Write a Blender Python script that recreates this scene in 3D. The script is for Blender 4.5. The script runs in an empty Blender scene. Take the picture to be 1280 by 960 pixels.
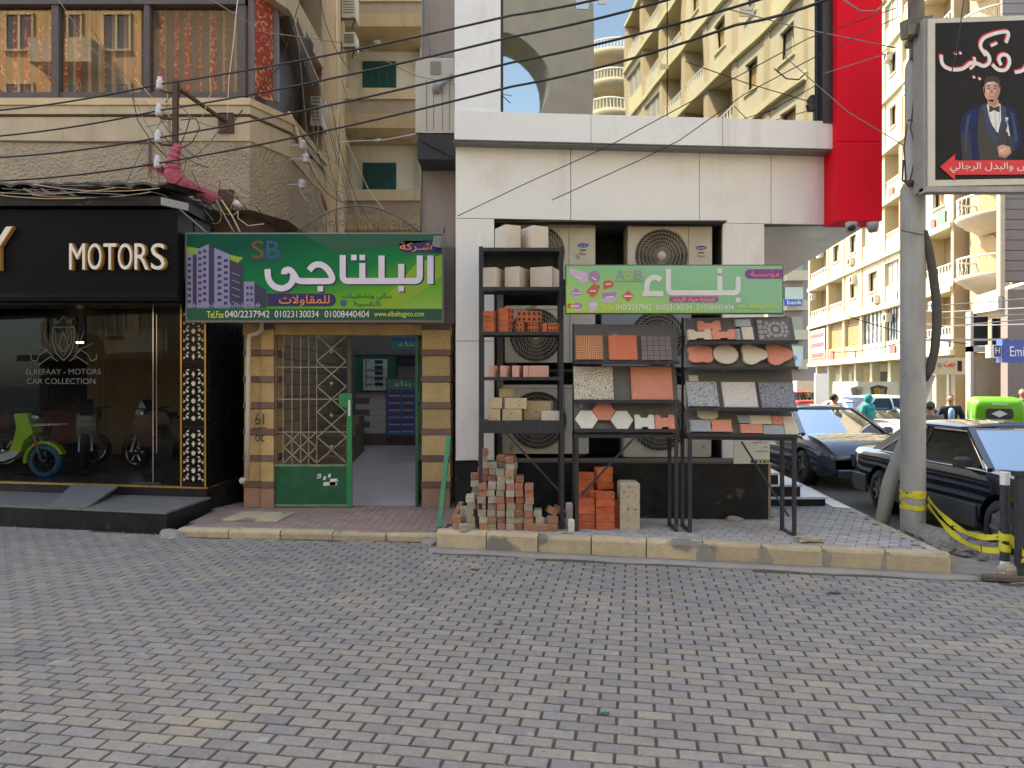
import bpy, bmesh, math, random
from mathutils import Vector, Matrix, geometry, Euler
random.seed(7)
R = math.radians
SC = bpy.context.scene
COL = SC.collection
# ---------------------------------------------------------------- camera
EYE = 1.9; FPX = 900.0
cam = bpy.data.objects.new('camera', bpy.data.cameras.new('camera'))
COL.objects.link(cam)
cam.location = (0, 0, EYE); cam.rotation_euler = (R(90), 0, 0)
cam.data.sensor_width = 36; cam.data.lens = 36*FPX/1280
cam.data.clip_start = .05; cam.data.clip_end = 2000
SC.camera = cam
# ---------------------------------------------------------------- sky, sun, exposure
SUN_AZ = Vector((-.74, .67)).normalized(); SUN_EL = R(50)
world = bpy.data.worlds.new('World'); SC.world = world; world.use_nodes = True
wn = world.node_tree; bg = wn.nodes['Background']
sky = wn.nodes.new('ShaderNodeTexSky'); sky.sky_type = 'NISHITA'; sky.sun_disc = False
sky.sun_elevation = SUN_EL; sky.sun_rotation = math.atan2(SUN_AZ.x, SUN_AZ.y)
sky.air_density = 1.0; sky.dust_density = 1.6; sky.ozone_density = 1.0
wn.links.new(sky.outputs[0], bg.inputs[0]); bg.inputs[1].default_value = .15
sl = bpy.data.lights.new('sun', 'SUN'); sl.energy = 3.4; sl.angle = R(.5); sl.color = (1, .93, .80)
sun = bpy.data.objects.new('sun', sl); COL.objects.link(sun)
sd = Vector((SUN_AZ.x*math.cos(SUN_EL), SUN_AZ.y*math.cos(SUN_EL), math.sin(SUN_EL)))
sun.rotation_euler = sd.to_track_quat('Z', 'Y').to_euler(); sun.location = (-20, 20, 40)
vs = SC.view_settings
vs.view_transform = 'Standard'; vs.look = 'None'; vs.gamma = 1; vs.exposure = 2.2
vs.use_white_balance = True; vs.white_balance_temperature = 7700; vs.white_balance_tint = 8
SC.cycles.max_bounces = 7; SC.cycles.diffuse_bounces = 4; SC.cycles.glossy_bounces = 4
SC.cycles.transparent_max_bounces = 10; SC.cycles.use_denoising = True

# ---------------------------------------------------------------- helpers
def P(px, py, Y):
    """point at depth Y seen from the photographer's standpoint along pixel (px, py)"""
    return Vector(((px-640)/FPX*Y, Y, EYE-(py-480)/FPX*Y))
def PX(px, Y): return (px-640)/FPX*Y
def PZ(py, Y): return EYE-(py-480)/FPX*Y

MATS = {}
def M(name, col, col2=None, rough=.75, scale=6, bump=0, bscale=80, metal=0, spec=.5, contrast=.25, speck=None, per=0, stretch=(1,1,1), coat=0, emit=None, island=False, bdist=1, patch=(), hues=None):
    if name in MATS: return MATS[name]
    m = bpy.data.materials.new(name); m.use_nodes = True; MATS[name] = m
    nt = m.node_tree; N = nt.nodes; L = nt.links; b = N['Principled BSDF']
    b.inputs['Roughness'].default_value = rough; b.inputs['Metallic'].default_value = metal
    b.inputs['Specular IOR Level'].default_value = spec; b.inputs['Coat Weight'].default_value = coat
    if emit:
        b.inputs['Emission Color'].default_value = (*emit[0], 1); b.inputs['Emission Strength'].default_value = emit[1]
    tc = N.new('ShaderNodeTexCoord'); oi = N.new('ShaderNodeObjectInfo')
    vm = N.new('ShaderNodeVectorMath'); vm.operation = 'MULTIPLY_ADD'
    vm.inputs[1].default_value = stretch
    sc_ = N.new('ShaderNodeVectorMath'); sc_.operation = 'SCALE'; sc_.inputs[0].default_value = (37, 71, 13)
    L.new(oi.outputs['Random'], sc_.inputs['Scale']); L.new(sc_.outputs[0], vm.inputs[2])
    L.new(tc.outputs['Object'], vm.inputs[0])
    n1 = N.new('ShaderNodeTexNoise'); n1.inputs['Scale'].default_value = scale; n1.inputs['Detail'].default_value = 7; n1.inputs['Roughness'].default_value = .62
    L.new(vm.outputs[0], n1.inputs['Vector'])
    if col2 is None: col2 = tuple(c*.7 for c in col)
    rp = N.new('ShaderNodeMapRange'); rp.inputs[1].default_value = .5-contrast; rp.inputs[2].default_value = .5+contrast
    L.new(n1.outputs[0], rp.inputs[0])
    mx = N.new('ShaderNodeMix'); mx.data_type = 'RGBA'
    mx.inputs[6].default_value = (*col2, 1); mx.inputs[7].default_value = (*col, 1)
    L.new(rp.outputs[0], mx.inputs[0]); out = mx.outputs[2]
    if hues:                                               # each piece leans towards one of two batch colours
        wnz = N.new('ShaderNodeTexWhiteNoise'); wnz.noise_dimensions = '1D'; ge9 = N.new('ShaderNodeNewGeometry'); a9 = N.new('ShaderNodeMath'); a9.operation = 'MULTIPLY_ADD'; a9.inputs[1].default_value = 61.7
        L.new(oi.outputs['Random'], a9.inputs[0]); L.new(ge9.outputs['Random Per Island'], a9.inputs[2]); L.new(a9.outputs[0], wnz.inputs['W'])
        cr9 = N.new('ShaderNodeValToRGB'); e9 = cr9.color_ramp.elements
        while len(e9) < len(hues): e9.new(.5)
        for k9, c9 in enumerate(hues): e9[k9].position = k9/(len(hues)-1); e9[k9].color = (*c9, 1)
        L.new(wnz.outputs['Value'], cr9.inputs[0]); m9 = N.new('ShaderNodeMix'); m9.data_type = 'RGBA'; m9.blend_type = 'MULTIPLY'; m9.inputs[0].default_value = 1
        L.new(out, m9.inputs[6]); L.new(cr9.outputs[0], m9.inputs[7]); out = m9.outputs[2]
    if speck:                                              # (colour, scale, threshold)
        v = N.new('ShaderNodeTexNoise'); v.inputs['Scale'].default_value = speck[1]; v.inputs['Detail'].default_value = 2
        L.new(vm.outputs[0], v.inputs['Vector'])
        r2 = N.new('ShaderNodeMapRange'); r2.inputs[1].default_value = speck[2]; r2.inputs[2].default_value = speck[2]+.06
        L.new(v.outputs[0], r2.inputs[0])
        m2 = N.new('ShaderNodeMix'); m2.data_type = 'RGBA'; m2.inputs[7].default_value = (*speck[0], 1)
        L.new(out, m2.inputs[6]); L.new(r2.outputs[0], m2.inputs[0]); out = m2.outputs[2]
    for (pc, ps, p0, p1, pst) in patch:                    # stains that run on across neighbouring pieces
        ge0 = N.new('ShaderNodeNewGeometry'); v0 = N.new('ShaderNodeVectorMath'); v0.operation = 'MULTIPLY'; v0.inputs[1].default_value = pst
        L.new(ge0.outputs['Position'], v0.inputs[0]); n0 = N.new('ShaderNodeTexNoise'); n0.inputs['Scale'].default_value = ps; n0.inputs['Detail'].default_value = 6; n0.inputs['Roughness'].default_value = .65
        L.new(v0.outputs[0], n0.inputs['Vector']); r0 = N.new('ShaderNodeMapRange'); r0.inputs[1].default_value = p0; r0.inputs[2].default_value = p1; r0.inputs[4].default_value = .8
        L.new(n0.outputs[0], r0.inputs[0]); m0 = N.new('ShaderNodeMix'); m0.data_type = 'RGBA'; m0.inputs[7].default_value = (*pc, 1)
        L.new(r0.outputs[0], m0.inputs[0]); L.new(out, m0.inputs[6]); out = m0.outputs[2]
    if per:
        hs = N.new('ShaderNodeHueSaturation'); fr = N.new('ShaderNodeMath'); fr.operation = 'ADD'
        L.new(oi.outputs['Random'], fr.inputs[0])
        if island:
            ge = N.new('ShaderNodeNewGeometry'); L.new(ge.outputs['Random Per Island'], fr.inputs[1])
        else: fr.inputs[1].default_value = 0
        f2 = N.new('ShaderNodeMath'); f2.operation = 'FRACT'; L.new(fr.outputs[0], f2.inputs[0])
        mr = N.new('ShaderNodeMapRange'); mr.inputs[3].default_value = 1-per; mr.inputs[4].default_value = 1+per
        L.new(f2.outputs[0], mr.inputs[0]); L.new(mr.outputs[0], hs.inputs['Value']); L.new(out, hs.inputs['Color']); out = hs.outputs[0]
    L.new(out, b.inputs['Base Color'])
    if rough > .2:
        rr = N.new('ShaderNodeMapRange'); rr.inputs[3].default_value = max(.05, rough-.12); rr.inputs[4].default_value = min(1, rough+.1)
        L.new(n1.outputs[0], rr.inputs[0]); L.new(rr.outputs[0], b.inputs['Roughness'])
    if bump:
        n2 = N.new('ShaderNodeTexNoise'); n2.inputs['Scale'].default_value = bscale; n2.inputs['Detail'].default_value = 4
        L.new(vm.outputs[0], n2.inputs['Vector'])
        bp = N.new('ShaderNodeBump'); bp.inputs['Strength'].default_value = min(1, bump); bp.inputs['Distance'].default_value = .012*bdist
        L.new(n2.outputs[0], bp.inputs['Height']); L.new(bp.outputs[0], b.inputs['Normal'])
    return m

def flat(name, col, rough=.5, **k): return M(name, col, tuple(c*.86 for c in col), rough, 5, **k)

def glass_mat(name, tint=(1,1,1), refl=(1,1,1), f0=.06, rough=.0, wav=0):
    m = bpy.data.materials.new(name); m.use_nodes = True; MATS[name] = m
    nt = m.node_tree; N = nt.nodes; L = nt.links; N.clear()
    o = N.new('ShaderNodeOutputMaterial'); mix = N.new('ShaderNodeMixShader')
    t = N.new('ShaderNodeBsdfTransparent'); t.inputs[0].default_value = (*tint, 1)
    g = N.new('ShaderNodeBsdfGlossy'); g.inputs[0].default_value = (*refl, 1); g.inputs['Roughness'].default_value = rough
    lw0 = N.new('ShaderNodeLayerWeight'); lw0.inputs[0].default_value = .5; lw = N.new('ShaderNodeMath'); lw.operation = 'POWER'; lw.inputs[1].default_value = 4.5; L.new(lw0.outputs['Facing'], lw.inputs[0])
    ad = N.new('ShaderNodeMath'); ad.operation = 'ADD'; ad.use_clamp = True; ad.inputs[1].default_value = f0+.035
    L.new(lw.outputs[0], ad.inputs[0]); L.new(ad.outputs[0], mix.inputs[0]); L.new(t.outputs[0], mix.inputs[1]); L.new(g.outputs[0], mix.inputs[2])
    if wav:
        tc = N.new('ShaderNodeTexCoord'); n = N.new('ShaderNodeTexNoise'); n.inputs['Scale'].default_value = 1.1; n.inputs['Detail'].default_value = 1
        bp = N.new('ShaderNodeBump'); bp.inputs['Strength'].default_value = wav; bp.inputs['Distance'].default_value = .02
        L.new(tc.outputs['Object'], n.inputs['Vector']); L.new(n.outputs[0], bp.inputs['Height']); L.new(bp.outputs[0], g.inputs['Normal'])
    L.new(mix.outputs[0], o.inputs[0]); return m

def glyph_loops(s, off=0.0, font_res=4):
    c = bpy.data.curves.new('t', 'FONT'); c.body = s; c.offset = off; c.resolution_u = font_res; c.fill_mode = 'NONE'
    o = bpy.data.objects.new('t', c); me = bpy.data.meshes.new_from_object(o)
    adj = {}
    for e in me.edges:
        a, b = e.vertices; adj.setdefault(a, []).append(b); adj.setdefault(b, []).append(a)
    seen = set(); loops = []
    for s0 in adj:
        if s0 in seen: continue
        lp = [s0]; seen.add(s0); cur = s0
        while True:
            nx = [k for k in adj[cur] if k not in seen]
            if not nx: break
            cur = nx[0]; seen.add(cur); lp.append(cur)
        if len(lp) > 2: loops.append([(me.vertices[i].co.x, me.vertices[i].co.y) for i in lp])
    # real winding direction from the edge order
    res = []
    ed = {(e.vertices[0], e.vertices[1]) for e in me.edges}
    bpy.data.objects.remove(o); bpy.data.curves.remove(c); bpy.data.meshes.remove(me)
    return loops
def area2(l): return sum(l[i][0]*l[(i+1) % len(l)][1]-l[(i+1) % len(l)][0]*l[i][1] for i in range(len(l)))/2
def inside(p, l):
    r = False; n = len(l)
    for i in range(n):
        a, b = l[i], l[(i+1) % n]
        if (a[1] > p[1]) != (b[1] > p[1]) and p[0] < (b[0]-a[0])*(p[1]-a[1])/(b[1]-a[1])+a[0]: r = not r
    return r
AR = {}
def ar(s):
    """join Arabic letters: presentation forms in visual (left to right) order; blender lays text out letter by letter"""
    T = {'ا':(0xFE8D,0),'أ':(0xFE83,0),'ب':(0xFE8F,1),'ة':(0xFE93,0),'ت':(0xFE95,1),'ج':(0xFE9D,1),'د':(0xFEA9,0),'ر':(0xFEAD,0),'س':(0xFEB1,1),'ش':(0xFEB5,1),
         'ص':(0xFEB9,1),'ط':(0xFEC1,1),'ع':(0xFEC9,1),'ق':(0xFED5,1),'ك':(0xFED9,1),'ل':(0xFEDD,1),'م':(0xFEE1,1),'ن':(0xFEE5,1),'و':(0xFEED,0),'ؤ':(0xFE85,0),
         'ى':(0xFEEF,0),'ي':(0xFEF1,1),'ح':(0xFEA1,1),'ف':(0xFED1,1),'ه':(0xFEE9,1),'ـ':(0x0640,1),'ء':(0xFE80,-1)}
    out = []; i = 0; s = s.replace('لا', '\u0001'); prev = False
    T['\u0001'] = (0xFEFB, 0)
    for i, c in enumerate(s):
        if c not in T: out.append(c); prev = False; continue
        base, dual = T[c]
        nxt = i+1 < len(s) and s[i+1] in T and T[s[i+1]][1] >= 0
        if dual == -1: out.append(chr(base)); prev = False; continue
        if c == 'ـ': out.append(c); prev = True; continue
        if prev and dual == 1 and nxt: f = 3
        elif prev: f = 1
        elif dual == 1 and nxt: f = 2
        else: f = 0
        out.append(chr(base+f)); prev = dual == 1
    return ''.join(reversed(out))

class MB:
    """collects shapes, links them as one mesh object"""
    def __init__(s): s.v = []; s.f = []; s.m = []; s.sm = []; s.T = None; s.mi = 0
    def add(s, vs_, fs, smooth=False):
        n = len(s.v)
        for v in vs_:
            v = Vector(v); s.v.append(s.T @ v if s.T else v)
        for f in fs: s.f.append([n+i for i in f]); s.m.append(s.mi); s.sm.append(smooth)
        return s
    def box(s, x0, x1, y0, y1, z0, z1, bev=0):
        if x0 > x1: x0, x1 = x1, x0
        if y0 > y1: y0, y1 = y1, y0
        if z0 > z1: z0, z1 = z1, z0
        if bev:
            b = bev
            vs_ = []
            for (z, k) in ((z0, 0), (z1-b, 0), (z1, b)):
                vs_ += [(x0+k, y0+k, z), (x1-k, y0+k, z), (x1-k, y1-k, z), (x0+k, y1-k, z)]
            fs = [(0,3,2,1)]
            for l in (0, 4):
                for i in range(4): fs.append((l+i, l+(i+1) % 4, l+4+(i+1) % 4, l+4+i))
            fs.append((8,9,10,11)); return s.add(vs_, fs)
        return s.add([(x0,y0,z0),(x1,y0,z0),(x1,y1,z0),(x0,y1,z0),(x0,y0,z1),(x1,y0,z1),(x1,y1,z1),(x0,y1,z1)],
                     [(0,3,2,1),(4,5,6,7),(0,1,5,4),(1,2,6,5),(2,3,7,6),(3,0,4,7)])
    def obox(s, c, ux, uy, sx, sy, sz):
        """box centred on c, half sizes, axes ux, uy and their cross product"""
        c = Vector(c); ux = Vector(ux).normalized(); uz = ux.cross(Vector(uy)).normalized(); uy = uz.cross(ux)
        vs_ = [c+ux*sx*a+uy*sy*b+uz*sz*d for d in (-1, 1) for (a, b) in ((-1,-1),(1,-1),(1,1),(-1,1))]
        return s.add(vs_, [(0,3,2,1),(4,5,6,7),(0,1,5,4),(1,2,6,5),(2,3,7,6),(3,0,4,7)])
    def bar(s, a, b, w, d=None, up=(0,0,1)):
        """rectangular bar from a to b"""
        a = Vector(a); b = Vector(b); d = d or w; ax = (b-a); L_ = ax.length; ax.normalize(); up = Vector(up)
        if abs(ax.dot(up)) > .95: up = Vector((0,1,0))
        return s.obox((a+b)/2, ax, up, L_/2, d/2, w/2)
    def quad(s, a, b, c, d): return s.add([a,b,c,d], [(0,1,2,3)])
    def prism(s, pts, fn, d0, d1, holes=()):
        """polygon pts (2D) swept between depths d0 and d1; fn(u, v, d) -> 3D"""
        loops = [list(pts)]+[list(h) for h in holes]
        flatl = [p for l in loops for p in l]; n = len(flatl)
        tris = geometry.tessellate_polygon([[Vector((p[0], p[1], 0)) for p in l] for l in loops])
        a = [fn(p[0], p[1], d0) for p in flatl]; b = [fn(p[0], p[1], d1) for p in flatl]
        fs = [tuple(t) for t in tris]
        if d1 == d0: return s.add(a, fs)
        fs += [tuple(n+i for i in t) for t in tris]; k = 0
        for l in loops:
            m = len(l)
            for i in range(m): fs.append((k+i, k+(i+1) % m, n+k+(i+1) % m, n+k+i))
            k += m
        return s.add(a+b, fs)
    def ring(s, path, prof, closed=False, smooth=True, caps=True):
        """sweep: list of lists of points"""
        n = len(prof); vs_ = [p for r in path for p in r]; fs = []; m = len(path)
        for i in range(m if closed else m-1):
            for j in range(n):
                a = i*n+j; b = i*n+(j+1) % n; c = ((i+1) % m)*n+(j+1) % n; d = ((i+1) % m)*n+j
                fs.append((a,b,c,d))
        if caps and not closed: fs.append(tuple(range(n))[::-1]); fs.append(tuple((m-1)*n+i for i in range(n)))
        return s.add(vs_, fs, smooth)
    def tube(s, pts, r, n=6, caps=True):
        pts = [Vector(p) for p in pts]; rs = r if isinstance(r, (list, tuple)) else [r]*len(pts); rings = []
        up = Vector((0,0,1)); prev = None
        for i, p in enumerate(pts):
            t = (pts[min(i+1, len(pts)-1)]-pts[max(i-1, 0)])
            if t.length < 1e-9: t = Vector((0,0,1))
            t.normalize()
            if prev is None:
                u = up.cross(t)
                if u.length < .1: u = Vector((1,0,0)).cross(t)
            else: u = prev-t*prev.dot(t)
            u.normalize(); w = t.cross(u); prev = u
            rings.append([p+(u*math.cos(2*math.pi*k/n)+w*math.sin(2*math.pi*k/n))*rs[i] for k in range(n)])
        return s.ring(rings, rings[0], caps=caps)
    def lathe(s, c, prof, n=20, axis='z', smooth=True, a0=0, a1=2*math.pi):
        c = Vector(c); full = abs(a1-a0-2*math.pi) < 1e-6; rings = []
        for (r, h) in prof:
            ring = []
            for k in range(n if full else n+1):
                t = a0+(a1-a0)*k/n; x, y = r*math.cos(t), r*math.sin(t)
                ring.append(c+(Vector((x,y,h)) if axis == 'z' else Vector((x,h,y)) if axis == 'y' else Vector((h,x,y))))
            rings.append(ring)
        m = len(rings[0]); vs_ = [p for r in rings for p in r]; fs = []
        for i in range(len(rings)-1):
            for j in range(m if full else m-1):
                fs.append((i*m+j, i*m+(j+1) % m, (i+1)*m+(j+1) % m, (i+1)*m+j))
        return s.add(vs_, fs, smooth)
    def disc(s, c, r, n=20, axis='y', r2=None):
        c = Vector(c); f = (lambda t: Vector((r*math.cos(t), 0, (r2 or r)*math.sin(t)))) if axis == 'y' else (lambda t: Vector((r*math.cos(t), (r2 or r)*math.sin(t), 0))) if axis == 'z' else (lambda t: Vector((0, r*math.cos(t), (r2 or r)*math.sin(t))))
        return s.add([c+f(2*math.pi*k/n) for k in range(n)], [tuple(range(n))])
    def ball(s, c, r, n=10, sx=1, sy=1, sz=1):
        prof = [(r*math.sin(math.pi*i/n), -r*math.cos(math.pi*i/n)*sz) for i in range(n+1)]
        k = len(s.v); T = s.T; s.T = None
        s.lathe((0,0,0), prof, n+2); 
        for i in range(k, len(s.v)):
            v = s.v[i]; v = Vector((v.x*sx+c[0], v.y*sy+c[1], v.z+c[2])); s.v[i] = T @ v if T else v
        s.T = T; return s
    def text(s, body, fn, d0, d1, cx, cy, w, h=None, off=.0, base=False, slant=0):
        """lettering w wide (and h high) centred on (cx, cy), swept from depth d0 to d1"""
        lo = glyph_loops(body, off)
        if not lo: return s
        xs = [p[0] for l in lo for p in l]; ys = [p[1] for l in lo for p in l]
        x0, x1, y0, y1 = min(xs), max(xs), min(ys), max(ys)
        sx = w/(x1-x0); sy = (h/(y1-y0)) if h else sx
        tr = lambda p: (cx+(p[0]-(x0+x1)/2)*sx+slant*(p[1]-y0)*sy, cy+(p[1]-(y0+y1)/2)*sy)
        lo = sorted(lo, key=lambda l: -abs(area2(l)))
        outs = []
        for l in lo:
            dep = [k for k, o in enumerate(outs) if inside(l[0], o[0]) and all(inside(q, o[0]) for q in l[::3])]
            par = dep[-1] if dep else None
            if par is not None and abs(area2(l)) < abs(area2(outs[par][0])) and not any(inside(l[0], h_) for h_ in outs[par][1]): outs[par][1].append(l)
            else: outs.append([l, []])
        for k, (o, hs) in enumerate(outs):
            e = .0002*(k % 7) * (1 if d1 >= d0 else -1)
            s.prism([tr(p) for p in o], fn, d0, d1+e, [[tr(p) for p in h_] for h_ in hs])
        return s
    def build(s, name, mat, parent=None, smooth=None, origin=None, kind=None, label=None):
        if not s.v: s.add([(0,0,-9),(0.01,0,-9),(0,.01,-9)], [(0,1,2)])
        if origin is None:
            xs = [v.x for v in s.v]; ys = [v.y for v in s.v]; zs = [v.z for v in s.v]
            origin = Vector(((min(xs)+max(xs))/2, (min(ys)+max(ys))/2, min(zs)))
        origin = Vector(origin)
        me = bpy.data.meshes.new(name); me.from_pydata([v-origin for v in s.v], [], s.f)
        mats = mat if isinstance(mat, (list, tuple)) else [mat]
        for m_ in mats: me.materials.append(m_)
        me.polygons.foreach_set('material_index', s.m); me.polygons.foreach_set('use_smooth', s.sm if smooth is None else [smooth]*len(s.f))
        me.update()
        bm = bmesh.new(); bm.from_mesh(me); bmesh.ops.recalc_face_normals(bm, faces=bm.faces); bm.to_mesh(me); bm.free()
        o = bpy.data.objects.new(name, me); COL.objects.link(o); o.location = origin; WP[o] = origin
        if parent: attach(o, parent)
        if kind: o['kind'] = kind
        if label: o['label'] = label
        return o
WP = {}
def attach(o, parent):
    o.parent = parent; o.matrix_parent_inverse = Matrix.Translation(-WP[parent])
def tag(o, label, cat, group=None):
    o['label'] = label; o['category'] = cat
    if group: o['group'] = group
    return o
def thing(name, label, cat, at=(0,0,0), group=None):
    o = bpy.data.objects.new(name, None); COL.objects.link(o); o.location = at; WP[o] = Vector(at)
    return tag(o, label, cat, group)
KIDS = {}
def kids(o):
    return [c for c in o.children]
def dup(o, parent=None, label=None, group=None):
    c = o.copy(); COL.objects.link(c)
    if parent: c.parent = parent
    if label: c['label'] = label
    if group: c['group'] = group
    for ch in kids(o): dup(ch, c)
    return c
def piece(src, loc, rot=None, parent=None, name=None, scale=None):
    """another copy of a small part that shares its mesh"""
    o = bpy.data.objects.new(name or src.name.split('.')[0], src.data if hasattr(src, 'data') else src)
    COL.objects.link(o); o.location = loc; WP[o] = Vector(loc)
    if rot: o.rotation_euler = rot
    if scale: o.scale = scale
    if parent: attach(o, parent)
    return o
XZ = lambda Y: (lambda u, v, d: Vector((u, Y+d, v)))         # drawing plane facing the street; negative depth comes forward
def skin(pts, edges, name, mat, parent=None, sub=2, root=0):
    me = bpy.data.meshes.new(name); me.from_pydata([p[0] for p in pts], edges, [])
    o = bpy.data.objects.new(name, me); COL.objects.link(o)
    md = o.modifiers.new('s', 'SKIN'); md.use_smooth_shade = True
    for i, p in enumerate(pts):
        r = p[1]; me.skin_vertices[0].data[i].radius = (r, r) if not isinstance(r, tuple) else r
        me.skin_vertices[0].data[i].use_root = (i == root)
    ss = o.modifiers.new('u', 'SUBSURF'); ss.levels = sub; ss.render_levels = sub
    bpy.context.view_layer.update()
    dg = bpy.context.evaluated_depsgraph_get(); m2 = bpy.data.meshes.new_from_object(o.evaluated_get(dg))
    o.modifiers.clear(); o.data = m2; m2.materials.clear(); m2.materials.append(mat); m2.name = name
    for p_ in m2.polygons: p_.use_smooth = True
    WP[o] = Vector((0,0,0))
    if parent: attach(o, parent)
    return o
def stroke(pts, w, arc=6, rad=None):
    """outline of a thick polyline with rounded bends; returns a centre path for ribbon()"""
    rad = rad or w*.9; pts = [Vector(p) for p in pts]; out = [pts[0]]
    for i in range(1, len(pts)-1):
        a, b, c = pts[i-1], pts[i], pts[i+1]; u = (a-b); v = (c-b); r = min(rad, u.length*.5, v.length*.5)
        p0 = b+u.normalized()*r; p1 = b+v.normalized()*r
        for k in range(arc+1):
            t = k/arc; out.append(p0*(1-t)**2+b*2*t*(1-t)+p1*t*t)
    out.append(pts[-1]); L_ = []; R_ = []
    for i, p in enumerate(out):
        t = (out[min(i+1, len(out)-1)]-out[max(i-1, 0)]).normalized(); n = Vector((-t.y, t.x))*w/2
        L_.append((p+n)[:2]); R_.append((p-n)[:2])
    return L_+R_[::-1]
def arcp(cx, cy, r, a0, a1, n=14, ry=None): return [(cx+r*math.cos(R(a0+(a1-a0)*k/n)), cy+(ry or r)*math.sin(R(a0+(a1-a0)*k/n))) for k in range(n+1)]
def rrect(x0, x1, y0, y1, r, n=4):
    return arcp(x1-r, y1-r, r, 0, 90, n)+arcp(x0+r, y1-r, r, 90, 180, n)+arcp(x0+r, y0+r, r, 180, 270, n)+arcp(x1-r, y0+r, r, 270, 360, n)
# ---------------------------------------------------------------- materials
m_paver = M('paver', (.295,.276,.254), (.20,.188,.175), .85, 26, .9, 90, per=.09, hues=((.82,.82,.88),(.92,.91,.93),(1.04,1.0,.90),(.90,.90,.95),(1.06,1.03,.95)), island=True, contrast=.3, patch=(((.37,.30,.21), .9, .54, .74, (1,1,1)), ((.15,.145,.15), .45, .56, .72, (1,1.6,1)), ((.40,.39,.37), 4, .62, .75, (1,1,1))))
m_joint = M('joint_dirt', (.105,.075,.055), (.055,.043,.035), .95, 14, .6, 90)
m_asph = M('asphalt', (.10,.095,.09), (.06,.06,.06), .9, 3, .7, 200)
m_walk = M('walk_tile', (.39,.36,.325), (.27,.25,.23), .8, 8, .4, 120, per=.14, island=True, patch=(((.34,.25,.17), 1.3, .50, .66, (1,1,1)),))
m_walkr = M('red_tile', (.36,.24,.20), (.24,.17,.15), .8, 2.2, .3, 60, per=.1, island=True)
m_kerb = M('kerb_stone', (.56,.44,.26), (.36,.30,.21), .9, 5, .8, 50, per=.12, speck=((.2,.18,.15), 2.3, .60))
m_cem = M('cement', (.34,.305,.26), (.22,.20,.18), .92, 4, .6, 60)
m_white = M('white_cladding', (.83,.825,.81), (.75,.745,.72), .3, 1.0, contrast=.4, stretch=(1,1,.5), patch=(((.52,.48,.42), 3.2, .56, .85, (1,1,.10)), ((.56,.51,.43), 1.1, .57, .85, (1,1,1))))
m_marble = M('white_marble', (.66,.68,.70), (.52,.55,.58), .25, 3)
m_bmarb = M('black_marble', (.022,.022,.024), (.010,.010,.011), .35, 5, spec=.25, contrast=.2, speck=((.06,.055,.05), 6, .68))
m_soffit = M('soffit_panel', (.17,.19,.21), (.11,.125,.14), .35, 2)
m_red = M('red_cladding', (.85,.012,.03), (.78,.010,.025), .7, 1, spec=.12, patch=(((.5,.03,.03), 2.2, .62, .9, (1,1,.2)),))
m_dark = M('dark_void', (.018,.018,.02), (.01,.01,.011), .9, 3)
m_steel = M('rack_steel', (.05,.052,.06), (.025,.025,.03), .55, 14, spec=.3, speck=((.12,.06,.03), 9, .68))
m_board = M('rack_board', (.12,.11,.10), (.10,.095,.09), .7, 5, speck=((.3,.27,.22), 5, .66))
m_ac = M('ac_enamel', (.56,.53,.43), (.44,.41,.33), .55, 4, speck=((.28,.23,.16), 3.5, .64))
m_acg = M('ac_grey', (.27,.29,.32), (.21,.23,.25), .5, 4)
m_wire = M('guard_wire', (.40,.36,.29), (.28,.25,.20), .5, 20)
m_black = flat('black_plastic', (.02,.02,.022), .45)
m_blackg = flat('black_gloss', (.004,.005,.008), .2, spec=.2)
m_whitep = flat('white_paint', (.78,.77,.75), .5)
m_wired = flat('cable_black', (.018,.018,.02), .6)
m_wireg = flat('cable_grey', (.25,.235,.21), .7)
m_rust = M('rusty_iron', (.14,.07,.045), (.07,.04,.03), .85, 14, .4, 80)
m_glassw = glass_mat('curtain_wall_glass', (.25,.28,.30), (.50,.52,.50), .72, .015, .08)
m_glass = glass_mat('clear_glass', (.72,.75,.76), (.32,.36,.42), -.01)
m_glassd = flat('window_dark_glass', (.03,.035,.045), .04, spec=1)
m_gold = flat('gold_trim', (.55,.33,.09), .3, metal=.7)
m_cream = flat('cream_inlay', (.66,.56,.38), .5)

# ---------------------------------------------------------------- ground, roads, kerbs
def sheet(name, pts, z, mat): return MB().add([(x, y, z) for x, y in pts], [tuple(range(len(pts)))]).build(name, mat, kind='structure')
sheet('ground', [(-400,-400),(400,-400),(400,400),(-400,400)], -.05, m_asph)
road = sheet('road', [(-30,-9),(40,-9),(40,7.6),(4.4,7.6),(4.4,9.4),(-9,10.6),(-30,12)], -.008, m_joint)
side = sheet('side_street', [(4.7,7.63),(60,7.63),(60,120),(4.7,120)], -.012, m_asph)
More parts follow.
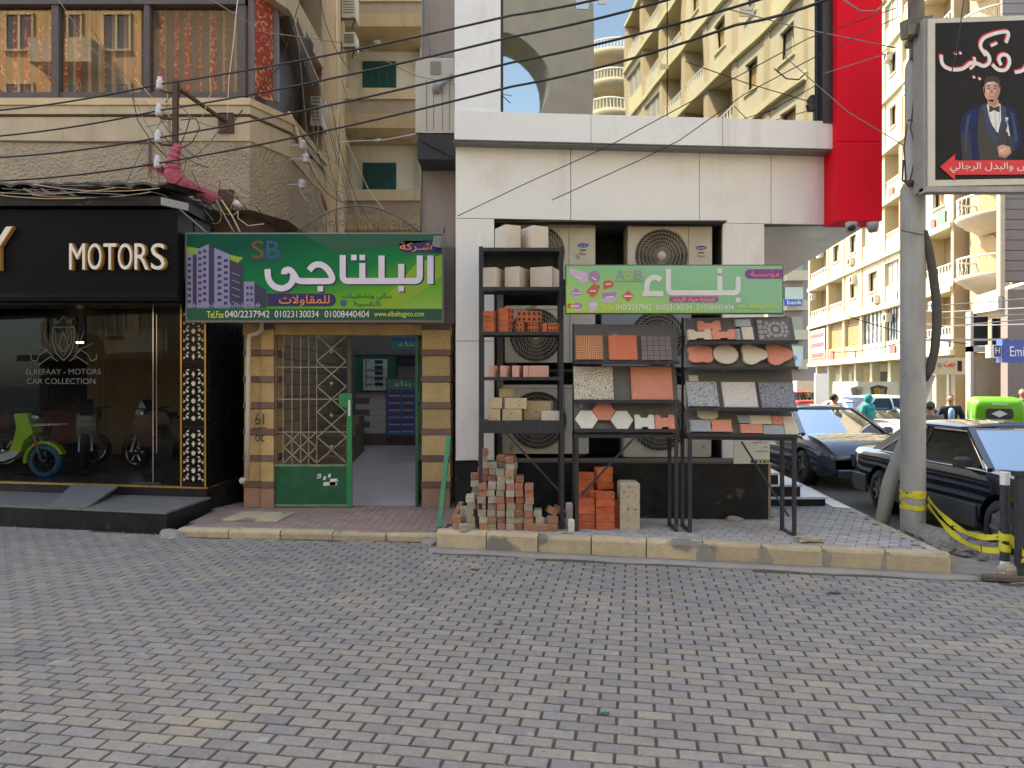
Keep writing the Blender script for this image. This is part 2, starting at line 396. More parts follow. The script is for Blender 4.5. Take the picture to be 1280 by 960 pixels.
# interlocking pavers: the row direction runs towards the kerb line
ru = Vector((1,-.172,0)).normalized(); rv = Vector((.172,1,0)).normalized(); PL, PW = .2135, .1035
def seen(x, y, z=0, mx=30, my=30):
    if y < .5: return False
    px = 640+x/y*FPX; py = 480+(EYE-z)/y*FPX
    return -mx < px < 1280+mx and py < 960+my
def kerb_y(x):                                              # front line of kerbs, platform and gutter
    if x < -4.3: return 9.14-.218*(x+4.39)
    if x < -.9: return 9.0-.094*(x+4.2)
    return 8.36-.22*(x+.88)-.24 if x < 4.75 else 7.25
cells = []
for j in range(-10, 130):
    for i in range(-80, 80):
        c = ru*((i+.5*(j % 2))*PL)+rv*(j*PW+1.0)
        if -10.5 < c.x < 12 and .3 < c.y < kerb_y(c.x)-.07 and not (c.x > 5.1 and c.y > 7.1): cells.append(c)
def paver_mb(mb, c, l, w, jr=1):
    b = .0035; a = random.uniform(-.012, .012)*jr; ca, sa = math.cos(a), math.sin(a); h = random.uniform(-.0015, .002)*jr; tl = random.uniform(-.001,.001)*jr
    U = ru*ca+rv*sa; V = rv*ca-ru*sa; vs_ = []
    for (k, z) in ((0, -.016), (0, -.004), (b, 0)):
        for (sx, sy) in ((-1,-1),(1,-1),(1,1),(-1,1)): vs_.append(c+U*sx*(l/2-k)+V*sy*(w/2-k)+Vector((0,0,z+h+tl*sx)))
    fs = [(8,9,10,11)]
    for q in (0, 4):
        for i in range(4): fs.append((q+i, q+(i+1) % 4, q+4+(i+1) % 4, q+4+i))
    mb.add(vs_, fs)
vis = sorted([c for c in cells if seen(c.x, c.y, 0, -8, -8)], key=lambda c: c.y)
near = vis[:298]; ns = {(round(c.x, 4), round(c.y, 4)) for c in near}
protos = []
for k in range(6):
    mb = MB(); paver_mb(mb, Vector((0,0,0)), PL-.018, PW-.013, 1); o = mb.build('paver', m_paver, road, origin=(0,0,0)); protos.append(o)
for k, c in enumerate(near):
    if k < 6: o = protos[k]; o.location = c; o.matrix_parent_inverse = Matrix.Translation(-WP[road])
    else: o = piece(protos[k % 6], c, None, road, 'paver')
    o.rotation_euler = (0, 0, math.pi if k % 2 else 0)
mb = MB()
for c in cells:
    if (round(c.x, 4), round(c.y, 4)) not in ns: paver_mb(mb, c, PL-.018, PW-.013)
mb.build('far_pavers', m_paver, road, kind='stuff')
# cement gutter in front of the kerb
g = MB(); prof = []
for k in range(29):
    x = -.95+k*.2; y = 8.36-.22*(x+.88); w = .24+.03*math.sin(k*1.3)
    prof.append([(x, y+.02, .012), (x, y-w*.5, .006), (x-.02, y-w, -.012), (x, y+.02, -.03)])
g.ring(prof, prof[0]); g.build('gutter_strip', m_cem, kind='structure')
ap = MB(); ap.add([(4.45,7.12,.004),(5.6,6.3,.004),(6.6,6.25,.004),(6.2,7.5,.003),(4.75,8.4,.003),(4.4,7.6,.003)], [(0,1,2,3,4,5)]); ap.build('concrete_apron', m_cem, kind='structure')

# sidewalk in front of the white building
KD = Vector((1,-.22,0)).normalized(); K0 = Vector((-.88,8.36,0)); K1 = Vector((4.39,7.20,0)); ZS = .2
E1 = Vector((4.39+.12*6, 13.3, 0))
walk_poly = [(-.86,8.42),(4.36,7.27),(4.47,7.9),(4.72,10.0),(5.1,13.3),(5.6,18),(3.2,18),(3.2,9.2),(-.75,9.4),(-.8,8.6)]
wk = MB(); wk.prism(walk_poly, lambda u, v, d: Vector((u, v, d)), -.04, ZS-.012)
walk = wk.build('sidewalk', m_joint, kind='structure')
ta = R(-29); tu = Vector((math.cos(ta), math.sin(ta), 0)); tv = Vector((-tu.y, tu.x, 0))
def in_walk(x, y): return inside((x, y), walk_poly)
tl_ = []
for j in range(-60, 130):
    for i in range(-60, 60):
        c = tu*((i+.5*(j % 2))*.205)+tv*(j*.105)
        q = [c+tu*a*.1+tv*b*.05 for a in (-1,1) for b in (-1,1)]
        if all(in_walk(p.x, p.y) for p in q) and c.y < 13: tl_.append(c)
ru_, rv_ = ru, rv; ru, rv = tu, tv
tn = sorted([c for c in tl_ if seen(c.x, c.y, ZS)], key=lambda c: c.y); keep = {(round(c.x, 4), round(c.y, 4)) for c in tn[:290]}
mb = MB(); paver_mb(mb, Vector((0,0,0)), .197, .098, 0); pr = mb.build('walk_tile', m_walk, walk, origin=(0,0,0))
for k, c in enumerate(tn[:290]):
    l = c+Vector((0, 0, ZS+random.uniform(-.003,.002)))
    if k == 0: pr.location = l
    else: piece(pr, l, None, walk, 'walk_tile')
mb = MB()
for c in tl_:
    if (round(c.x, 4), round(c.y, 4)) not in keep: paver_mb(mb, c+Vector((0,0,ZS)), .197, .098, .5)
mb.build('far_walk_tiles', m_walk, walk, kind='stuff'); ru, rv = ru_, rv_
# kerb stones along the front and round the corner
def kerb_run(a, b, n, h, par, w=.15, z0=0):
    a = Vector(a); b = Vector(b); d = (b-a)/n; L_ = d.length; ang = math.atan2(d.y, d.x)
    mb = MB(); prof = [(0,-.05),(0,h-.035),(.012,h-.01),(.04,h),(w,h),(w,-.05)]
    rings = [[(x, p[0], p[1]) for p in prof] for x in (.006, L_/2, L_-.006)]
    mb.ring(rings, prof, smooth=False); k0 = mb.build('kerb_stone', m_kerb, par, origin=(0,0,0)); k0.location = a; k0.rotation_euler = (0,0,ang)
    for i in range(1, n):
        o = piece(k0, a+d*i+Vector((0, random.uniform(-.008,.008), random.uniform(-.008,.006))), (random.uniform(-.01,.01), 0, ang+random.uniform(-.008,.008)), par, 'kerb_stone')
kerb_run((-.88,8.36,0), (4.39,7.20,0), 9, .2, walk)
mj = MB(); rj = random.Random(5)
for i in range(1, 10):                                   # smears of grey mortar at the joints
    c = Vector((-.88,8.36,0))+(Vector((4.39,7.20,0))-Vector((-.88,8.36,0)))*i/9
    if i > 4: mj.prism([(c.x-rj.uniform(.03,.09), z) for z in (.0,.07)]+[(c.x-.02,.185),(c.x+.03,.19)]+[(c.x+rj.uniform(.03,.12), z) for z in (.12,.05,0)], lambda u, v, d, c=c: Vector((u, c.y-.22*(u-c.x)+d, v)), -.005, .0)
mj.build('mortar_smears', m_cem, walk, kind='stuff')
kerb_run((4.40,7.21,0), (5.1,13.2,0), 9, .195, walk, .13)
# entrance landing between the showroom and the white building
land_poly = [(-4.18,9.02),(-.86,8.70),(-.74,9.35),(-.7,10.9),(-1.1,15.4),(-3.7,15.4),(-4.4,11)]
lb = MB(); lb.prism(land_poly, lambda u, v, d: Vector((u, v, d)), -.04, .078); land = lb.build('entrance_landing', m_joint, kind='structure')
mb = MB(); near_l = []
for j in range(60):
    for i in range(50):
        x = -4.6+i*.106*1.0; y = 8.85+j*.106
        if all(inside((x+a*.05, y+b*.05), land_poly) for a in (-1,1) for b in (-1,1)) and y < 11.0: mb.box(x-.051, x+.051, y-.051, y+.051, .07, .09+random.uniform(-.001,.001))
mb.build('small_red_tiles', m_walkr, land, kind='stuff')
kerb_run((-4.18,8.99,0), (-.87,8.68,0), 5, .092, land, .14)
mb = MB(); mb.T = Matrix.Translation((-3.42,9.75,.092)) @ Matrix.Rotation(-.08, 4, 'Z'); mb.box(-.38,.38,-.3,.3,0,.028,.01); mb.build('slab_cover', m_kerb, land)
# patch of worn concrete at the kerb ends


# ---------------------------------------------------------------- the white corner building
def wy(x, y0=9.2, s=.08): return y0+s*(x+.72)
WB = thing('corner_building', 'white clad corner building with mirror glass, a red fin and a niche of air conditioners', 'building', at=(1.7,9.4,0))
FW = lambda y0=9.2, s=.08: (lambda u, v, d: Vector((u, wy(u, y0, s)+d, v)))
def wpanel(name, x0, x1, z0, z1, y0=9.2, s=.08, dep=.05, mat=None, g=.004):
    mb = MB(); mb.prism([(x0+g,z0+g),(x1-g,z0+g),(x1-g,z1-g),(x0+g,z1-g)], FW(y0, s), 0, dep); return mb.build(name, mat or m_white, WB)
# columns and panel band
for (a, b) in ((.92,2.45),(2.45,4.02)): wpanel('column_panel', -.723, -.227, a, b)
for (a, b) in ((.90,2.4),(2.4,4.02)): wpanel('column_panel', 2.77, 3.34, a, b)
xs = [-.723,.76,2.46,3.43,4.16]
for a, b in zip(xs, xs[1:]): wpanel('cladding_panel', a, b, 4.02, 4.97)
# left column side, right return, niche
mb = MB(); mb.box(-.723,-.70, 9.25, 10.5, .92, 4.97); mb.box(-.25,-.235,9.26,10.3,.95,4.0); mb.build('column_side', m_white, WB)
mb = MB(); mb.box(-.21,-.12,9.95,10.0,.92,4.0); mb.build('inner_panel', m_white, WB)
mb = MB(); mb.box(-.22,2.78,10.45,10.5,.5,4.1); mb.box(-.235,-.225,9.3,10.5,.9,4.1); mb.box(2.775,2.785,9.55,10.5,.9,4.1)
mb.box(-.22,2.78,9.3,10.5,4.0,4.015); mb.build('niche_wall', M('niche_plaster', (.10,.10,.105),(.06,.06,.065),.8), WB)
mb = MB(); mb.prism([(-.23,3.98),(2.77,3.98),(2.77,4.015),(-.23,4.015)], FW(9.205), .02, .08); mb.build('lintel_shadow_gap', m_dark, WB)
# black plinth
mb = MB(); mb.prism([(-.74,9.30),(-.22,9.22),(3.22,9.03),(3.22,10.4),(-.74,10.4)], lambda u, v, d: Vector((u, v, d)), .15, .90)
mb.build('plinth', m_bmarb, WB)
mb = MB()
for x in (.35,1.2,2.05): mb.bar((x, 9.185-.05*(x-.35), .2), (x, 9.185-.05*(x-.35), .88), .008, .004)
mb.build('plinth_joint', m_dark, WB)
mb = MB(); mb.box(3.215,3.245,9.03,9.07,.2,.9); mb.build('plinth_edge_trim', M('edge_strip',(.30,.22,.16),(.2,.15,.11),.6), WB)
mb = MB(); mb.prism([(-.2,9.2),(3.2,9.0),(3.2,9.5),(-.2,9.5)], lambda u, v, d: Vector((u, v, d)), .90, .925); mb.build('plinth_cap', M('dusty_ledge', (.17,.13,.10),(.09,.075,.06),.9,9,.4), WB)
# ledge and the red fin
lx = [-.722,1.0,2.7,4.22]
for a, b in zip(lx, lx[1:]):
    mb = MB(); mb.prism([(a+.003,4.955),(b-.003,4.955),(b-.003,5.31),(a+.003,5.31)], FW(8.98,.075), 0, .7); mb.build('ledge_panel', m_white, WB)
mb = MB(); mb.prism([(-.74,4.93),(4.2,4.93),(4.2,4.95),(-.74,4.95)], FW(9.02,.075), 0, .4); mb.build('ledge_drip', m_soffit, WB)
wpanel('upper_pilaster', -.723, -.14, 5.28, 16, 9.02)
mb = MB(); mb.box(-.72,-.15,9.1,17,5.0,16); mb.build('upper_core', m_white, WB)
wpanel('upper_spandrel', -.14, 4.02, 8.9, 10.0, 9.3); wpanel('top_parapet', -.723, 5.3, 15.0, 16.6, 8.9)
gx = [-.14, 2.0, 4.03]
for (z0, z1) in ((5.28,8.9),(10.0,15)):
    for a, b in zip(gx, gx[1:]):
        mb = MB(); mb.prism([(a+.006,z0),(b-.006,z0),(b-.006,z1),(a+.006,z1)], FW(9.06), 0, .012); mb.build('mirror_pane', m_glassw, WB)
mb = MB()
for a in (-.14, 4.02): mb.prism([(a-.03,5.28),(a+.03,5.28),(a+.03,15),(a-.03,15)], FW(9.045), 0, .08)
mb.build('glass_frame', m_black, WB)
mb = MB(); mb.prism([(4.03,5.28),(4.155,5.28),(4.155,15),(4.03,15)], lambda u, v, d: Vector((u, d, v)), 9.33, 9.75); mb.build('corner_mullion', flat('mullion_dark',(.03,.032,.036),.4), WB)
for (x0, x1, y0, y1, c) in ((720,736,-2,11,(.5,.65,.8)),(826,836,80,86,(.62,.55,.28)),(925,943,7,12,(.6,.55,.4)),(925,943,13,20,(.55,.4,.25)),(748,758,-3,5,(.6,.6,.6))):
    Yg = wy(PX(x0,9.2),9.06)-.004; mb = MB(); mb.prism([(PX(x0,Yg),PZ(y1,Yg)),(PX(x1,Yg),PZ(y1,Yg)),(PX(x1,Yg),PZ(y0,Yg)),(PX(x0,Yg),PZ(y0,Yg))], FW(9.056), -.003, 0); mb.build('glass_sticker', flat('sticker_%d' % x0, c), WB)
mb = MB(); mb.prism([(-.1,5.0),(4.1,5.0),(4.1,15),(-.1,15)], FW(9.32), 0, .1); mb.build('glass_backing', m_dark, WB)
FNX0, FNX1 = 4.16, 4.73
for (a, b) in ((3.985,5.0),(5.0,10.4),(10.4,16)):
    mb = MB(); mb.box(FNX0, FNX1, 9.2, 9.6, a+.004, b-.004); mb.build('fin_panel', m_red, WB)
# overhang along the side street and its soffit
ov = [(-.7,9.7),(4.15,9.75),(4.70,9.6),(5.9,18.6),(3.3,18.6),(-.7,18.6)]
mb = MB(); mb.prism(ov, lambda u, v, d: Vector((u, v, d)), 4.05, 16); mb.build('upper_storeys', m_white, WB)
sp = [(3.3,9.65),(4.70,9.55),(5.9,18.6),(3.3,18.6)]
mb = MB(); mb.prism(sp, lambda u, v, d: Vector((u, v, d)), 4.0, 4.04); mb.build('soffit', m_soffit, WB)
mb = MB(); mb.box(-.70,3.33,10.5,18.6,.2,4.0); mb.build('ground_floor_core', m_white, WB)
# steps on the side street front
for k, (x1, z0, z1) in enumerate(((4.36,.2,.33),(4.02,.33,.50),(3.72,.50,.66),(3.5,.66,.8))):
    st = MB(); st.prism([(3.345,10.02+.02*k),(x1,10.02+.02*k),(x1+.9,17.5),(3.345,17.5)], lambda u, v, d: Vector((u, v, d)), z0, z1-.03)
    s_ = st.build('step', m_bmarb, WB)
    st = MB(); st.prism([(3.346,10.0+.02*k),(x1+.02,10.0+.02*k),(x1+.93,17.5),(3.346,17.5)], lambda u, v, d: Vector((u, v, d)), z1-.03, z1); st.build('tread', m_marble, s_)
mb = MB(); mb.prism([(4.40,9.9),(4.60,9.75),(5.1,14),(4.98,14)], lambda u, v, d: Vector((u, v, d)), .19, .215); mb.build('marble_ramp', m_marble, walk)
# text board at the foot of the right column
mb = MB(); mb.prism([(2.77,.905),(3.215,.905),(3.215,1.27),(2.77,1.27)], FW(8.985,.0), 0, .03); tb = mb.build('notice_panel', M('notice_white',(.68,.67,.62),(.58,.57,.52),.5,3), WB)
mb = MB(); f = XZ(8.985)
for k, (w, s) in enumerate(((.17,'مدخل البوابة'),(.17,'من الشارع'),(.06,'من'),(.14,'امام البنك'))): mb.text(ar(s), f, -.001, -.003, 3.10+(.17-w)/2, 1.225-k*.055, w, .034, .01)
mb.build('lettering', m_black, tb)
mb = MB(); mb.box(2.98,3.21,8.978,8.984,.915,.955); mb.build('code_strip', m_black, tb)
mb = MB(); mb.box(3.155,3.205,8.972,8.978,.92,.95); mb.build('green_square', flat('leaf_green',(.15,.5,.1)), tb)
mb = MB()
for k in range(3): mb.prism(arcp(3.02+k*.05,.935,.016,0,330,10), XZ(8.977), -.001, -.003, [arcp(3.02+k*.05,.935,.009,0,330,10)])
mb.build('round_marks', m_whitep, tb)
# cameras under the fin
for k, (px, c) in enumerate(((1064,0),(1091,1))):
    p = P(px, 284, 9.2); cm = thing('security_camera', ['black lens bullet camera under the red fin, the left one', 'pale dome camera under the red fin, the right one'][k], 'camera', at=p, group='cameras under the red fin')
    mb = MB(); mb.lathe(p+Vector((0,0,0)), [(.0,-.07),(.05,-.06),(.07,0),(.075,.06),(0,.07)], 14); mb.build('housing', M('cam_grey',(.45,.43,.40)), cm)
    mb = MB(); mb.lathe(p+Vector((-.02,-.05,-.02)), [(.0,-.05),(.035,-.05),(.04,.03)], 12, 'y'); mb.build('lens', m_black if k == 0 else m_wireg, cm)
# ---------------------------------------------------------------- air conditioners
GUARD = {}
def guard(mb, c, r):
    for k in range(7):
        q = r*(.16+.84*k/6); mb.T = None; mb.lathe(c, [(q-.0035,0),(q+.0035,-.004)], 40, 'y')
    for k in range(40):
        a = 2*math.pi*k/40; pts = []
        for i in range(6):
            t = i/5; q = r*(.15+.85*t); b = a+1.0*t*t
            pts.append(Vector(c)+Vector((q*math.cos(b), -.006, q*math.sin(b))))
        for p, q in zip(pts, pts[1:]): mb.bar(p, q, .0075, .0045)
def ac_unit(x, y, z, w, h, d, fx, fr, label, mat, group, logo=True, sub=None):
    t = thing('air_conditioner', label, 'air conditioner', at=(x+w/2, y+d/2, z), group=group)
    mb = MB(); cx = x+fx; cz = z+h*.5
    hole = arcp(cx, cz, fr, 0, 348, 30); mb.prism(rrect(x, x+w, z+.03, z+h, .03), XZ(y), 0, .03, [hole]); mb.box(x,x+w,y+.03,y+d,z+.03,z+h,.004)
    mb.build('casing', mat, t)
    mb = MB(); mb.disc((cx, y+.028, cz), fr*.99, 30); mb.build('fan_opening', m_dark, t)
    mb = MB()
    for k in range(3):
        a = k*2.09+.5; c0 = Vector((cx, y+.022, cz)); mb.prism([(0,-.03),(fr*.9,-.12),(fr*.92,.12),(0,.04)], (lambda u, v, dd, a=a: c0+Vector((u*math.cos(a)-v*math.sin(a), dd+v*.03, u*math.sin(a)+v*math.cos(a)))), 0, .003)
    mb.build('fan_blades', flat('fan_dark',(.05,.05,.05)), t)
    mb = MB(); guard(mb, (cx, y-.004, cz), fr); g_ = mb.build('fan_guard', m_wire, t)
    mb = MB(); mb.lathe((cx, y-.012, cz), [(0,-.006),(fr*.15,-.004),(fr*.16,.006)], 16, 'y'); mb.build('guard_hub', mat, g_)
    for xf_ in (x+.05, x+w-.15): mb = MB(); mb.box(xf_, xf_+.10, y-.01, y+d, z, z+.03); mb.build('foot', m_steel, t)
    mb = MB(); sx = x+w*.72; mb.bar((sx, y-.002, z+.05), (sx, y-.002, z+h-.02), .004); mb.bar((x+.01,y-.002,z+h-.05), (x+w-.01,y-.002,z+h-.05), .004); mb.build('panel_seam', m_rust, t)
    if logo:
        lx_ = x+w*.87; lz = z+h*.62
        mb = MB(); mb.prism(arcp(lx_, lz, .075, 0, 350, 16, .028), XZ(y), -.004, -.001); b_ = mb.build('maker_badge', flat('badge_blue',(.03,.03,.25)), t)
        mb = MB(); mb.text('Carrier', XZ(y), -.0045, -.006, lx_, lz, .11, .028); mb.build('badge_lettering', m_whitep, b_)
        mb = MB(); mb.box(lx_-.04, lx_+.04, y-.003, y-.001, lz-.075, lz-.055); mb.build('badge_bar', flat('badge_brown',(.15,.1,.05)), t)
        mb = MB(); mb.text('Miraco', XZ(y), -.002, -.004, lx_, lz-.11, .10, .03); mb.build('red_lettering', flat('label_red',(.6,.06,.03)), t)
    return t
YA = 9.5
def acpx(x0, x1, y0, y1, fx, fr, label, mat=m_ac, Y=YA, logo=True, d=.38, grp='air conditioners in the niche of the white building'):
    w = PX(x1,Y)-PX(x0,Y); return ac_unit(PX(x0,Y), Y, PZ(y1,Y), w, PZ(y0,Y)-PZ(y1,Y), d, PX(fx,Y)-PX(x0,Y), fr/FPX*Y, label, mat, grp, logo)
acpx(627, 744, 279, 352, 672, 34, 'cream air conditioner at the top left of the niche, beside the pale blocks')
acpx(785, 890, 279, 360, 827, 33, 'cream air conditioner at the top right of the niche, above the light green sign')
acpx(631, 744, 382, 456, 670, 33, 'cream air conditioner behind the red hollow bricks on the rack')
acpx(752, 864, 385, 462, 822, 35, 'grey air conditioner in the middle right of the niche, behind the ribbed tiles', m_acg, logo=False)
acpx(628, 736, 481, 570, 672, 36, 'cream air conditioner behind the yellow blocks, low on the left of the niche')
acpx(780, 889, 481, 574, 825, 36, 'cream air conditioner above the black plinth between the two display racks')
for k, (a, b, y) in enumerate(((626,750,357),(748,895,364),(625,750,461),(745,895,466))):
    mb = MB(); mb.box(PX(a,YA), PX(b,YA), YA-.02, YA+.4, PZ(y,YA)-.04, PZ(y,YA)-.005); mb.build('shelf_beam', m_steel, WB)
# ---------------------------------------------------------------- display racks
m_aac = M('pale_block', (.66,.57,.46), (.56,.49,.41), .9, 7, .4, 90, per=.05)
m_hol = M('red_clay', (.62,.17,.07), (.48,.12,.05), .85, 9, .4, 60, per=.12)
m_pink = M('pink_block', (.66,.36,.28), (.57,.30,.24), .85, 7, .3, 80, per=.07)
m_yel = M('yellow_block', (.56,.45,.28), (.44,.36,.23), .9, 8, .5, 80, per=.08, speck=((.30,.26,.2), 24, .62))
m_terr = M('salmon_concrete', (.64,.25,.16), (.54,.20,.13), .8, 8, .3, 90, per=.06, speck=((.75,.45,.36), 30, .70))
m_beige = M('beige_concrete', (.60,.52,.38), (.50,.43,.32), .85, 8, .3, 80, per=.06)
m_grey = M('grey_concrete', (.34,.35,.36), (.25,.26,.28), .85, 8, .4, 80, per=.08)
m_pale = M('pale_concrete', (.64,.62,.54), (.52,.51,.45), .85, 7, .3, 80)
m_hole = flat('brick_hole', (.09,.03,.02), .9)
def rack_leg_pair(mb, x, yf, yb, z0, z1, w=.035):
    mb.box(x-w/2, x+w/2, yf, yf+.035, z0, z1); mb.box(x-w/2, x+w/2, yb-.035, yb, z0, z1); mb.box(x-w/2+.003, x+w/2-.003, yf+.035, yb-.035, z0, z0+.03)
R1Y = 8.42; R1B = 8.84
r1 = thing('steel_rack', 'tall black steel shelf rack on a stand, with blocks on five levels', 'rack', at=(.1, 8.6, ZS))
xl, xr = PX(598.5,R1Y), PX(705,R1Y)
for x, xw in ((xl+.02,0),(xr-.02,1)):
    mb = MB(); rack_leg_pair(mb, x, R1Y, R1B, ZS, 1.325, .045); mb.build('stand_leg', m_steel, r1)
mb = MB(); mb.box(xl, xr, R1Y-.005, R1Y+.03, 1.325, 1.365); mb.box(xl, xr, R1B-.03, R1B, 1.325, 1.365); mb.box(xl,xl+.03,R1Y+.03,R1B-.03,1.325,1.365); mb.box(xr-.03,xr,R1Y+.03,R1B-.03,1.325,1.365); mb.build('stand_frame', m_steel, r1)
mb = MB(); mb.bar((PX(632,R1Y), R1Y+.02, 1.33), (xr-.03, R1Y+.02, .62), .035, .02); mb.build('brace', m_steel, r1)
zt = PZ(308,R1Y)
for (x, yy) in ((xl+.025,R1Y),(xr-.03,R1Y),(xl+.025,R1B-.04),(xr-.03,R1B-.04)):          # slotted posts
    mb = MB(); s_ = 1 if x < .2 else -1
    mb.box(x-.025, x+.025, yy, yy+.004, 1.366, zt); mb.box(x-s_*.025, x-s_*.021, yy+.004, yy+.04, 1.366, zt)
    po = mb.build('post', m_steel, r1)
    mb = MB()
    for k in range(42): mb.box(x-.006, x+.006, yy-.002, yy-.001, 1.39+k*.05, 1.415+k*.05)
    if yy == R1Y: mb.build('post_slots', m_dark, po)
shelf_z = [PZ(310,R1Y), PZ(359,R1Y), PZ(415,R1Y), PZ(471.5,R1Y), PZ(526,R1Y)]
for k, z in enumerate(shelf_z):
    mb = MB(); h = .035 if k < 4 else .11
    mb.box(xl+.01, xr-.01, R1Y+.005, R1B-.005, z-.012, z); mb.box(xl+.005, xr-.005, R1Y-.004, R1Y+.004, z-h, z+.004); mb.box(xl+.01, xr-.01, R1B-.004, R1B, z-h, z)
    mb.build('shelf', m_steel, r1)
mb = MB(); mb.box(xl+.03, xr-.03, R1B, R1B+.006, shelf_z[0]-.19, shelf_z[0]-.03); mb.build('back_plate', m_steel, r1)
def block(x0, x1, y0, y1, Y, dep, mat, label, cat='block', name='block', group=None, rot=0, holes=None, z=None, bev=.006, chip=0):
    """block whose front shows between pixel columns x0 and x1"""
    X0, X1 = PX(x0,Y), PX(x1,Y); z0 = PZ(y1,Y) if z is None else z; z1 = z0+PZ(y0,Y)-PZ(y1,Y)
    w = X1-X0; cx = (X0+X1)/2
    if rot: 
        t = abs(R(rot)); w = max(.04, (w-dep*math.sin(t))/math.cos(t))
    mb = MB(); mb.T = Matrix.Translation((cx, Y+.01+(dep*math.cos(R(rot))+w*math.sin(abs(R(rot))))/2, z0)) @ Matrix.Rotation(R(rot), 4, 'Z')
    mb.box(-w/2, w/2, -dep/2, dep/2, 0, z1-z0, bev)
    if chip:
        for v in mb.v: v += Vector((random.uniform(-1,1), random.uniform(-1,1), random.uniform(-1,1)))*chip
    o = mb.build(name, mat); tag(o, label, cat, group)
    if holes:
        hb = MB(); hb.T = mb.T; nx, nz, side = holes; H_ = z1-z0
        if side == 'end':
            for i in range(nx):
                for j in range(nz): hb.disc((w/2+.0015, -dep/2+dep*(i+.5)/nx, H_*(j+.5)/nz), dep/nx*.27, 10, 'x', H_/nz*.27)
        else:
            for i in range(nx):
                for j in range(nz): hb.disc((-w/2+w*(i+.5)/nx, -dep/2-.0015, H_*(j+.5)/nz), w/nx*.27, 10, 'y', H_/nz*.3)
        hb.build('hollow', m_hole, o)
    return o
T5 = shelf_z
gA = 'pale concrete blocks on the top of the rack'; gB = 'pale concrete blocks on the second shelf'
block(618,651,277,308,R1Y+.05,.28,m_aac,'pale block on the very top of the rack, left one with a grey side','block','building_block',gA,28,z=T5[0])
block(652,686,278,308,R1Y+.05,.28,m_aac,'pale block on the very top of the rack, right one nearest the air conditioner','block','building_block',gA,28,z=T5[0])
block(600,631,333,359,R1Y+.04,.3,m_aac,'pale block at the left end of the second shelf','block','building_block',gB,-20,z=T5[1])
block(631,662,332,359,R1Y+.04,.3,m_aac,'pale block in the middle of the second shelf','block','building_block',gB,-24,z=T5[1])
block(663,701,332,359,R1Y+.04,.3,m_aac,'pale block at the right end of the second shelf','block','building_block',gB,-20,z=T5[1])
gC = 'red hollow bricks on the third shelf'
for k in range(4): block(602,621,0,6.6,R1Y+.03,.13,m_hol,f'red hollow brick at the left end of the shelf, {["lowest","second from below","third from below","topmost"][k]} of its stack','brick','hollow_brick',gC,-16,(2,1,'end'),z=T5[2]+k*.064)
for k in range(4): block(623,642,0,7.6,R1Y+.02,.14,m_hol,f'red hollow brick in the second stack from the left, {["lowest","second from below","third from below","topmost"][k]}','brick','hollow_brick',gC,-30,(2,1,'end'),z=T5[2]+k*.073)
block(646,677,0,14,R1Y+.10,.10,m_hol,'wide ten hole red brick lying on top of smaller ones','brick','hollow_brick',gC,0,(5,2,'f'),z=T5[2]+.125)
block(645,659,402,414.5,R1Y+.04,.15,m_hol,'red brick below the left end of the ten hole brick','brick','hollow_brick',gC,-22,(2,2,'f'),z=T5[2])
block(660,677,402,414.5,R1Y+.05,.15,m_hol,'red brick below the right end of the ten hole brick','brick','hollow_brick',gC,-18,(3,2,'f'),z=T5[2])
block(678,688,403,414.5,R1Y+.05,.12,m_hol,'small plain red brick right of the ten hole brick','brick','hollow_brick',gC,-20,z=T5[2])
block(685,700,403,414.5,R1Y+.02,.12,m_hol,'small red hollow brick at the right end of the shelf','brick','hollow_brick',gC,-10,(4,2,'f'),z=T5[2])
gD = 'pink blocks on the fourth shelf'
for k, (a, b, r) in enumerate(((611,622,-20),(625,638,-22),(640,653,-16),(654,660.5,0),(661,686,0))):
    block(a,b,456,470.5,R1Y+.03,.16,m_pink,['narrow pink block at the left end of the fourth shelf','second pink block from the left on the fourth shelf','middle pink block on the fourth shelf','thin pink block squeezed beside the widest pink one','widest pink block at the right of the fourth shelf'][k],'block','pink_block',gD,r,z=T5[3])
gE = 'yellow blocks on the lowest shelf'
z5 = T5[4]
for a,b,h,dz,r,l in ((610,627,14.5,0,-8,'lower yellow block at the left end of the lowest shelf'),(611,629,13.5,.142,-6,'upper yellow block at the left end of the lowest shelf'),(628,653,14,0,-4,'lower yellow block in the middle of the lowest shelf'),
    (631,659,13.5,.138,-3,'upper yellow block in the middle of the lowest shelf')):
    block(a,b,0,h,R1Y+.05,.14,m_yel,l,'block','yellow_block',gE,r,z=z5+dz)
block(624,642,0,11,R1Y+.2,.12,m_yel,'yellow brown block on top, behind the two middle ones','block','yellow_block',gE,0,z=z5+.275)
block(655,692,0,24,R1Y+.14,.14,m_yel,'big rough yellow block at the right of the lowest shelf','block','yellow_block',gE,-14,z=z5)
block(677,703,0,12,R1Y+.03,.1,M('offwhite_block',(.6,.56,.47),(.5,.46,.38),.85,8),'small off white block in front of the big rough one','block','yellow_block',gE,-8,z=z5)

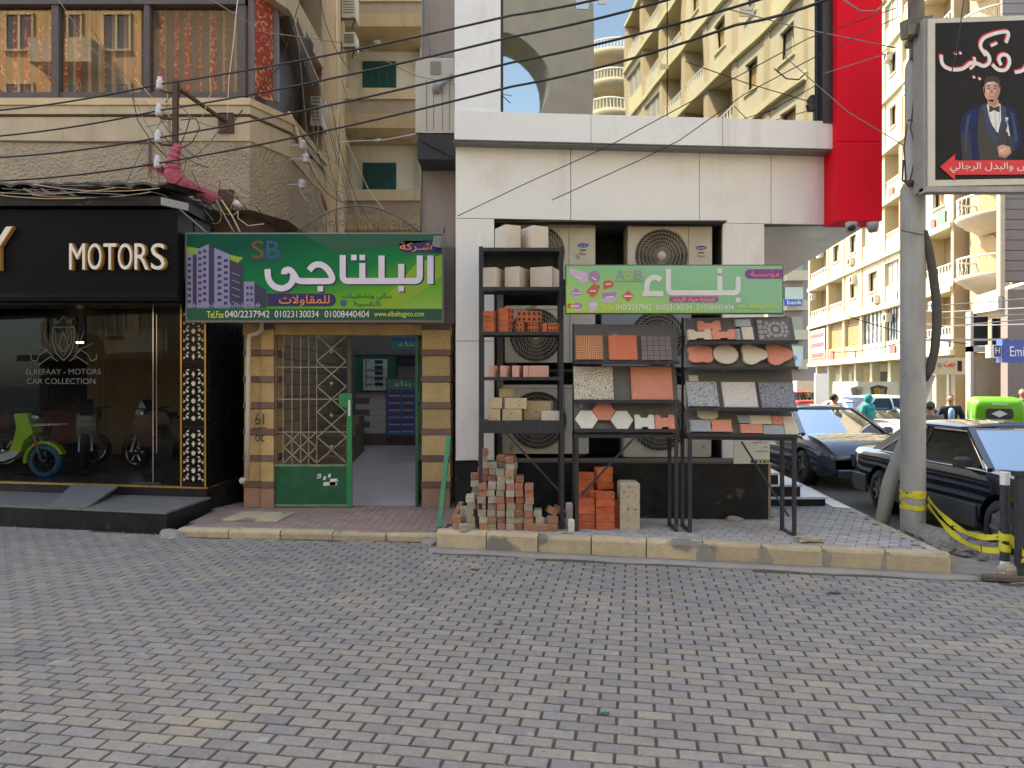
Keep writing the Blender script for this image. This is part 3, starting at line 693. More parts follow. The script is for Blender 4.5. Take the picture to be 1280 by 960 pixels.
# sloping display racks
def srack(label, x0, x1, Y0, slope, boards, legs, brace, base_y):
    X0, X1 = PX(x0,Y0), PX(x1,Y0); Yf = lambda x: Y0+slope*(x-X0)
    t = thing('display_rack', label, 'rack', at=((X0+X1)/2, Y0+.2, ZS), group='sloping tile display racks')
    fr = MB(); zb = PZ(base_y,Y0)
    for (xa, xb) in ((X0, X1),): fr.prism([(X0,zb-.04),(X1,zb-.04),(X1,zb),(X0,zb)], lambda u, v, d: Vector((u, Yf(u)+d, v)), 0, .03); fr.prism([(X0,zb-.04),(X1,zb-.04),(X1,zb),(X0,zb)], lambda u, v, d: Vector((u, Yf(u)+d, v)), .37, .4)
    fr.bar((X0+.02,Yf(X0),zb-.02),(X0+.02,Yf(X0)+.4,zb-.02),.036); fr.bar((X1-.02,Yf(X1),zb-.02),(X1-.02,Yf(X1)+.4,zb-.02),.036); fr.build('stand_frame', m_steel, t)
    for x in (X0+.025, X1-.025):
        mb = MB(); rack_leg_pair(mb, x, Yf(x)+.002, Yf(x)+.398, ZS, zb-.04, .04); mb.build('stand_leg', m_steel, t)
    mb = MB(); a, b = brace; mb.bar((a[0],Yf(a[0])+.02,a[1]),(b[0],Yf(b[0])+.02,b[1]),.035,.02); mb.build('brace', m_steel, t)
    ztop = PZ(boards[0][0],Y0)+.02
    for x in (X0+.012, X1-.012):
        mb = MB(); mb.box(x-.012, x+.012, Yf(x)+.30, Yf(x)+.33, zb, ztop); mb.build('post', m_steel, t)
    fns = []
    for (yt, yb) in boards:
        z0, z1 = PZ(yb,Y0), PZ(yt,Y0); k = .13/(z1-z0)
        fn = (lambda u, v, d, z0=z0, k=k: Vector((u, Yf(u)+.02+(v-z0)*k+d, v))); fns.append((fn, z0, z1))
        mb = MB(); mb.prism([(X0,z0),(X1,z0),(X1,z1),(X0,z1)], fn, .02, .03); bo = mb.build('sloping_board', m_board, t)
        mb = MB(); mb.prism([(X0,z0-.03),(X1,z0-.03),(X1,z0+.004),(X0,z0+.004)], lambda u, v, d: Vector((u, Yf(u)+d, v)), -.03, .03); mb.build('board_lip', m_steel, bo)
    return t, fns
R2Y = 8.30
r2, f2 = srack('black steel rack with three sloping boards of square tiles and hexagons', 718.5, 848, R2Y, -.02, ((404,452),(457,500.5),(503,536.5)), None, ((PX(792,R2Y),1.27),(PX(727,R2Y),.62)), 543)
R3Y = 8.22
r3, f3 = srack('black steel rack with four sloping boards at the corner, the rightmost one', 860, 988, R3Y, -.17, ((396,427.5),(430,459),(462,510),(513,542)), None, ((PX(924,R3Y),1.25),(PX(979,R3Y),.42)), 545)
def tile(fr, x0, x1, y0, y1, Y, mat, label, name='sample_tile', th=.03, group=None, pts=None, cat='tile', sh=0):
    fn, z0, z1 = fr; X0, X1 = PX(x0,Y), PX(x1,Y); za, zb = PZ(y1,Y), PZ(y0,Y)
    if pts is None: pts = [(X0+sh,za),(X1+sh,za),(X1,zb),(X0,zb)]
    else: pts = [(X0+(X1-X0)*p[0], za+(zb-za)*p[1]) for p in pts]
    mb = MB(); mb.prism(pts, fn, .016, .016-th); n = len(pts); cx = sum(p[0] for p in pts)/n; cz = sum(p[1] for p in pts)/n
    mb.prism([(cx+(p[0]-cx)*.95, cz+(p[1]-cz)*.95) for p in pts], fn, .015-th, .011-th)
    o = mb.build(name, mat); tag(o, label, cat, group); return o, (X0, X1, za, zb, fn, .011-th)
m_ribd = flat('rib_groove_shade', (.30,.13,.06), .9); m_plumd = flat('plum_groove_shade', (.14,.11,.12), .9); m_cobd = flat('cobble_groove_shade', (.14,.125,.115), .9)  # darker tile bases: groove shade under the relief is put into the colour
G2 = 'tiles on the middle rack'; G3 = 'tiles and pavers on the corner rack'
m_rib = M('ribbed_orange', (.66,.33,.17), (.56,.27,.14), .8, 8, .2); m_smooth = M('smooth_red', (.60,.17,.08), (.52,.14,.065), .7, 5)
m_plum = M('plum_tile', (.27,.215,.23), (.20,.165,.18), .8, 8)
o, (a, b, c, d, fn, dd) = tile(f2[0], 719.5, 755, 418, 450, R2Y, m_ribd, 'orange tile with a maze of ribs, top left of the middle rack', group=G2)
mb = MB(); n = 7; cx = (a+b)/2; cz = (c+d)/2; hx = (b-a)/2*.94; hz = (d-c)/2*.94
for sx in (-1, 1):
    for sz in (-1, 1):
        for k in range(n):
            t0 = (k+.15)/n; t1 = (k+.72)/n
            mb.prism([(cx+sx*hx*t0, cz+sz*hz*t1),(cx+sx*hx*t1, cz+sz*hz*t1),(cx+sx*hx*t1, cz+sz*hz),(cx+sx*hx*t0, cz+sz*hz)], fn, dd, dd-.006)
            mb.prism([(cx+sx*hx*t0, cz+sz*hz*t0),(cx+sx*hx*t0, cz+sz*hz*t1),(cx+sx*hx, cz+sz*hz*t1),(cx+sx*hx, cz+sz*hz*t0)], fn, dd, dd-.006)
mb.build('ribs', m_rib, o, kind='stuff')
tile(f2[0], 761.5, 797, 418.5, 450, R2Y, m_smooth, 'plain smooth red tile, top middle of the middle rack', group=G2)
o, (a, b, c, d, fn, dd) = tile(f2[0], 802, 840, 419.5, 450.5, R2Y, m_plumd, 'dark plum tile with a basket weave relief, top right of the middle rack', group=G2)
mb = MB()
for i in range(5):
    for j in range(5):
        for q in range(3):
            ux = a+(b-a)*(i+.08)/5; uz = c+(d-c)*(j+.08)/5; sx = (b-a)/5*.86; sz = (d-c)/5*.86
            if (i+j) % 2: mb.prism([(ux, uz+sz*(q+.1)/3),(ux+sx, uz+sz*(q+.1)/3),(ux+sx, uz+sz*(q+.8)/3),(ux, uz+sz*(q+.8)/3)], fn, dd, dd-.007)
            else: mb.prism([(ux+sx*(q+.1)/3, uz),(ux+sx*(q+.8)/3, uz),(ux+sx*(q+.8)/3, uz+sz),(ux+sx*(q+.1)/3, uz+sz)], fn, dd, dd-.007)
mb.build('relief', m_plum, o, kind='stuff')
m_cobb = M('pebble_cream', (.62,.56,.42), (.50,.44,.33), .85, 8, .3, 60, speck=((.13,.14,.17), 75, .53))
tile(f2[1], 718, 767.5, 458, 499.5, R2Y, m_cobb, 'large cream tile speckled like pebbles, left on the second board', group=G2)
tile(f2[1], 790, 841.5, 458, 499.5, R2Y, m_terr, 'large salmon tile with scratches, right on the second board', group=G2)
hexa = [(.27,0),(.73,0),(1,.5),(.73,1),(.27,1),(0,.5)]
tile(f2[2], 719, 748, 513.5, 535.5, R2Y, m_pale, 'pale hexagon paver at the left of the third board', 'hexagon_paver', .06, G2, hexa)
tile(f2[2], 741, 770, 503, 525.5, R2Y+.0, m_terr, 'salmon hexagon paver standing between two pale ones', 'hexagon_paver', .045, G2, hexa)
tile(f2[2], 763, 792, 514, 536, R2Y, m_pale, 'pale hexagon paver right of the salmon one', 'hexagon_paver', .06, G2, hexa)
bone = [(0,0),(.3,0),(.36,.14),(.64,.14),(.7,0),(1,0),(1,.9),(.95,1),(.76,1),(.68,.78),(.32,.78),(.24,1),(.05,1),(0,.9)]
tile(f2[2], 793.5, 818, 518.5, 536, R2Y, m_pale, 'pale notched paver on the third board', 'notched_paver', .06, G2, bone)
tile(f2[2], 818.5, 843, 518.5, 536, R2Y, m_terr, 'salmon notched paver at the right end of the third board', 'notched_paver', .06, G2, bone)
tile(f2[2], 809, 822, 511, 518, R2Y+.05, m_board, 'small dark square sample behind the pale notched paver', 'sample_tile', .02, G2)
# corner rack
Y3 = R3Y-.05
tile(f3[0], 875, 903, 400, 413, Y3, m_terr, 'salmon notched paver above two others on the top board', 'notched_paver', .045, G3, bone)
tile(f3[0], 862, 890, 411, 424.5, Y3, m_beige, 'beige notched paver at the left of the top board', 'notched_paver', .06, G3, bone)
tile(f3[0], 890.5, 918.5, 411.5, 424.5, Y3, m_terr, 'salmon notched paver right of the beige one', 'notched_paver', .06, G3, bone)
tile(f3[0], 919, 925, 411, 425, Y3, m_grey, 'thin pale grey paver standing on end', 'sample_paver', .04, G3)
tile(f3[0], 921, 939, 398.5, 408, Y3, m_grey, 'brown grey paver lying across the top of a beige one', 'sample_paver', .05, G3)
tile(f3[0], 927, 940, 408.5, 425, Y3, m_beige, 'beige paver standing upright on the top board', 'sample_paver', .05, G3)
m_cob2 = M('cobble_grey', (.33,.30,.27), (.26,.24,.22), .85, 7)
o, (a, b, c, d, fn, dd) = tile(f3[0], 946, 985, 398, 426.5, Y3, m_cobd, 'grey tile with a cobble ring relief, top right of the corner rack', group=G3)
mb = MB(); cx, cz = a+(b-a)*.55, (c+d)/2
for q, (rr, n) in enumerate(((.035,1),(.075,9),(.115,14))):
    for k in range(n):
        if n == 1: mb.prism(arcp(cx,cz,.03,0,350,10), fn, dd, dd-.005); continue
        a0 = 360/n*k+3; a1 = 360/n*(k+1)-3; pp = arcp(cx,cz,rr-.016,a0,a1,2)+arcp(cx,cz,rr+.016,a1,a0,2)
        if all(a+.01 < p[0] < b-.01 and c+.01 < p[1] < d-.01 for p in pp): mb.prism(pp, fn, dd, dd-.005)
for k in range(4): mb.prism([(a+.01,c+.02+k*.06),(a+.06,c+.02+k*.06),(a+.06,c+.065+k*.06),(a+.01,c+.065+k*.06)], fn, dd, dd-.005)
mb.build('cobbles', m_cob2, o, kind='stuff')
def blob(f, n=40): return [(.5+.5*math.cos(2*math.pi*k/n)*f(2*math.pi*k/n), .5+.5*math.sin(2*math.pi*k/n)*f(2*math.pi*k/n)) for k in range(n)]
cross = blob(lambda t: .86+.26*abs(math.sin(2*t))**1.5-.08)
tri = blob(lambda t: .93+.16*math.cos(3*(t-R(120))))
tri2 = blob(lambda t: .93+.16*math.cos(3*(t-R(0))))
tile(f3[1], 861, 895, 430, 455, Y3, m_terr, 'salmon star shaped paver with hollow sides at the left of the second board', 'shaped_paver', .06, G3, cross)
tile(f3[1], 893, 923, 430.5, 455, Y3, m_beige, 'round beige paver on the second board', 'round_paver', .06, G3, blob(lambda t: 1))
tile(f3[1], 925, 957, 430, 456, Y3, m_beige, 'beige three lobed paver next to the round one', 'shaped_paver', .06, G3, tri)
tile(f3[1], 954, 986, 429, 457, Y3, m_terr, 'salmon three lobed paver at the right end of the second board', 'shaped_paver', .06, G3, tri2)
m_gr1 = M('granite_grey', (.44,.46,.45), (.34,.36,.36), .7, 8, .2, 60, speck=((.10,.11,.12), 85, .53)); m_gr2 = M('granite_cream', (.60,.56,.50), (.52,.48,.43), .7, 8, .2, 60, speck=((.2,.18,.16), 55, .64)); m_gr3 = M('granite_dark', (.30,.31,.34), (.22,.23,.26), .7, 8, .2, 60, speck=((.07,.07,.08), 85, .52))
tile(f3[2], 861, 898, 477, 509-1, Y3, m_gr1, 'green grey granite tile, left on the third board', group=G3, sh=.015)
tile(f3[2], 904, 944, 477.5, 509, Y3, m_gr2, 'cream granite tile, middle of the third board', group=G3, sh=.015)
tile(f3[2], 948, 988, 478, 509.5, Y3, m_gr3, 'dark grey granite tile, right on the third board', group=G3, sh=.02)
tile(f3[2], 863, 874, 469, 476.5, Y3+.1, m_beige, 'small cream chip of stone behind the granite tiles', 'stone_chip', .02, G3)
tile(f3[3], 876, 901, 511, 525, Y3, m_beige, 'cream wavy paver behind the grey one on the lowest board', 'shaped_paver', .03, G3, blob(lambda t: .97+.12*abs(math.sin(2*t))))
wav = [(0,0)]+[(k/12, .06*(k % 2)) for k in range(1,12)]+[(1,0),(.96,.5),(1,1)]+[(1-k/12, 1-.06*(k % 2)) for k in range(1,12)]+[(0,1),(.04,.5)]
tile(f3[3], 865, 890, 525, 540, Y3, m_grey, 'grey zigzag paver at the left of the lowest board', 'shaped_paver', .06, G3, wav)
tile(f3[3], 890, 915, 524.5, 540, Y3, m_terr, 'salmon zigzag paver beside the grey zigzag one', 'shaped_paver', .06, G3, wav)
for (x0,x1,y0,y1,m_,l) in ((924,938,519.5,529,m_grey,'short grey'),(937.5,963,519.5,530,m_beige,'long beige'),(963.5,976,520,530.5,m_terr,'short red'),(976.5,991,520.5,542,m_beige,'upright ochre'),
    (925,951,530,541,m_terr,'long red'),(951.5,976,531,542,m_grey,'long grey')): tile(f3[3], x0, x1, y0, y1, Y3, m_, l+' paver in the block pattern at the right of the lowest board', 'sample_paver', .04, G3)
# ---------------------------------------------------------------- brick heaps
PB = 8.49; cnt = 0
m_pvg = M('heap_grey', (.50,.44,.33), (.28,.25,.20), .9, 14, .9, 60, per=.22); m_pvr = M('heap_red', (.48,.22,.13), (.27,.14,.095), .9, 14, .9, 60, per=.2)
hb = {}
def hbrick(x, y, z, w, h, d, red, label, grp, rz=0, ry=0):
    key = (round(w, 3), round(h, 3), round(d, 3), red)
    if key not in hb:
        mb = MB(); mb.box(-w/2, w/2, -d/2, d/2, 0, h, .006); o = mb.build('block_paver', m_pvr if red else m_pvg, origin=(0,0,0)); hb[key] = o; o.location = (x,y,z)
    else: o = piece(hb[key], (x,y,z), None, None, 'block_paver')
    o.rotation_euler = (0, ry, rz); tag(o, label, 'paver', grp); return o
ordn = ['lowest','second from the ground','third from the ground','fourth from the ground','fifth from the ground','sixth from the ground','seventh from the ground','eighth from the ground','ninth from the ground','tenth from the ground','eleventh from the ground','twelfth from the ground','thirteenth from the ground','fourteenth from the ground']
cols = [(603.5,605),(614.5,600),(626,584),(638,571),(649,598),(660.5,606),(673,637)]
colw = .103; names = ['first','second','third','fourth','fifth','sixth','seventh']
GH = 'grey and red block pavers heaped beside the steel rack'
for ci, (px, top) in enumerate(cols):
    Y = PB+random.uniform(-.02,.02)-.03*(ci > 4); base = ZS; z = base; n = max(2, int(round((PZ(top,Y)-base)/.0765)))
    for k in range(n):
        red = random.random() < (.42 if ci != 5 else .6); lb_ = f'{"red" if red else "grey"} block paver, {ordn[k]}, {names[ci]} column of the heap'
        hbrick(PX(px,Y)+random.uniform(-.009,.009), Y+random.uniform(-.03,.03), z, colw-.008, .074, .20, red, lb_, GH, random.uniform(-.09,.09), random.uniform(-.02,.02)); z += .0775
for ci, (px, top, dy) in enumerate(((604,563,.13),(616,577,.13),(628,566,.17),(640,572,.12),(596,590,.2))):
    Y = PB+.12+dy; z = ZS; n = int(round((PZ(top,Y)-ZS)/.0765))
    for k in range(n):
        if ci < 4 and k < 7: z += .0765; continue
        red = random.random() < .5
        hbrick(PX(px,Y)+random.uniform(-.012,.012), Y+random.uniform(-.02,.02), z, .11, .074, .2, red, f'{"red" if red else "grey"} block paver, {ordn[min(k,13)]}, {names[ci]} rear column of the heap', GH, random.uniform(-.12,.12)); z += .0765
for ci, (px, n, Y) in enumerate(((589,5,PB+.05),(580,3,PB+.12),(571,2,PB))):
    for k in range(n):
        red = random.random() < .15
        hbrick(PX(px,Y)+random.uniform(-.01,.01), Y, ZS+k*.078, .10, .075, .2, red, f'{"red" if red else "grey"} block paver, {ordn[k]}, {names[ci]} low stack left of the rack leg', 'low stacks left of the rack leg', random.uniform(-.15,.15))
hbrick(PX(580,8.4), 8.34, ZS, .1, .08, .1, False, 'sandy yellow paver lying alone at the foot of the rack leg', 'low stacks left of the rack leg', .2)
for k, (px, y, z, red, l) in enumerate(((690,8.36,0,True,'lower red paver with a round nose at the right foot of the heap'),(690.5,8.38,.085,True,'upper red paver with a round nose at the right foot of the heap'),(688,8.5,.17,True,'tilted dark red paver on top beside the rack leg'),
    (697,8.55,.17,True,'dark red paver leaning on the rack leg'),(673,8.36,0,True,'long red paver lying at the front of the heap'))):
    hbrick(PX(px,y), y, ZS+z, .2 if k == 4 else .12, .08, .1, red, l, 'red pavers at the right foot of the heap', .1*k if k < 4 else 0, .5 if k in (2,3) else 0)
for k, (px, w, h, y) in enumerate(((711.5,.08,.28,8.62),(714,.07,.14,8.33))):
    mb = MB(); X = PX(px,y); mb.box(X-w/2, X+w/2, y-.04, y+.04, ZS, ZS+h, .012); tag(mb.build('block_paver', m_pale), ['tall pale paver upright behind the rack leg','small pale paver standing on the kerb between the heaps'][k], 'paver')
# red solid bricks
GR = 'bright red bricks stacked under the middle rack'; RB = {}
def rbrick(x, y, z, w, h, d, l, rz=0, ry=0):
    key = (w, h, d)
    if key not in RB:
        mb = MB(); mb.box(-w/2, w/2, -d/2, d/2, 0, h, .008); o = mb.build('red_brick', m_hot, origin=(0,0,0)); RB[key] = o; o.location = (x,y,z)
    else: o = piece(RB[key], (x,y,z), None, None, 'red_brick')
    o.rotation_euler = (0, ry, rz); tag(o, l, 'brick', GR)
m_hot = M('bright_clay', (.62,.155,.06), (.42,.09,.04), .85, 12, .9, 50, per=.16, speck=((.25,.05,.03), 14, .66))
for k in range(4): rbrick(PX(733,8.42), 8.5+random.uniform(-.01,.01), ZS+k*.088, .205, .085, .1, f'bright red brick in the left stack, {ordn[k]}', random.uniform(-.03,.03))
for k in range(5): rbrick(PX(757,8.40), 8.48+random.uniform(-.01,.01), ZS+k*.088, .215, .085, .11, f'bright red brick in the right stack, {ordn[k]}', random.uniform(-.03,.03))
for k in range(5): rbrick(PX(733,8.6)+random.uniform(-.01,.01), 8.68, ZS+.2+k*.088, .19, .085, .1, f'bright red brick at the back left, {ordn[k]} of the rear stack', random.uniform(-.3,.3))
for k in range(3): rbrick(PX(756,8.6), 8.68+.02*k, ZS+.44+k*.086, .20, .085, .11, f'broken red brick on the back of the right stack, {["lowest","middle","topmost"][k]}', random.uniform(-.3,.3), random.uniform(-.1,.1))
rbrick(PX(746,8.5), 8.55, ZS+.35, .16, .085, .1, 'ridged red brick lying between the two red stacks', .4)
for k in range(3): rbrick(PX(773,8.5), 8.58, ZS+.0+k*.11, .1, .1, .1, f'short red brick right of the right stack, {["lowest","middle","topmost"][k]}', .2)
X = PX(787.5,8.42); mb = MB(); mb.box(X-.115, X+.115, 8.42, 8.66, ZS, ZS+.55, .02)
tag(mb.build('concrete_block', M('rough_block',(.52,.43,.32),(.40,.33,.25),.95,10,.8,60,speck=((.25,.2,.15),24,.6))), 'tall rough beige concrete block standing right of the red bricks', 'block')
# loose rocks and rubble
def rock(c, r, sx, sy, sz, mat, label, name='rock', seed=1, cat='rock', kind=None):
    rnd = random.Random(seed); bm = bmesh.new(); bmesh.ops.create_icosphere(bm, subdivisions=3, radius=r)
    from mathutils import noise
    for v in bm.verts:
        k = 1+.45*noise.noise(v.co*2.2/r*.5+Vector((seed,0,0)))+.2*noise.noise(v.co*5/r*.5+Vector((0,seed,0))); v.co *= k
        v.co.x *= sx; v.co.y *= sy; v.co.z = max(v.co.z*sz, -r*.25)
    me = bpy.data.meshes.new(name); bm.to_mesh(me); bm.free(); me.materials.append(mat)
    o = bpy.data.objects.new(name, me); COL.objects.link(o); o.location = c; WP[o] = Vector(c)
    if kind: o['kind'] = kind; o.rotation_euler = (0,0,seed)
    else: tag(o, label, cat)
    return o
rock((-4.24,9.0,.01), .17, 1.3, .9, .42, m_cem, '', 'cement_patch', 15, kind='structure'); rock((-.95,8.6,.0), .12, 1.2, 1, .5, m_cem, '', 'cement_patch', 16, kind='structure')
m_rock = M('sandstone', (.40,.33,.24), (.26,.21,.16), .95, 9, .8, 40)
rock(Vector((PX(1011,7.75),7.75,.23)), .085, 1.6, .9, .6, m_rock, 'rough brown rock lying on the sidewalk tiles', seed=3)
rock(Vector((PX(919,8.95), 8.95, .22)), .06, 1.7, .8, .6, m_rock, 'small white and brown rubble at the foot of the black plinth', seed=6)
mb_ = M('rubble', (.38,.34,.29), (.20,.175,.155), .95, 16, 1, 30, bdist=5)
rock((4.95,8.35,.02), .42, 1.25, .95, .55, mb_, 'mound of broken concrete around the pole base', 'rubble_mound', 9, 'rubble')
rock((5.25,7.95,.02), .3, 1.2, .8, .45, mb_, 'smaller spill of broken concrete in front of the pole', 'rubble_mound', 12, 'rubble')
for k in range(34):
    a = random.uniform(0, 6.28); rr = random.uniform(.35,.75)
    rock((5.05+rr*math.cos(a)*.8, 8.1+rr*math.sin(a)*.6, .03), random.uniform(.02,.05), 1, 1, .7, mb_, '', 'rubble_chip', 30+k, 'rubble', kind='stuff')
# grit on the road
gr = MB()
for k in range(900):
    x = random.uniform(-7, 7); y = random.uniform(3.4, 8.3)
    if random.random() < .6: y = kerb_y(x)-abs(random.gauss(0, .28))
    if y > kerb_y(x): continue
    r = random.uniform(.002,.007); gr.obox((x,y,r*.4), (random.random(),random.random(),.2), (0,.3,1), r, r*.7, r*.5)
gr.build('grit', M('grit',(.38,.31,.22),(.2,.17,.13),.95,30), kind='stuff')
for k, (px, py, s, l) in enumerate(((1043,742,.035,'dark crumpled leaf on the pavers below the kerb'),(594,712,.03,'brown dry leaf on the pavers near the kerb'),(624,781,.022,'small brown leaf in the middle of the road'),(756,893,.02,'scrap of green plastic on the pavers'))):
    Y = EYE*FPX/(py-480); rock((PX(px,Y), Y, .008), s, 1.5, .9, .35, flat('scrap%d' % k, [(.05,.04,.035),(.22,.12,.07),(.2,.11,.07),(.02,.15,.07)][k]), l, 'litter', 50+k, 'litter')
# leaning green pole and red board left of the rack
mb = MB(); a = Vector(P(549,684,8.5)); a.z = .21; b = P(561,545,9.15); mb.bar(a, b, .055, .03); tag(mb.build('green_pole', M('green_paint',(.03,.25,.09),(.02,.15,.06),.5,8)), 'green painted steel bar leaning against the stone pillar left of the brick heap', 'bar')
mb = MB(); a = P(562,652,8.6); a.z = .22; b = P(577,628,8.95); mb.bar(a, b, .06, .03); tag(mb.build('red_board', m_pvr), 'reddish plank leaning left of the grey pavers', 'plank')
mb = MB(); mb.bar(P(575,640,8.9), P(592,612,9.0), .03, .02); tag(mb.build('dark_stick', m_dark), 'dark stick leaning behind the grey pavers', 'stick')
# ---------------------------------------------------------------- printed signs
def grad(name, stops, vec, lo, hi, rough=.35, wob=.25, sc=.9):
    m = bpy.data.materials.new(name); m.use_nodes = True; nt = m.node_tree; N = nt.nodes; L = nt.links; b = N['Principled BSDF']; b.inputs['Roughness'].default_value = rough; b.inputs['Specular IOR Level'].default_value = .15
    tc = N.new('ShaderNodeTexCoord'); d = N.new('ShaderNodeVectorMath'); d.operation = 'DOT_PRODUCT'; d.inputs[1].default_value = vec
    n = N.new('ShaderNodeTexNoise'); n.inputs['Scale'].default_value = sc; n.inputs['Detail'].default_value = 1
    L.new(tc.outputs['Object'], d.inputs[0]); L.new(tc.outputs['Object'], n.inputs['Vector'])
    a = N.new('ShaderNodeMath'); a.operation = 'MULTIPLY_ADD'; a.inputs[1].default_value = wob; L.new(n.outputs[0], a.inputs[0]); L.new(d.outputs['Value'], a.inputs[2])
    r = N.new('ShaderNodeMapRange'); r.inputs[1].default_value = lo; r.inputs[2].default_value = hi; L.new(a.outputs[0], r.inputs[0])
    cr = N.new('ShaderNodeValToRGB'); e = cr.color_ramp.elements
    while len(e) < len(stops): e.new(.5)
    for k, (p, c) in enumerate(stops): e[k].position = p; e[k].color = (*c, 1)
    L.new(r.outputs[0], cr.inputs[0]); L.new(cr.outputs[0], b.inputs['Base Color']); return m
def q(s, Y, x0, x1, y0, y1): return [(PX(x0,Y),PZ(y1,Y)),(PX(x1,Y),PZ(y1,Y)),(PX(x1,Y),PZ(y0,Y)),(PX(x0,Y),PZ(y0,Y))]
def ppoly(pts, Y): return [(PX(x,Y),PZ(y,Y)) for x, y in pts]
def lettering(par, Y, body, x0, x1, y0, y1, mat, d=.004, off=.0, name='lettering', th=.0015):
    mb = MB(); mb.text(body, XZ(Y), -d, -d-th, PX((x0+x1)/2,Y), PZ((y0+y1)/2,Y), (x1-x0)*Y/FPX, (y1-y0)*Y/FPX, off); return mb.build(name, mat, par)
def patch(par, Y, pts, mat, d=.002, name='printed_shape', th=.001):
    mb = MB()
    for p in (pts if isinstance(pts[0][0], (list, tuple)) else [pts]): mb.prism(ppoly(p, Y), XZ(Y), -d, -d-th)
    return mb.build(name, mat, par)
m_navy = flat('print_navy', (.02,.015,.11), .4); m_or = flat('print_orange', (.95,.32,.10), .4); m_lil = flat('print_lilac_white', (.74,.70,.80), .35)
m_shad = flat('print_shadow', (.02,.03,.05), .5); m_yl = flat('print_yellow', (.75,.75,.10), .4); m_dgreen = flat('print_dark_green', (.0,.085,.045), .4)
Y1 = 10.0
s1 = thing('shop_sign', 'wide dark green sign with big white Arabic lettering and printed towers above the gate', 'sign', at=(PX(392,Y1), Y1+.1, PZ(402,Y1)))
mb = MB(); mb.box(PX(231.5,Y1), PX(554,Y1), Y1+.012, Y1+.16, PZ(402.5,Y1), PZ(290.5,Y1), .006); mb.build('sign_frame', m_wireg, s1)
mg1 = grad('green_print', [(0,(.36,.50,.12)),(.30,(.12,.38,.03)),(.55,(.0,.20,.06)),(1,(.0,.08,.05))], (-.22,0,.9), -.15, 1.25)
mb = MB(); mb.prism(q(0,Y1,233.5,552.5,292.5,400), XZ(Y1), .0, .012); mb.build('printed_face', mg1, s1)
patch(s1, Y1, [(233.5,386),(552.5,386),(552.5,400),(233.5,400)], m_dgreen, .001)
patch(s1, Y1, [(233.5,308),(262,313),(304,322),(296,330),(233.5,335)], flat('print_lime',(.25,.42,.03),.4), .001); patch(s1, Y1, [(520,330),(552.5,318),(552.5,345),(500,386),(470,386)], MATS['print_lime'], .001)
patch(s1, Y1, [[(380,294),(470,294),(552,294),(552,300),(420,316)]], flat('print_teal',(.0,.09,.055),.4), .001)
def kufic(par, Y, strokes, dots, w, mat, d, dx=0, dy=0, name='big_lettering'):
    mb = MB()
    for k, s in enumerate(strokes): mb.prism(stroke([(PX(x+dx,Y),PZ(y+dy,Y)) for x, y in s], w*Y/FPX), XZ(Y), -d, -d-.0015-.0003*k)
    for (x, y, r) in dots: mb.prism(ppoly([(x-r+dx,y-r+dy),(x+r+dx,y-r+dy),(x+r+dx,y+r+dy),(x-r+dx,y+r+dy)], Y), XZ(Y), -d, -d-.003)
    return mb.build(name, mat, par)
S1 = [[(538,319.5),(538,355)], [(524.8,319.5),(524.8,351.3),(428.5,351.3),(428.5,319)], [(501.6,330),(501.6,350)], [(477,319.5),(477,350)], [(453,329),(453,350)],
      [(386.5,338),(392,331.5),(401,330),(411,337),(417.5,351.5),(372,351.5),(367,342),(362,336.5),(355.5,338.5),(355.5,343)], [(367,342),(366,354),(355,361.5),(343,359),(335.5,350),(334.5,336.5)]]
D1 = [(501.6,361,3.4),(442.5,322,3.4),(453,322,3.4),(400.6,361,3.4)]
kufic(s1, Y1, S1, D1, 8.2, m_shad, .003, 1.6, 1.3, 'lettering_shadow'); kufic(s1, Y1, S1, D1, 7.6, m_lil, .006)
mb = MB(); mb.prism([(PX(x,Y1),PZ(y,Y1)) for x, y in arcp(506,308.7,7.6,90,270,6,7.6)]+[(PX(551,Y1),PZ(301,Y1)),(PX(551,Y1),PZ(316.3,Y1))], XZ(Y1), -.001, -.002); mb.build('navy_pill', m_navy, s1); mb = MB()
mb.prism([(PX(x,Y1),PZ(y,Y1)) for x, y in arcp(412,375,8,-90,90,6,8)]+[(PX(334,Y1),PZ(383,Y1)),(PX(334,Y1),PZ(367,Y1))], XZ(Y1), -.002, -.003); mb.build('navy_pill', m_navy, s1)
lettering(s1, Y1, ar('شـركة'), 500, 540, 303, 315, m_or, .003, .02); lettering(s1, Y1, ar('للمقاولات'), 349, 412, 369, 382.5, m_or, .004, .025)
lettering(s1, Y1, ar('مبانى وتشطيبات'), 428, 490, 366, 374.5, m_navy, .002, .02); lettering(s1, Y1, ar('بالتقسيط'), 441, 477, 376, 384, m_navy, .002, .02)
patch(s1, Y1, [(426,375),(433,375),(434,379),(432,383),(427,383),(425,379)], flat('print_blue',(.03,.12,.25),.4), .002)
lettering(s1, Y1, 'S', 315, 330, 301, 323, flat('logo_red',(.20,.05,.04),.4), .002, .02, 'logo_letter'); lettering(s1, Y1, 'B', 333, 350, 301, 323, flat('logo_blue',(.02,.08,.22),.4), .002, .02, 'logo_letter')
patch(s1, Y1, [(312,325),(353,325),(353,326.2),(312,326.2)], m_navy, .002)
for b_, a, e, m_ in (('Tel.Fax',259,280,m_yl),('040/2237942',281.5,337,m_whitep),('01023130034',343.5,398.5,m_whitep),('01008440404',406,461.5,m_whitep),('www.elbeltagyco.com',468,530,m_yl)):
    lettering(s1, Y1, b_, a, e, 388.3 if m_ is m_whitep else 389, 396.8 if m_ is m_whitep else 397.5, m_, .003, .018)
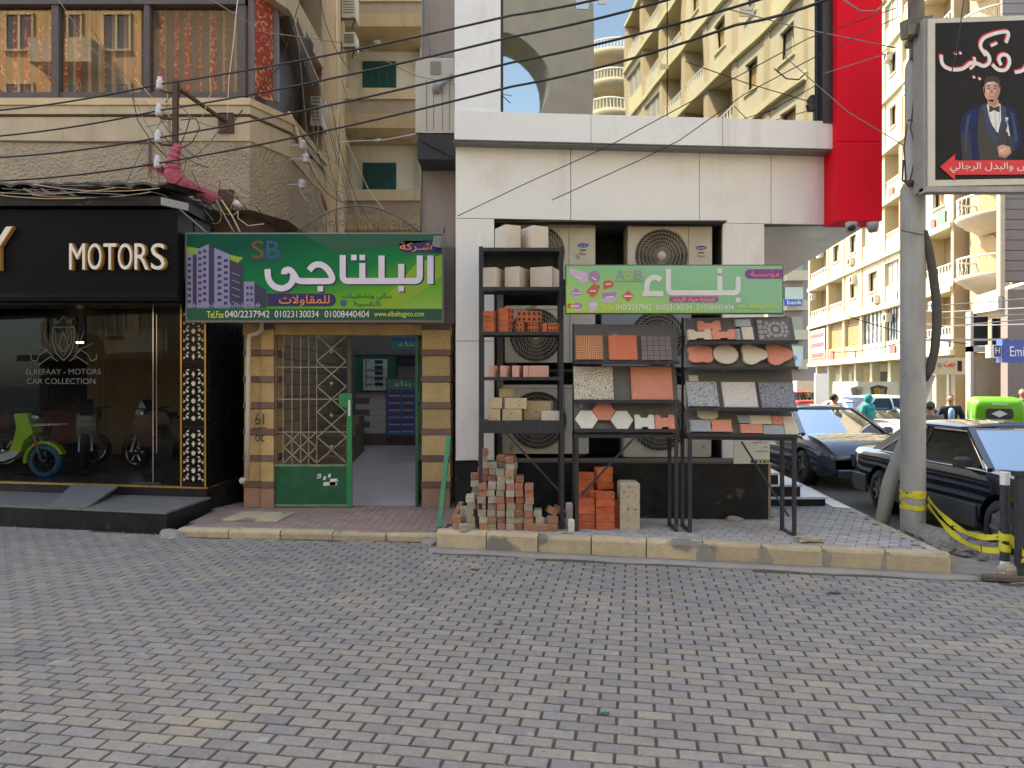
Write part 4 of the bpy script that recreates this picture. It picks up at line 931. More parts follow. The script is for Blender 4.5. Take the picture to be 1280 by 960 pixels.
# the towers printed on the sign
m_tw = flat('print_tower', (.26,.25,.44), .4); m_tw2 = flat('print_tower_shade', (.03,.03,.08), .4)
patch(s1, Y1, [[(234,316),(241,316),(241,385),(234,385)],[(246,312),(261,305),(261,385),(246,385)],[(268,310),(287,318),(287,385),(268,385)],[(305,352),(318,352),(318,385),(305,385)]], m_tw, .002, 'printed_tower')
patch(s1, Y1, [[(241,318),(246,318),(246,385),(241,385)],[(261,305),(268,314),(268,385),(261,385)],[(287,324),(304,332),(304,385),(287,385)],[(318,354),(333,362),(333,385),(318,385)]], m_tw2, .002, 'printed_tower')
wn_ = []
for x0, x1, y0, n in ((235,239,322,8),(248,252,314,9),(254,258,312,9),(272,277,320,8),(280,285,324,8),(308,311,358,4),(313,316,358,4)):
    for k in range(n):
        y = y0+k*7.6
        if y < 382: wn_.append([(x0,y),(x1,y),(x1,y+3.6),(x0,y+3.6)])
patch(s1, Y1, wn_, m_tw2, .004, 'printed_windows')['kind'] = 'stuff'
patch(s1, Y1, [[(x, 340+k*9+(x-289)*.4),(x+10,344+k*9+(x-289)*.4),(x+10,345+k*9+(x-289)*.4),(x,341+k*9+(x-289)*.4)] for x in (290,) for k in range(5)]+[[(k*3+236,382-abs(math.sin(k*2.1))*5),(k*3+239,382),(k*3+236,385)] for k in range(30)], m_tw, .005, 'printed_lines')
# small lamp bracket on the sign corner
lp = thing('sign_lamp', 'small grey box lamp on the upper right corner of the dark green sign', 'lamp', at=P(549,306,9.85))
mb = MB(); mb.obox(P(549,302,9.85), (1,-.4,-.3), (0,1,.3), .06, .07, .07); mb.build('lamp_housing', m_wireg, lp)
mb = MB(); mb.bar(P(552,300,9.9), P(556,285,10.4), .02); mb.build('bracket', m_rust, lp)
# second sign
Y2 = 8.13
s2 = thing('shop_sign', 'light green sign with white Arabic lettering and pictures of pavers above the tile racks', 'sign', at=(PX(843,Y2), Y2, PZ(392,Y2)))
mb = MB(); mb.box(PX(706.5,Y2), PX(979.5,Y2), Y2+.01, Y2+.05, PZ(392.5,Y2), PZ(330.5,Y2), .004); mb.build('sign_frame', M('frame_dark',(.10,.12,.08)), s2)
mg2 = grad('pale_green_print', [(0,(.42,.58,.08)),(.45,(.30,.55,.20)),(.75,(.22,.50,.26)),(1,(.26,.52,.32))], (.25,0,1.1), -.1, .75, wob=.5, sc=1.4)
mb = MB(); mb.prism(q(0,Y2,708,978,332,391), XZ(Y2), 0, .01); mb.build('printed_face', mg2, s2)
S2 = [[(835.5,336),(835.5,366),(922.6,366),(922.6,346)], [(899.7,345),(899.7,365)], [(803,367),(829,367)], [(808.5,366),(808,356),(812,348),(820,346),(826,350)], ]
kufic(s2, Y2, S2, [(899.7,338.6,2.9),(922.6,375,2.9)], 6.4, flat('print_white',(.72,.72,.72),.4), .003)
m_pur = flat('print_purple', (.22,.05,.30), .4); m_mag = flat('print_magenta', (.42,.08,.28), .4)
mb = MB(); mb.prism([(PX(x,Y2),PZ(y,Y2)) for x, y in arcp(937,342.5,6,90,270,6,6)]+[(PX(978,Y2),PZ(336.5,Y2)),(PX(978,Y2),PZ(348.5,Y2))], XZ(Y2), -.001, -.002); mb.build('purple_pill', m_pur, s2)
mb = MB(); mb.prism([(PX(x,Y2),PZ(y,Y2)) for x, y in rrect(836,898,370.5,378,3)], XZ(Y2), -.001, -.002); mb.build('magenta_pill', m_mag, s2)
lettering(s2, Y2, ar('مؤسسة'), 938, 974, 338, 348, m_or, .003, .02); lettering(s2, Y2, ar('لتجارة مواد البناء'), 842, 893, 371.5, 377.5, flat('print_pink',(.8,.5,.55)), .003, .02)
for ch, a, e, c in (('A',769,781,(.25,.33,.36)),('S',782,791,(.55,.45,.12)),('B',793,803,(.30,.30,.36))): lettering(s2, Y2, ch, a, e, 337.5, 350, flat('logo_'+ch, c), .003, .0, 'logo_letter')
patch(s2, Y2, [(768,351.3),(804,351.3),(804,352.2),(768,352.2)], m_wireg, .002)
for b_, a, e, m_ in (('Tel.Fax',751,768,m_yl),('040/2237942',770,814,m_whitep),('01023130034',820,865,m_whitep),('01008440404',870.5,917,m_whitep),('www.elbeltagyco.com',922,972,m_yl)): lettering(s2, Y2, b_, a, e, 380.5, 387.5, m_, .003, .018)
m_p1 = flat('print_paver_lilac', (.58,.46,.62), .4); m_p2 = flat('print_paver_violet', (.40,.22,.42), .4); m_p3 = flat('print_paver_red', (.62,.10,.08), .4)
patch(s2, Y2, [[(712,335),(735,341),(735,352),(729,355),(712,342)],[(710,366),(720,358),(729,367),(720,373)],[(753,365),(771,364),(771,375),(760,379),(753,377)],[(736,378),(747,376),(747,386),(740,391),(736,390)],[(718,378),(728,381),(727,389),(718,389)]], m_p1, .0015, 'printed_paver')
patch(s2, Y2, [arcp(743,346,7,0,340,12,8),[(711,367),(720,360),(728,368),(720,370)],[(753,366),(770,365),(770,371),(753,373)],arcp(722,382,6,0,340,10,4)], m_p2, .0028, 'printed_paver')
patch(s2, Y2, [[(733,364),(742,355),(750,357),(747,366),(740,372)],[(754,352),(762,350),(767,353),(766,358),(755,362)],[(778,370),(785,363),(792,370),(785,377)],arcp(712,382,3,0,340,10)], m_p3, .004, 'printed_paver')
patch(s2, Y2, [[(716,344),(726,348),(726,349),(716,345)],[(737,363),(745,363),(745,364.5),(737,364.5)],[(757,355),(764,354),(764,355.5),(757,356.5)],[(780,369.5),(790,369.5),(790,371),(780,371)],[(757,371),(767,370),(767,371.5),(757,372.5)],[(714,366),(726,366),(726,367.2),(714,367.2)],[(738,381),(745,381),(745,382.4),(738,382.4)],[(713,382),(724,382),(724,383.5),(713,383.5)],[(740,346),(746,350),(745,351),(739,347)]], m_whitep, .0055, 'printed_caption')

# ---------------------------------------------------------------- the motor showroom
SW = lambda u, v, d: Vector((u, 10.3-.18*(u+4.37)+d, v))          # shop front plane
SH = thing('motor_showroom', 'black showroom front with glass walls, a gold lattice column and big white letters', 'building', at=(-7,10.8,0))
def sx(px): # X on the shop front seen at pixel column px
    t = (px-640)/FPX; return t*(10.3-.18*4.37)/(1+.18*t)
st_poly = [(-12,10.8),(-4.39,9.14),(-4.33,10.29),(-12,11.9)]
st_poly[0] = (-12, 9.14-.218*(-12+4.39))
mb = MB(); mb.prism(st_poly, lambda u, v, d: Vector((u, v, d)), -.03, .25); mb.build('platform', m_bmarb, SH)
m_slab = M('platform_slab', (.20,.195,.19), (.12,.115,.115), .5, 6, .3, 60)
sd_ = Vector((1,-.218,0)).normalized()
for k in range(6):
    a = Vector((-4.38,9.13,0))-sd_*1.28*k; b = a-sd_*1.274; off = Vector((.05,1.22,0))
    mb = MB(); mb.prism([(b.x-.0,b.y-.012),(a.x,a.y-.012),(a.x+.055,a.y+1.2),(b.x+.055,b.y+1.2)], lambda u, v, d: Vector((u, v, d)), .25, .278); mb.build('platform_slab', m_slab, SH)
    mb = MB(); mb.prism([(b.x,b.y-.004),(a.x,a.y-.004),(a.x,a.y+.01),(b.x,b.y+.01)], lambda u, v, d: Vector((u, v, d-.0)), -.02, .247); mb.T = Matrix.Translation((0,-.008,0)); mb.build('platform_facing', m_bmarb, SH)
mb = MB(); mb.prism([(-12,.279),(-4.37,.279),(-4.37,.40),(-12,.40)], SW, .0, .06); mb.prism([(-4.38,10.36),(-3.95,11.7),(-4.5,11.7),(-4.5,10.36)], lambda u, v, d: Vector((u, v, d)), 0, .40); mb.build('sill_riser', m_bmarb, SH)
mb = MB(); mb.prism([(-12,.40),(-4.355,.40),(-4.355,.425),(-12,.425)], SW, -.015, .1); mb.box(-4.38,-4.355,10.34,11.6,.40,.425); mb.build('gold_sill', m_gold, SH)
mb = MB(); mb.prism([(-12,11.73),(-4.4,10.36),(-4.4,17),(-12,17)], lambda u, v, d: Vector((u, v, d)), .34, .41); mb.build('showroom_floor', M('dark_floor',(.10,.09,.08),(.06,.055,.05),.3,4), SH)
mb = MB(); mb.box(-12,-4.4,16.9,17,.4,3.4); mb.box(-12.1,-12,11,17,.4,3.4); mb.box(-4.44,-4.41,10.45,17,.4,3.4); mb.box(-12,-4.4,10.5,17,3.35,3.42); mb.build('showroom_walls', M('room_dark',(.02,.02,.024),(.012,.012,.014),.6,3), SH)
# lattice column
cx0, cx1 = sx(226), sx(258)
mb = MB(); mb.prism([(cx0,.426),(cx1,.426),(cx1,3.2),(cx0,3.2)], SW, 0, .06); mb.build('column_face', m_blackg, SH)
mb = MB(); mb.box(-4.375,-4.36,10.36,11.6,.426,3.2); mb.build('black_side', M('side_black',(.012,.012,.016),(.008,.008,.01),.3), SH)
mb = MB()
for x in (cx0+.012, cx1-.012): mb.prism([(x-.012,.426),(x+.012,.426),(x+.012,3.2),(x-.012,3.2)], SW, -.02, .0)
mb.build('gold_edge', m_gold, SH)
mb = MB(); cw = (cx1-cx0)/2-.045; cc = (cx0+cx1)/2
def dia(cx, cz, a, rx, rz): 
    ca, sa = math.cos(R(a)), math.sin(R(a)); return [(cx+ca*u-sa*v, cz+sa*u+ca*v) for u, v in ((-rx,0),(0,-rz),(rx*.9,0),(0,rz))]
z = .5; k = 0
while z < 3.1:
    if k % 7 != 6:
        mb.prism([(cc-.02,z),(cc+.02,z),(cc+.035,z+.045),(cc,z+.07),(cc-.035,z+.045)] if k % 2 else dia(cc,z+.04,0,.028,.045), SW, -.004, -.007)
        for s in (-1, 1):
            mb.prism(dia(cc+s*cw*.62, z+.05, s*45, .035,.022), SW, -.004, -.007)
            mb.prism([(cc+s*cw,z),(cc+s*cw,z+.05),(cc+s*(cw-.035),z+.03)], SW, -.004, -.007)
            mb.prism(dia(cc+s*cw*.55, z+.1, -s*30, .03,.014), SW, -.004, -.007)
    z += .125; k += 1
mb.build('lattice_inlay', m_cream, SH, kind='stuff')
mb = MB()
for k in range(24): mb.prism([(cc-cw-.02,.46+k*.117),(cc+cw+.02,.46+k*.117),(cc+cw+.02,.466+k*.117),(cc-cw-.02,.466+k*.117)], SW, -.001, -.003)
mb.build('lattice_bars', m_steel, SH, kind='stuff')
# glass
gl = [sx(-60), sx(58), sx(126), sx(190), cx0-.01]
for a, b in zip(gl, gl[1:]):
    mb = MB(); mb.prism([(a+.008,.43),(b-.008,.43),(b-.008,3.06),(a+.008,3.06)], SW, .05, .06); mb.build('glass_pane', m_glass, SH)
mb = MB()
for x in (sx(190),): mb.prism([(x-.01,.43),(x+.01,.43),(x+.01,3.06),(x-.01,3.06)], SW, .03, .05)
for x in (sx(197),): mb.prism([(x-.006,.9),(x+.006,.9),(x+.006,2.9),(x-.006,2.9)], SW, -.03, -.015)
mb.build('door_handle_bar', M('chrome',(.5,.5,.5),(.4,.4,.4),.15,metal=1), SH)
mb = MB(); mb.prism([(sx(170),.428),(sx(200),.428),(sx(200),.47),(sx(170),.47)], SW, .03, .07); mb.build('door_clamp', m_black, SH)
# etched crest and words
m_etch = flat('etched_film', (.20,.205,.21), .8)
def SWt(body, x0, x1, y0, y1, nm='etched_lettering', off=.02):
    Yc = 10.3-.18*(sx((x0+x1)/2)+4.37); mb = MB(); mb.text(body, SW, .046, .045, (sx(x0)+sx(x1))/2, PZ((y0+y1)/2,Yc), sx(x1)-sx(x0), (y1-y0)*Yc/FPX, off); mb.build(nm, m_etch, SH)
SWt('ELREFAAY - MOTORS', 30, 124, 461, 468); SWt('CAR COLLECTION', 31, 117, 473, 480)
mb = MB(); Yc = 10.9; cx, cz = sx(77), PZ(434,Yc); s = Yc/FPX
def sc_stroke(pts, w=1.1): mb.prism(stroke([(cx+x*s, cz-y*s) for x, y in pts], w*s), SW, .046, .045)
for m_ in (-1, 1): sc_stroke([(m_*15,-24),(m_*15,-5),(m_*10,8),(0,17)], 1.3); sc_stroke([(m_*11,-20),(m_*11,-5),(0,12)], .8); sc_stroke([(0,-18),(m_*7,-2),(0,6)], 1)
sc_stroke([(-15,-24),(15,-24)], 1.3); sc_stroke([(-10,-27),(-13,-35),(-6,-30),(0,-38),(6,-30),(13,-35),(10,-27)], 1)
for m_ in (-1, 1):
    sc_stroke([(m_*14,12),(m_*24,4),(m_*34,10),(m_*38,18),(m_*45,16),(m_*46,9)], 1); sc_stroke([(m_*8,18),(m_*18,12),(m_*28,18),(m_*34,22)], 1); sc_stroke([(m_*18,0),(m_*24,-8),(m_*28,-18)], 1); sc_stroke([(m_*20,4),(m_*32,0),(m_*40,-4)], .8)
mb.build('etched_crest', m_etch, SH)
# fascia and letters
YF = 9.85; fx = PX(222,YF)
m_fas = M('fascia_black', (.006,.0075,.011), (.004,.005,.007), .4, .8, spec=.10)
mb = MB(); mb.box(-12, fx, YF, YF+.5, PZ(376,YF), PZ(262,YF)); mb.box(-12,fx+.01,YF+.5,10.9,PZ(371,YF),PZ(262,YF)); mb.build('fascia', m_fas, SH)
mb = MB(); mb.box(-12, fx-.19, YF-.09, YF+.6, PZ(259,YF), PZ(247,YF), .01); mb.prism([(fx-.19,YF-.09),(fx+.03,YF+.25),(fx+.03,YF+.8),(fx-.19,YF+.8)], lambda u, v, d: Vector((u, v, d)), PZ(259,YF), PZ(247.5,YF)); mb.build('fascia_cornice', m_bmarb, SH)
mb = MB(); mb.prism([(fx-.185,YF-.085),(fx+.035,YF+.25),(fx+.035,YF+.26),(fx-.185,YF-.075)], lambda u, v, d: Vector((u-.0, v-.008, d)), PZ(258,YF), PZ(248.5,YF)); mb.build('cornice_end_tile', M('speckled_tile',(.5,.5,.5),(.2,.2,.22),.5,40), SH)
mb = MB(); mb.box(-12, fx, YF-.012, YF-.002, PZ(372,YF), PZ(366.5,YF)); mb.box(-12,-4.58,10.0,10.5,3.0,3.1); mb.build('fascia_lip', m_blackg, SH)
m_lface = flat('letter_face', (.86,.80,.72), .4); m_lside = flat('letter_side', (.42,.22,.06), .4)
def fletter(ch, x0, x1, y0, y1):
    mb = MB(); w = (x1-x0)*YF/FPX; h = (y1-y0)*YF/FPX; cx, cz = PX((x0+x1)/2,YF), PZ((y0+y1)/2,YF)
    mb.text(ch, XZ(YF), -.002, -.062, cx+.014, cz, w, h, .10); o = mb.build('sign_letter', m_lside, SH)
    mb = MB(); mb.text(ch, XZ(YF), -.064, -.070, cx, cz, w*.97, h*.97, .09); mb.build('letter_face', m_lface, o)
for ch, a, b in (('M',90,110),('O',113,130.5),('T',132.5,148.5),('O',150.5,168.5),('R',171,189),('S',191.5,209)): fletter(ch, a, b, 305, 338.5)
fletter('Y', -20, 20, 284, 339)
# corrugated eave above
mb = MB(); n = 90; rings = []
for j, (yy, zz) in enumerate(((9.75, PZ(232,9.75)),(11.4, PZ(232,9.75)+.25))):
    rings.append([Vector((-12+k*(PX(208,9.75)+12)/n, yy, zz+.05*abs(math.sin(k*math.pi/4))**.5)) for k in range(n+1)])
vs_ = rings[0]+rings[1]+[v+Vector((0,0,-.03)) for v in rings[0]]; m = n+1
mb.add(vs_, [(i,i+1,m+i+1,m+i) for i in range(n)]+[(i,i+1,2*m+i+1,2*m+i) for i in range(n)])
ev = mb.build('corrugated_eave', M('tar_sheet',(.13,.12,.11),(.05,.05,.05),.8,10), SH)
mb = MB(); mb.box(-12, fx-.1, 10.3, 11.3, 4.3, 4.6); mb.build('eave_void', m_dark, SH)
for k in range(3):
    mb = MB(); x = PX([30,52,75][k],9.8); mb.bar((x,9.8,PZ(236,9.8)), (x+.25,9.8,PZ(247,9.8)), .03); mb.build('eave_strut', m_wireg, SH)
# things seen through the glass
mb = MB()
for k, (a, b) in enumerate(((8,50),(95,125),(128,150),(155,178),(60,88))): mb.box(PX(a,16.8), PX(b,16.8), 16.75, 16.8, PZ(400,16.8), PZ(376,16.8))
tag(mb.build('wall_poster', M('poster_dark_red',(.12,.02,.025),(.05,.04,.04),.5,4)), 'row of dark red posters at the back of the showroom under the ceiling', 'poster')
for k, (px, py) in enumerate(((158,412),(168,414),(99,428),(136,472),(171,470))):
    p = P(px, py, 15.5); mb = MB(); mb.box(p.x-.07,p.x+.07,p.y,p.y+.05,p.z-.02-(.14 if k > 2 else 0),p.z+.02+(.14 if k > 2 else 0)); tag(mb.build('ceiling_lamp', M('lamp_glow',(.9,.8,.6),emit=((1,.75,.4),1.6 if k < 3 else .5))), ['left one of the two warm ceiling lamps near the middle of the showroom','right one of the two warm ceiling lamps near the middle of the showroom','lone warm lamp in the showroom right of the crest','tall warm wall lamp in the showroom, left one','tall warm wall lamp in the showroom, right one'][k], 'lamp', 'warm lamps in the showroom')
# motorcycles
m_tyre = flat('tyre_rubber', (.02,.02,.02), .8); m_chr = MATS['chrome']
def wheel(mb_t, mb_r, c, r, w, ax='y'):
    mb_t.lathe(c, [(r*.72,-w/2),(r*.9,-w/2),(r,-w*.25),(r,w*.25),(r*.9,w/2),(r*.72,w/2),(r*.72,-w/2)], 28, ax); mb_r.lathe(c, [(r*.72,-w*.3),(r*.66,-w*.3),(r*.66,w*.3),(r*.72,w*.3)], 24, ax)
    mb_r.lathe(c, [(0,-w*.45),(r*.2,-w*.4),(r*.2,w*.4),(0,w*.45)], 14, ax)
def spokes(mb, c, r, n):
    for k in range(n):
        a = 2*math.pi*k/n; mb.bar(c, Vector(c)+Vector((r*math.cos(a),0,r*math.sin(a))), .022, .014, (0,1,0))
def scooter(loc):
    t = thing('scooter', 'lime green electric scooter with a blue front tyre behind the glass', 'scooter', at=(0,0,0)); m_lime = flat('lime_paint', (.50,.85,.03), .25, coat=.5); m_bt = flat('blue_tyre', (.03,.16,.36), .6)
    for k, x in enumerate((.62,-.62)):
        a = MB(); b = MB(); wheel(a, b, (x,0,.26), .26, .09); w_ = a.build('wheel', m_bt, t); spokes(b, (x,0,.26), .18, 5); b.build('rim', m_black, w_)
    f = lambda u, v, d: Vector((u, d, v))
    mb = MB(); mb.prism([(.20,1.02),(.40,1.03),(.46,.86),(.50,.72),(.36,.60),(.30,.42),(.12,.42),(.20,.62),(.24,.80)], f, -.13, .13); mb.build('leg_shield', m_lime, t)
    mb = MB(); mb.prism([(-.5,.40),(-.45,.28),(.05,.27),(.22,.34),(.30,.42),(.12,.43),(.02,.38)], f, -.14, .14); mb.build('floorboard', m_whitep, t)
    mb = MB(); mb.prism([(-.30,.40),(-.25,.62),(-.38,.72),(-.85,.74),(-.98,.62),(-.80,.5),(-.5,.42)], f, -.13, .13); mb.build('rear_body', m_lime, t)
    mb = MB(); mb.prism([(-.25,.74),(-.30,.82),(-.8,.86),(-.92,.78),(-.85,.73)], f, -.12, .12); mb.build('seat', m_black, t)
    mb = MB(); pr = [(.62+.32*math.cos(R(a)), .27+.31*math.sin(R(a))) for a in range(20, 190, 12)]; pi = [(.62+.275*math.cos(R(a)), .27+.27*math.sin(R(a))) for a in range(188, 18, -12)]; mb.prism(pr+pi, f, -.06, .06); mb.build('front_fender', m_lime, t)
    mb = MB(); mb.bar((.40,-.07,.95),(.60,-.07,.28),.03); mb.bar((.40,.07,.95),(.60,.07,.28),.03); mb.build('fork', m_chr, t)
    mb = MB(); mb.lathe((.47,0,.95), [(0,.08),(.07,.07),(.10,-.03),(.05,-.09)], 16, 'x'); mb.build('headlight', m_chr, t)
    mb = MB(); mb.tube([(.36,-.34,1.14),(.32,-.15,1.08),(.32,.15,1.08),(.36,.34,1.14)], .015); mb.build('handlebar', m_black, t)
    mb = MB(); mb.bar((.44,-.1,.83),(.92,-.1,.85),.02); mb.bar((.44,.1,.83),(.92,.1,.85),.02)
    for k in range(4): mb.bar((.55+k*.12,-.1,.85),(.55+k*.12,.1,.85),.02)
    mb.build('front_rack', m_whitep, t)
    mb = MB(); mb.ball((.50,-.08,.52), .04, 6); mb.build('indicator', m_or, t)
    t.location = loc; return t
scooter((PX(57,11.5)-.62, 11.5, .41))
def motorbike(loc, rz, paint, label, dark=m_black):
    t = thing('motorcycle', label, 'motorcycle', at=(0,0,0), group='motorcycles inside the showroom'); f = lambda u, v, d: Vector((u, d, v))
    for x in (.68,-.68):
        a = MB(); b = MB(); wheel(a, b, (x,0,.31), .31, .12); w_ = a.build('wheel', m_tyre, t); spokes(b, (x,0,.31), .22, 6); b.build('rim', m_chr, w_)
    mb = MB(); mb.prism([(.20,.98),(.52,.95),(.62,.75),(.45,.45),(.10,.35),(.05,.62)], f, -.15, .15); mb.build('fairing', paint, t)
    mb = MB(); mb.prism([(.28,.96),(.20,1.04),(-.12,1.0),(-.22,.84),(.10,.78)], f, -.12, .12); mb.build('fuel_tank', paint, t)
    mb = MB(); mb.prism([(-.15,.84),(-.2,.90),(-.5,.92),(-.86,1.02),(-.92,.96),(-.6,.80)], f, -.10, .10); mb.build('seat', dark, t)
    mb = MB(); mb.prism([(-.55,.80),(-.98,.98),(-.95,.88),(-.6,.68)], f, -.11, .11); mb.build('tail', paint, t)
    mb = MB(); mb.prism([(.05,.60),(.25,.35),(.05,.22),(-.25,.24),(-.3,.5)], f, -.13, .13); mb.build('engine', m_steel, t)
    mb = MB(); mb.bar((.42,-.09,1.0),(.68,-.09,.31),.04); mb.bar((.42,.09,1.0),(.68,.09,.31),.04); mb.build('fork', m_chr, t)
    mb = MB(); mb.tube([(.30,-.36,1.08),(.40,-.1,1.05),(.40,.1,1.05),(.30,.36,1.08)], .016); mb.build('handlebar', dark, t)
    mb = MB(); mb.prism([(.45,1.22),(.62,.95),(.50,.93),(.36,1.08)], f, -.10, .10); mb.build('windscreen', m_glassd, t)
    mb = MB(); mb.prism([(.60,.92),(.66,.86),(.60,.78),(.54,.86)], f, -.08, .08); mb.build('headlight', m_whitep, t)
    t.location = loc; t.rotation_euler = (0,0,rz); return t
m_rp = flat('red_paint', (.12,.005,.01), .3); m_wp = flat('bike_white', (.5,.49,.42), .4)
motorbike((PX(62,12.9),12.9,.41), R(20), m_rp, 'red motorcycle behind the lime green scooter')
motorbike((PX(112,13.2),13.2,.41), R(-65), m_wp, 'pale motorcycle seen from the front, right of the crest')
motorbike((PX(20,13.6),13.6,.41), R(60), m_steel, 'grey motorcycle at the left edge behind the scooter')
motorbike((PX(208,12.4),12.4,.41), R(160), m_rp, 'red motorcycle behind the glass door')
# ramp plate
rp_ = MB(); a0, a1 = P(92,604,0), 0
z1_, z0_ = .415, .285
pts = [Vector((sx(90),0,0)), Vector((sx(148),0,0))]
A = SW(sx(92),z1_,-.03); B = SW(sx(149),z1_,-.03)
Yr = (EYE-z0_)*FPX/(634-480); C_ = Vector((PX(108,Yr),Yr,z0_)); D_ = Vector((PX(58,Yr),Yr,z0_))
rp_.add([A,B,C_,D_]+[v+Vector((0,0,-.03)) for v in (A,B,C_,D_)], [(0,1,2,3),(4,5,6,7),(0,1,5,4),(1,2,6,5),(2,3,7,6),(3,0,4,7)])
tag(rp_.build('ramp_plate', M('ramp_rubber',(.17,.165,.165),(.11,.105,.105),.8,14,.4)), 'dark plate laid as a small ramp from the platform up to the showroom sill', 'ramp')
# ---------------------------------------------------------------- the gate building
m_sto = M('yellow_stone', (.62,.43,.19), (.44,.30,.14), .85, 5, .9, 40, per=.16, bdist=2); m_brn = M('brown_band', (.22,.135,.11), (.14,.09,.075), .85, 8, .5, 60, per=.1)
GB = thing('gate_building', 'gateway with pillars of yellow stone blocks and brown bands', 'gateway', at=(-2.4,10.5,.09))
YG = 10.5
def pillar(x0, x1, y0, y1):
    z = .09; k = 0
    while z < 2.75:
        h = .30; mb = MB(); n = 1 if x1-x0 < .46 else 1
        mb.box(x0+random.uniform(0,.008), x1-random.uniform(0,.008), y0-random.uniform(0,.012), y1, z+.004, z+h-.004, .012); mb.build('stone', m_sto if k else M('pink_stone',(.42,.24,.16),(.3,.17,.12),.85,6,.6,50), GB)
        z += h; mb = MB(); mb.box(x0-.006, x1+.006, y0-.02, y1, z, z+.085, .006); mb.build('brown_band', m_brn, GB); z += .085; k += 1
pillar(-3.93, -3.66, YG+.06, YG+.5); pillar(-3.655, -3.47, YG, YG+.5); pillar(-1.315, -.90, YG, YG+.5)
mb = MB(); mb.box(-3.93,-.88, YG+.02, YG+.45, 2.62, 2.78, .01); mb.build('lintel', m_sto, GB)
mb = MB(); mb.box(-3.97,-.84, YG-.03, YG+.5, 2.78, 3.9); mb.build('upper_wall', M('grey_plaster',(.24,.20,.17),(.16,.13,.11),.9,4,.4), GB)
m_pw = M('passage_brick', (.46,.38,.28), (.32,.26,.19), .85, 5, .4, 40)
def pbrick(xw, y0, y1, z0, z1):                                   # courses on the left passage wall
    mb = MB(); z = z0; k = 0
    while z < z1:
        y = y0-(.2 if k % 2 else 0)
        while y < y1:
            mb.box(xw, xw+.02, max(y, y0)+.006, min(y+.42, y1)-.006, z+.006, z+.19); y += .42
        z += .2; k += 1
    return mb
mb = MB(); mb.box(-3.7,-3.62, YG+.5, 15.4, .05, 3.2); mb.build('passage_side_wall', m_brn, GB); mb = MB(); mb.box(-1.1,-1.0,YG+.5,15.4,.05,3.4); mb.build('passage_side_wall', m_brn, GB)
pbrick(-3.62, YG+.5, 15.3, .1, 3.1).build('side_wall_blocks', m_pw, GB)
mb = MB()
for k in range(7): mb.box(-3.6,-3.0, 12.4+k*.28, 14.6, .08+k*.17, .25+k*.17)
mb.build('stairs', M('stair_stone',(.30,.24,.18),(.2,.16,.12),.85,6), GB)
mb = MB(); mb.add([(-3.6,YG+.2,.093),(-1.1,YG+.2,.093),(-1.1,15.3,.62),(-3.6,15.3,.62)], [(0,1,2,3)]); mb.build('passage_floor', M('passage_paving',(.48,.43,.43),(.38,.34,.34),.7,3), GB)
YE = 15.2
mb = MB(); mb.box(-3.62,-1.0,YE,YE+.1,.3,3.4); mb.build('end_wall', M('end_wall_dark',(.20,.18,.17),(.14,.125,.12),.8,3), GB)
for j in range(7):
    for i in range(3):
        mb = MB(); mb.box(-3.3+i*.62+(.3 if j % 2 else 0), -3.3+i*.62+.61+(.3 if j % 2 else 0), YE-.012, YE, .86+j*.125, .98+j*.125, .003); mb.build('wall_tile', M('passage_tile',(.60,.56,.50),(.48,.44,.40),.5,5) , GB)
mb = MB(); mb.box(-3.3,-1.1,YE-.02,YE-.001,.62,.855); mb.build('dado', m_brn, GB)
mb = MB(); mb.box(-3.3,-1.1,YE-.03,YE-.001,2.3,2.5); mb.box(-3.3,-1.1,YE-.06,YE-.031,2.47,2.52); mb.build('roller_box', m_steel, GB)
# notice board, poster stand, hanging sign in the passage
nb = thing('notice_board', 'green framed notice board on the end wall of the passage', 'notice board', at=P(474,490,15.1))
mb = MB(); mb.box(PX(444,15.1),PX(495,15.1),15.1,15.14,PZ(490,15.1),PZ(446,15.1)); mb.build('shutter', M('green_door',(.02,.14,.06),(.01,.09,.04),.5), nb)
mb = MB(); mb.box(PX(454,15.05),PX(484,15.05),15.05,15.08,PZ(488,15.05),PZ(449,15.05)); pp = mb.build('paper', flat('paper_mint',(.48,.60,.50),.6), nb)
mb = MB()
for k in range(5): mb.box(PX(468,15),PX(478,15),15.03,15.045,PZ(454+k*7,15),PZ(450+k*7,15))
for k in range(3): mb.box(PX(457,15),PX(482,15),15.03,15.045,PZ(462+k*9,15)-.008,PZ(462+k*9,15))
mb.bar(P(457.5,451,15.03),P(457.5,484,15.03),.012,.006); mb.text('A1', XZ(15.04), 0, -.005, PX(458,15), PZ(451,15), .08, .06); mb.build('diagram', m_steel, pp)
ps = thing('poster_stand', 'blue poster stand with rows of paver pictures at the end of the passage', 'poster', at=P(502,553,14))
YP = 14.0
mb = MB(); mb.box(PX(482.5,YP),PX(521,YP),YP,YP+.04,PZ(553,YP),PZ(473,YP)); mb.build('stand_frame', m_black, ps)
mb = MB(); mb.prism(q(0,YP,484,519.5,486,544), XZ(YP), -.002, -.004); mb.build('blue_print', flat('poster_blue',(.02,.10,.35),.4), ps)
mb = MB(); mb.prism(q(0,YP,484,519.5,474,486), XZ(YP), -.002, -.004); mb.build('green_header', flat('header_green',(.05,.26,.16),.4), ps)
lettering(ps, YP, ar('بناء'), 494, 514, 476, 484, m_whitep, .006, .02)
mb = MB()
for r_ in range(6):
    for c_ in range(2): mb.prism(q(0,YP,486+c_*17,500.5+c_*17,488.5+r_*9,492.5+r_*9), XZ(YP), -.005, -.007)
mb.build('product_pictures', flat('picture_maroon',(.14,.05,.07),.5), ps)
mb = MB()
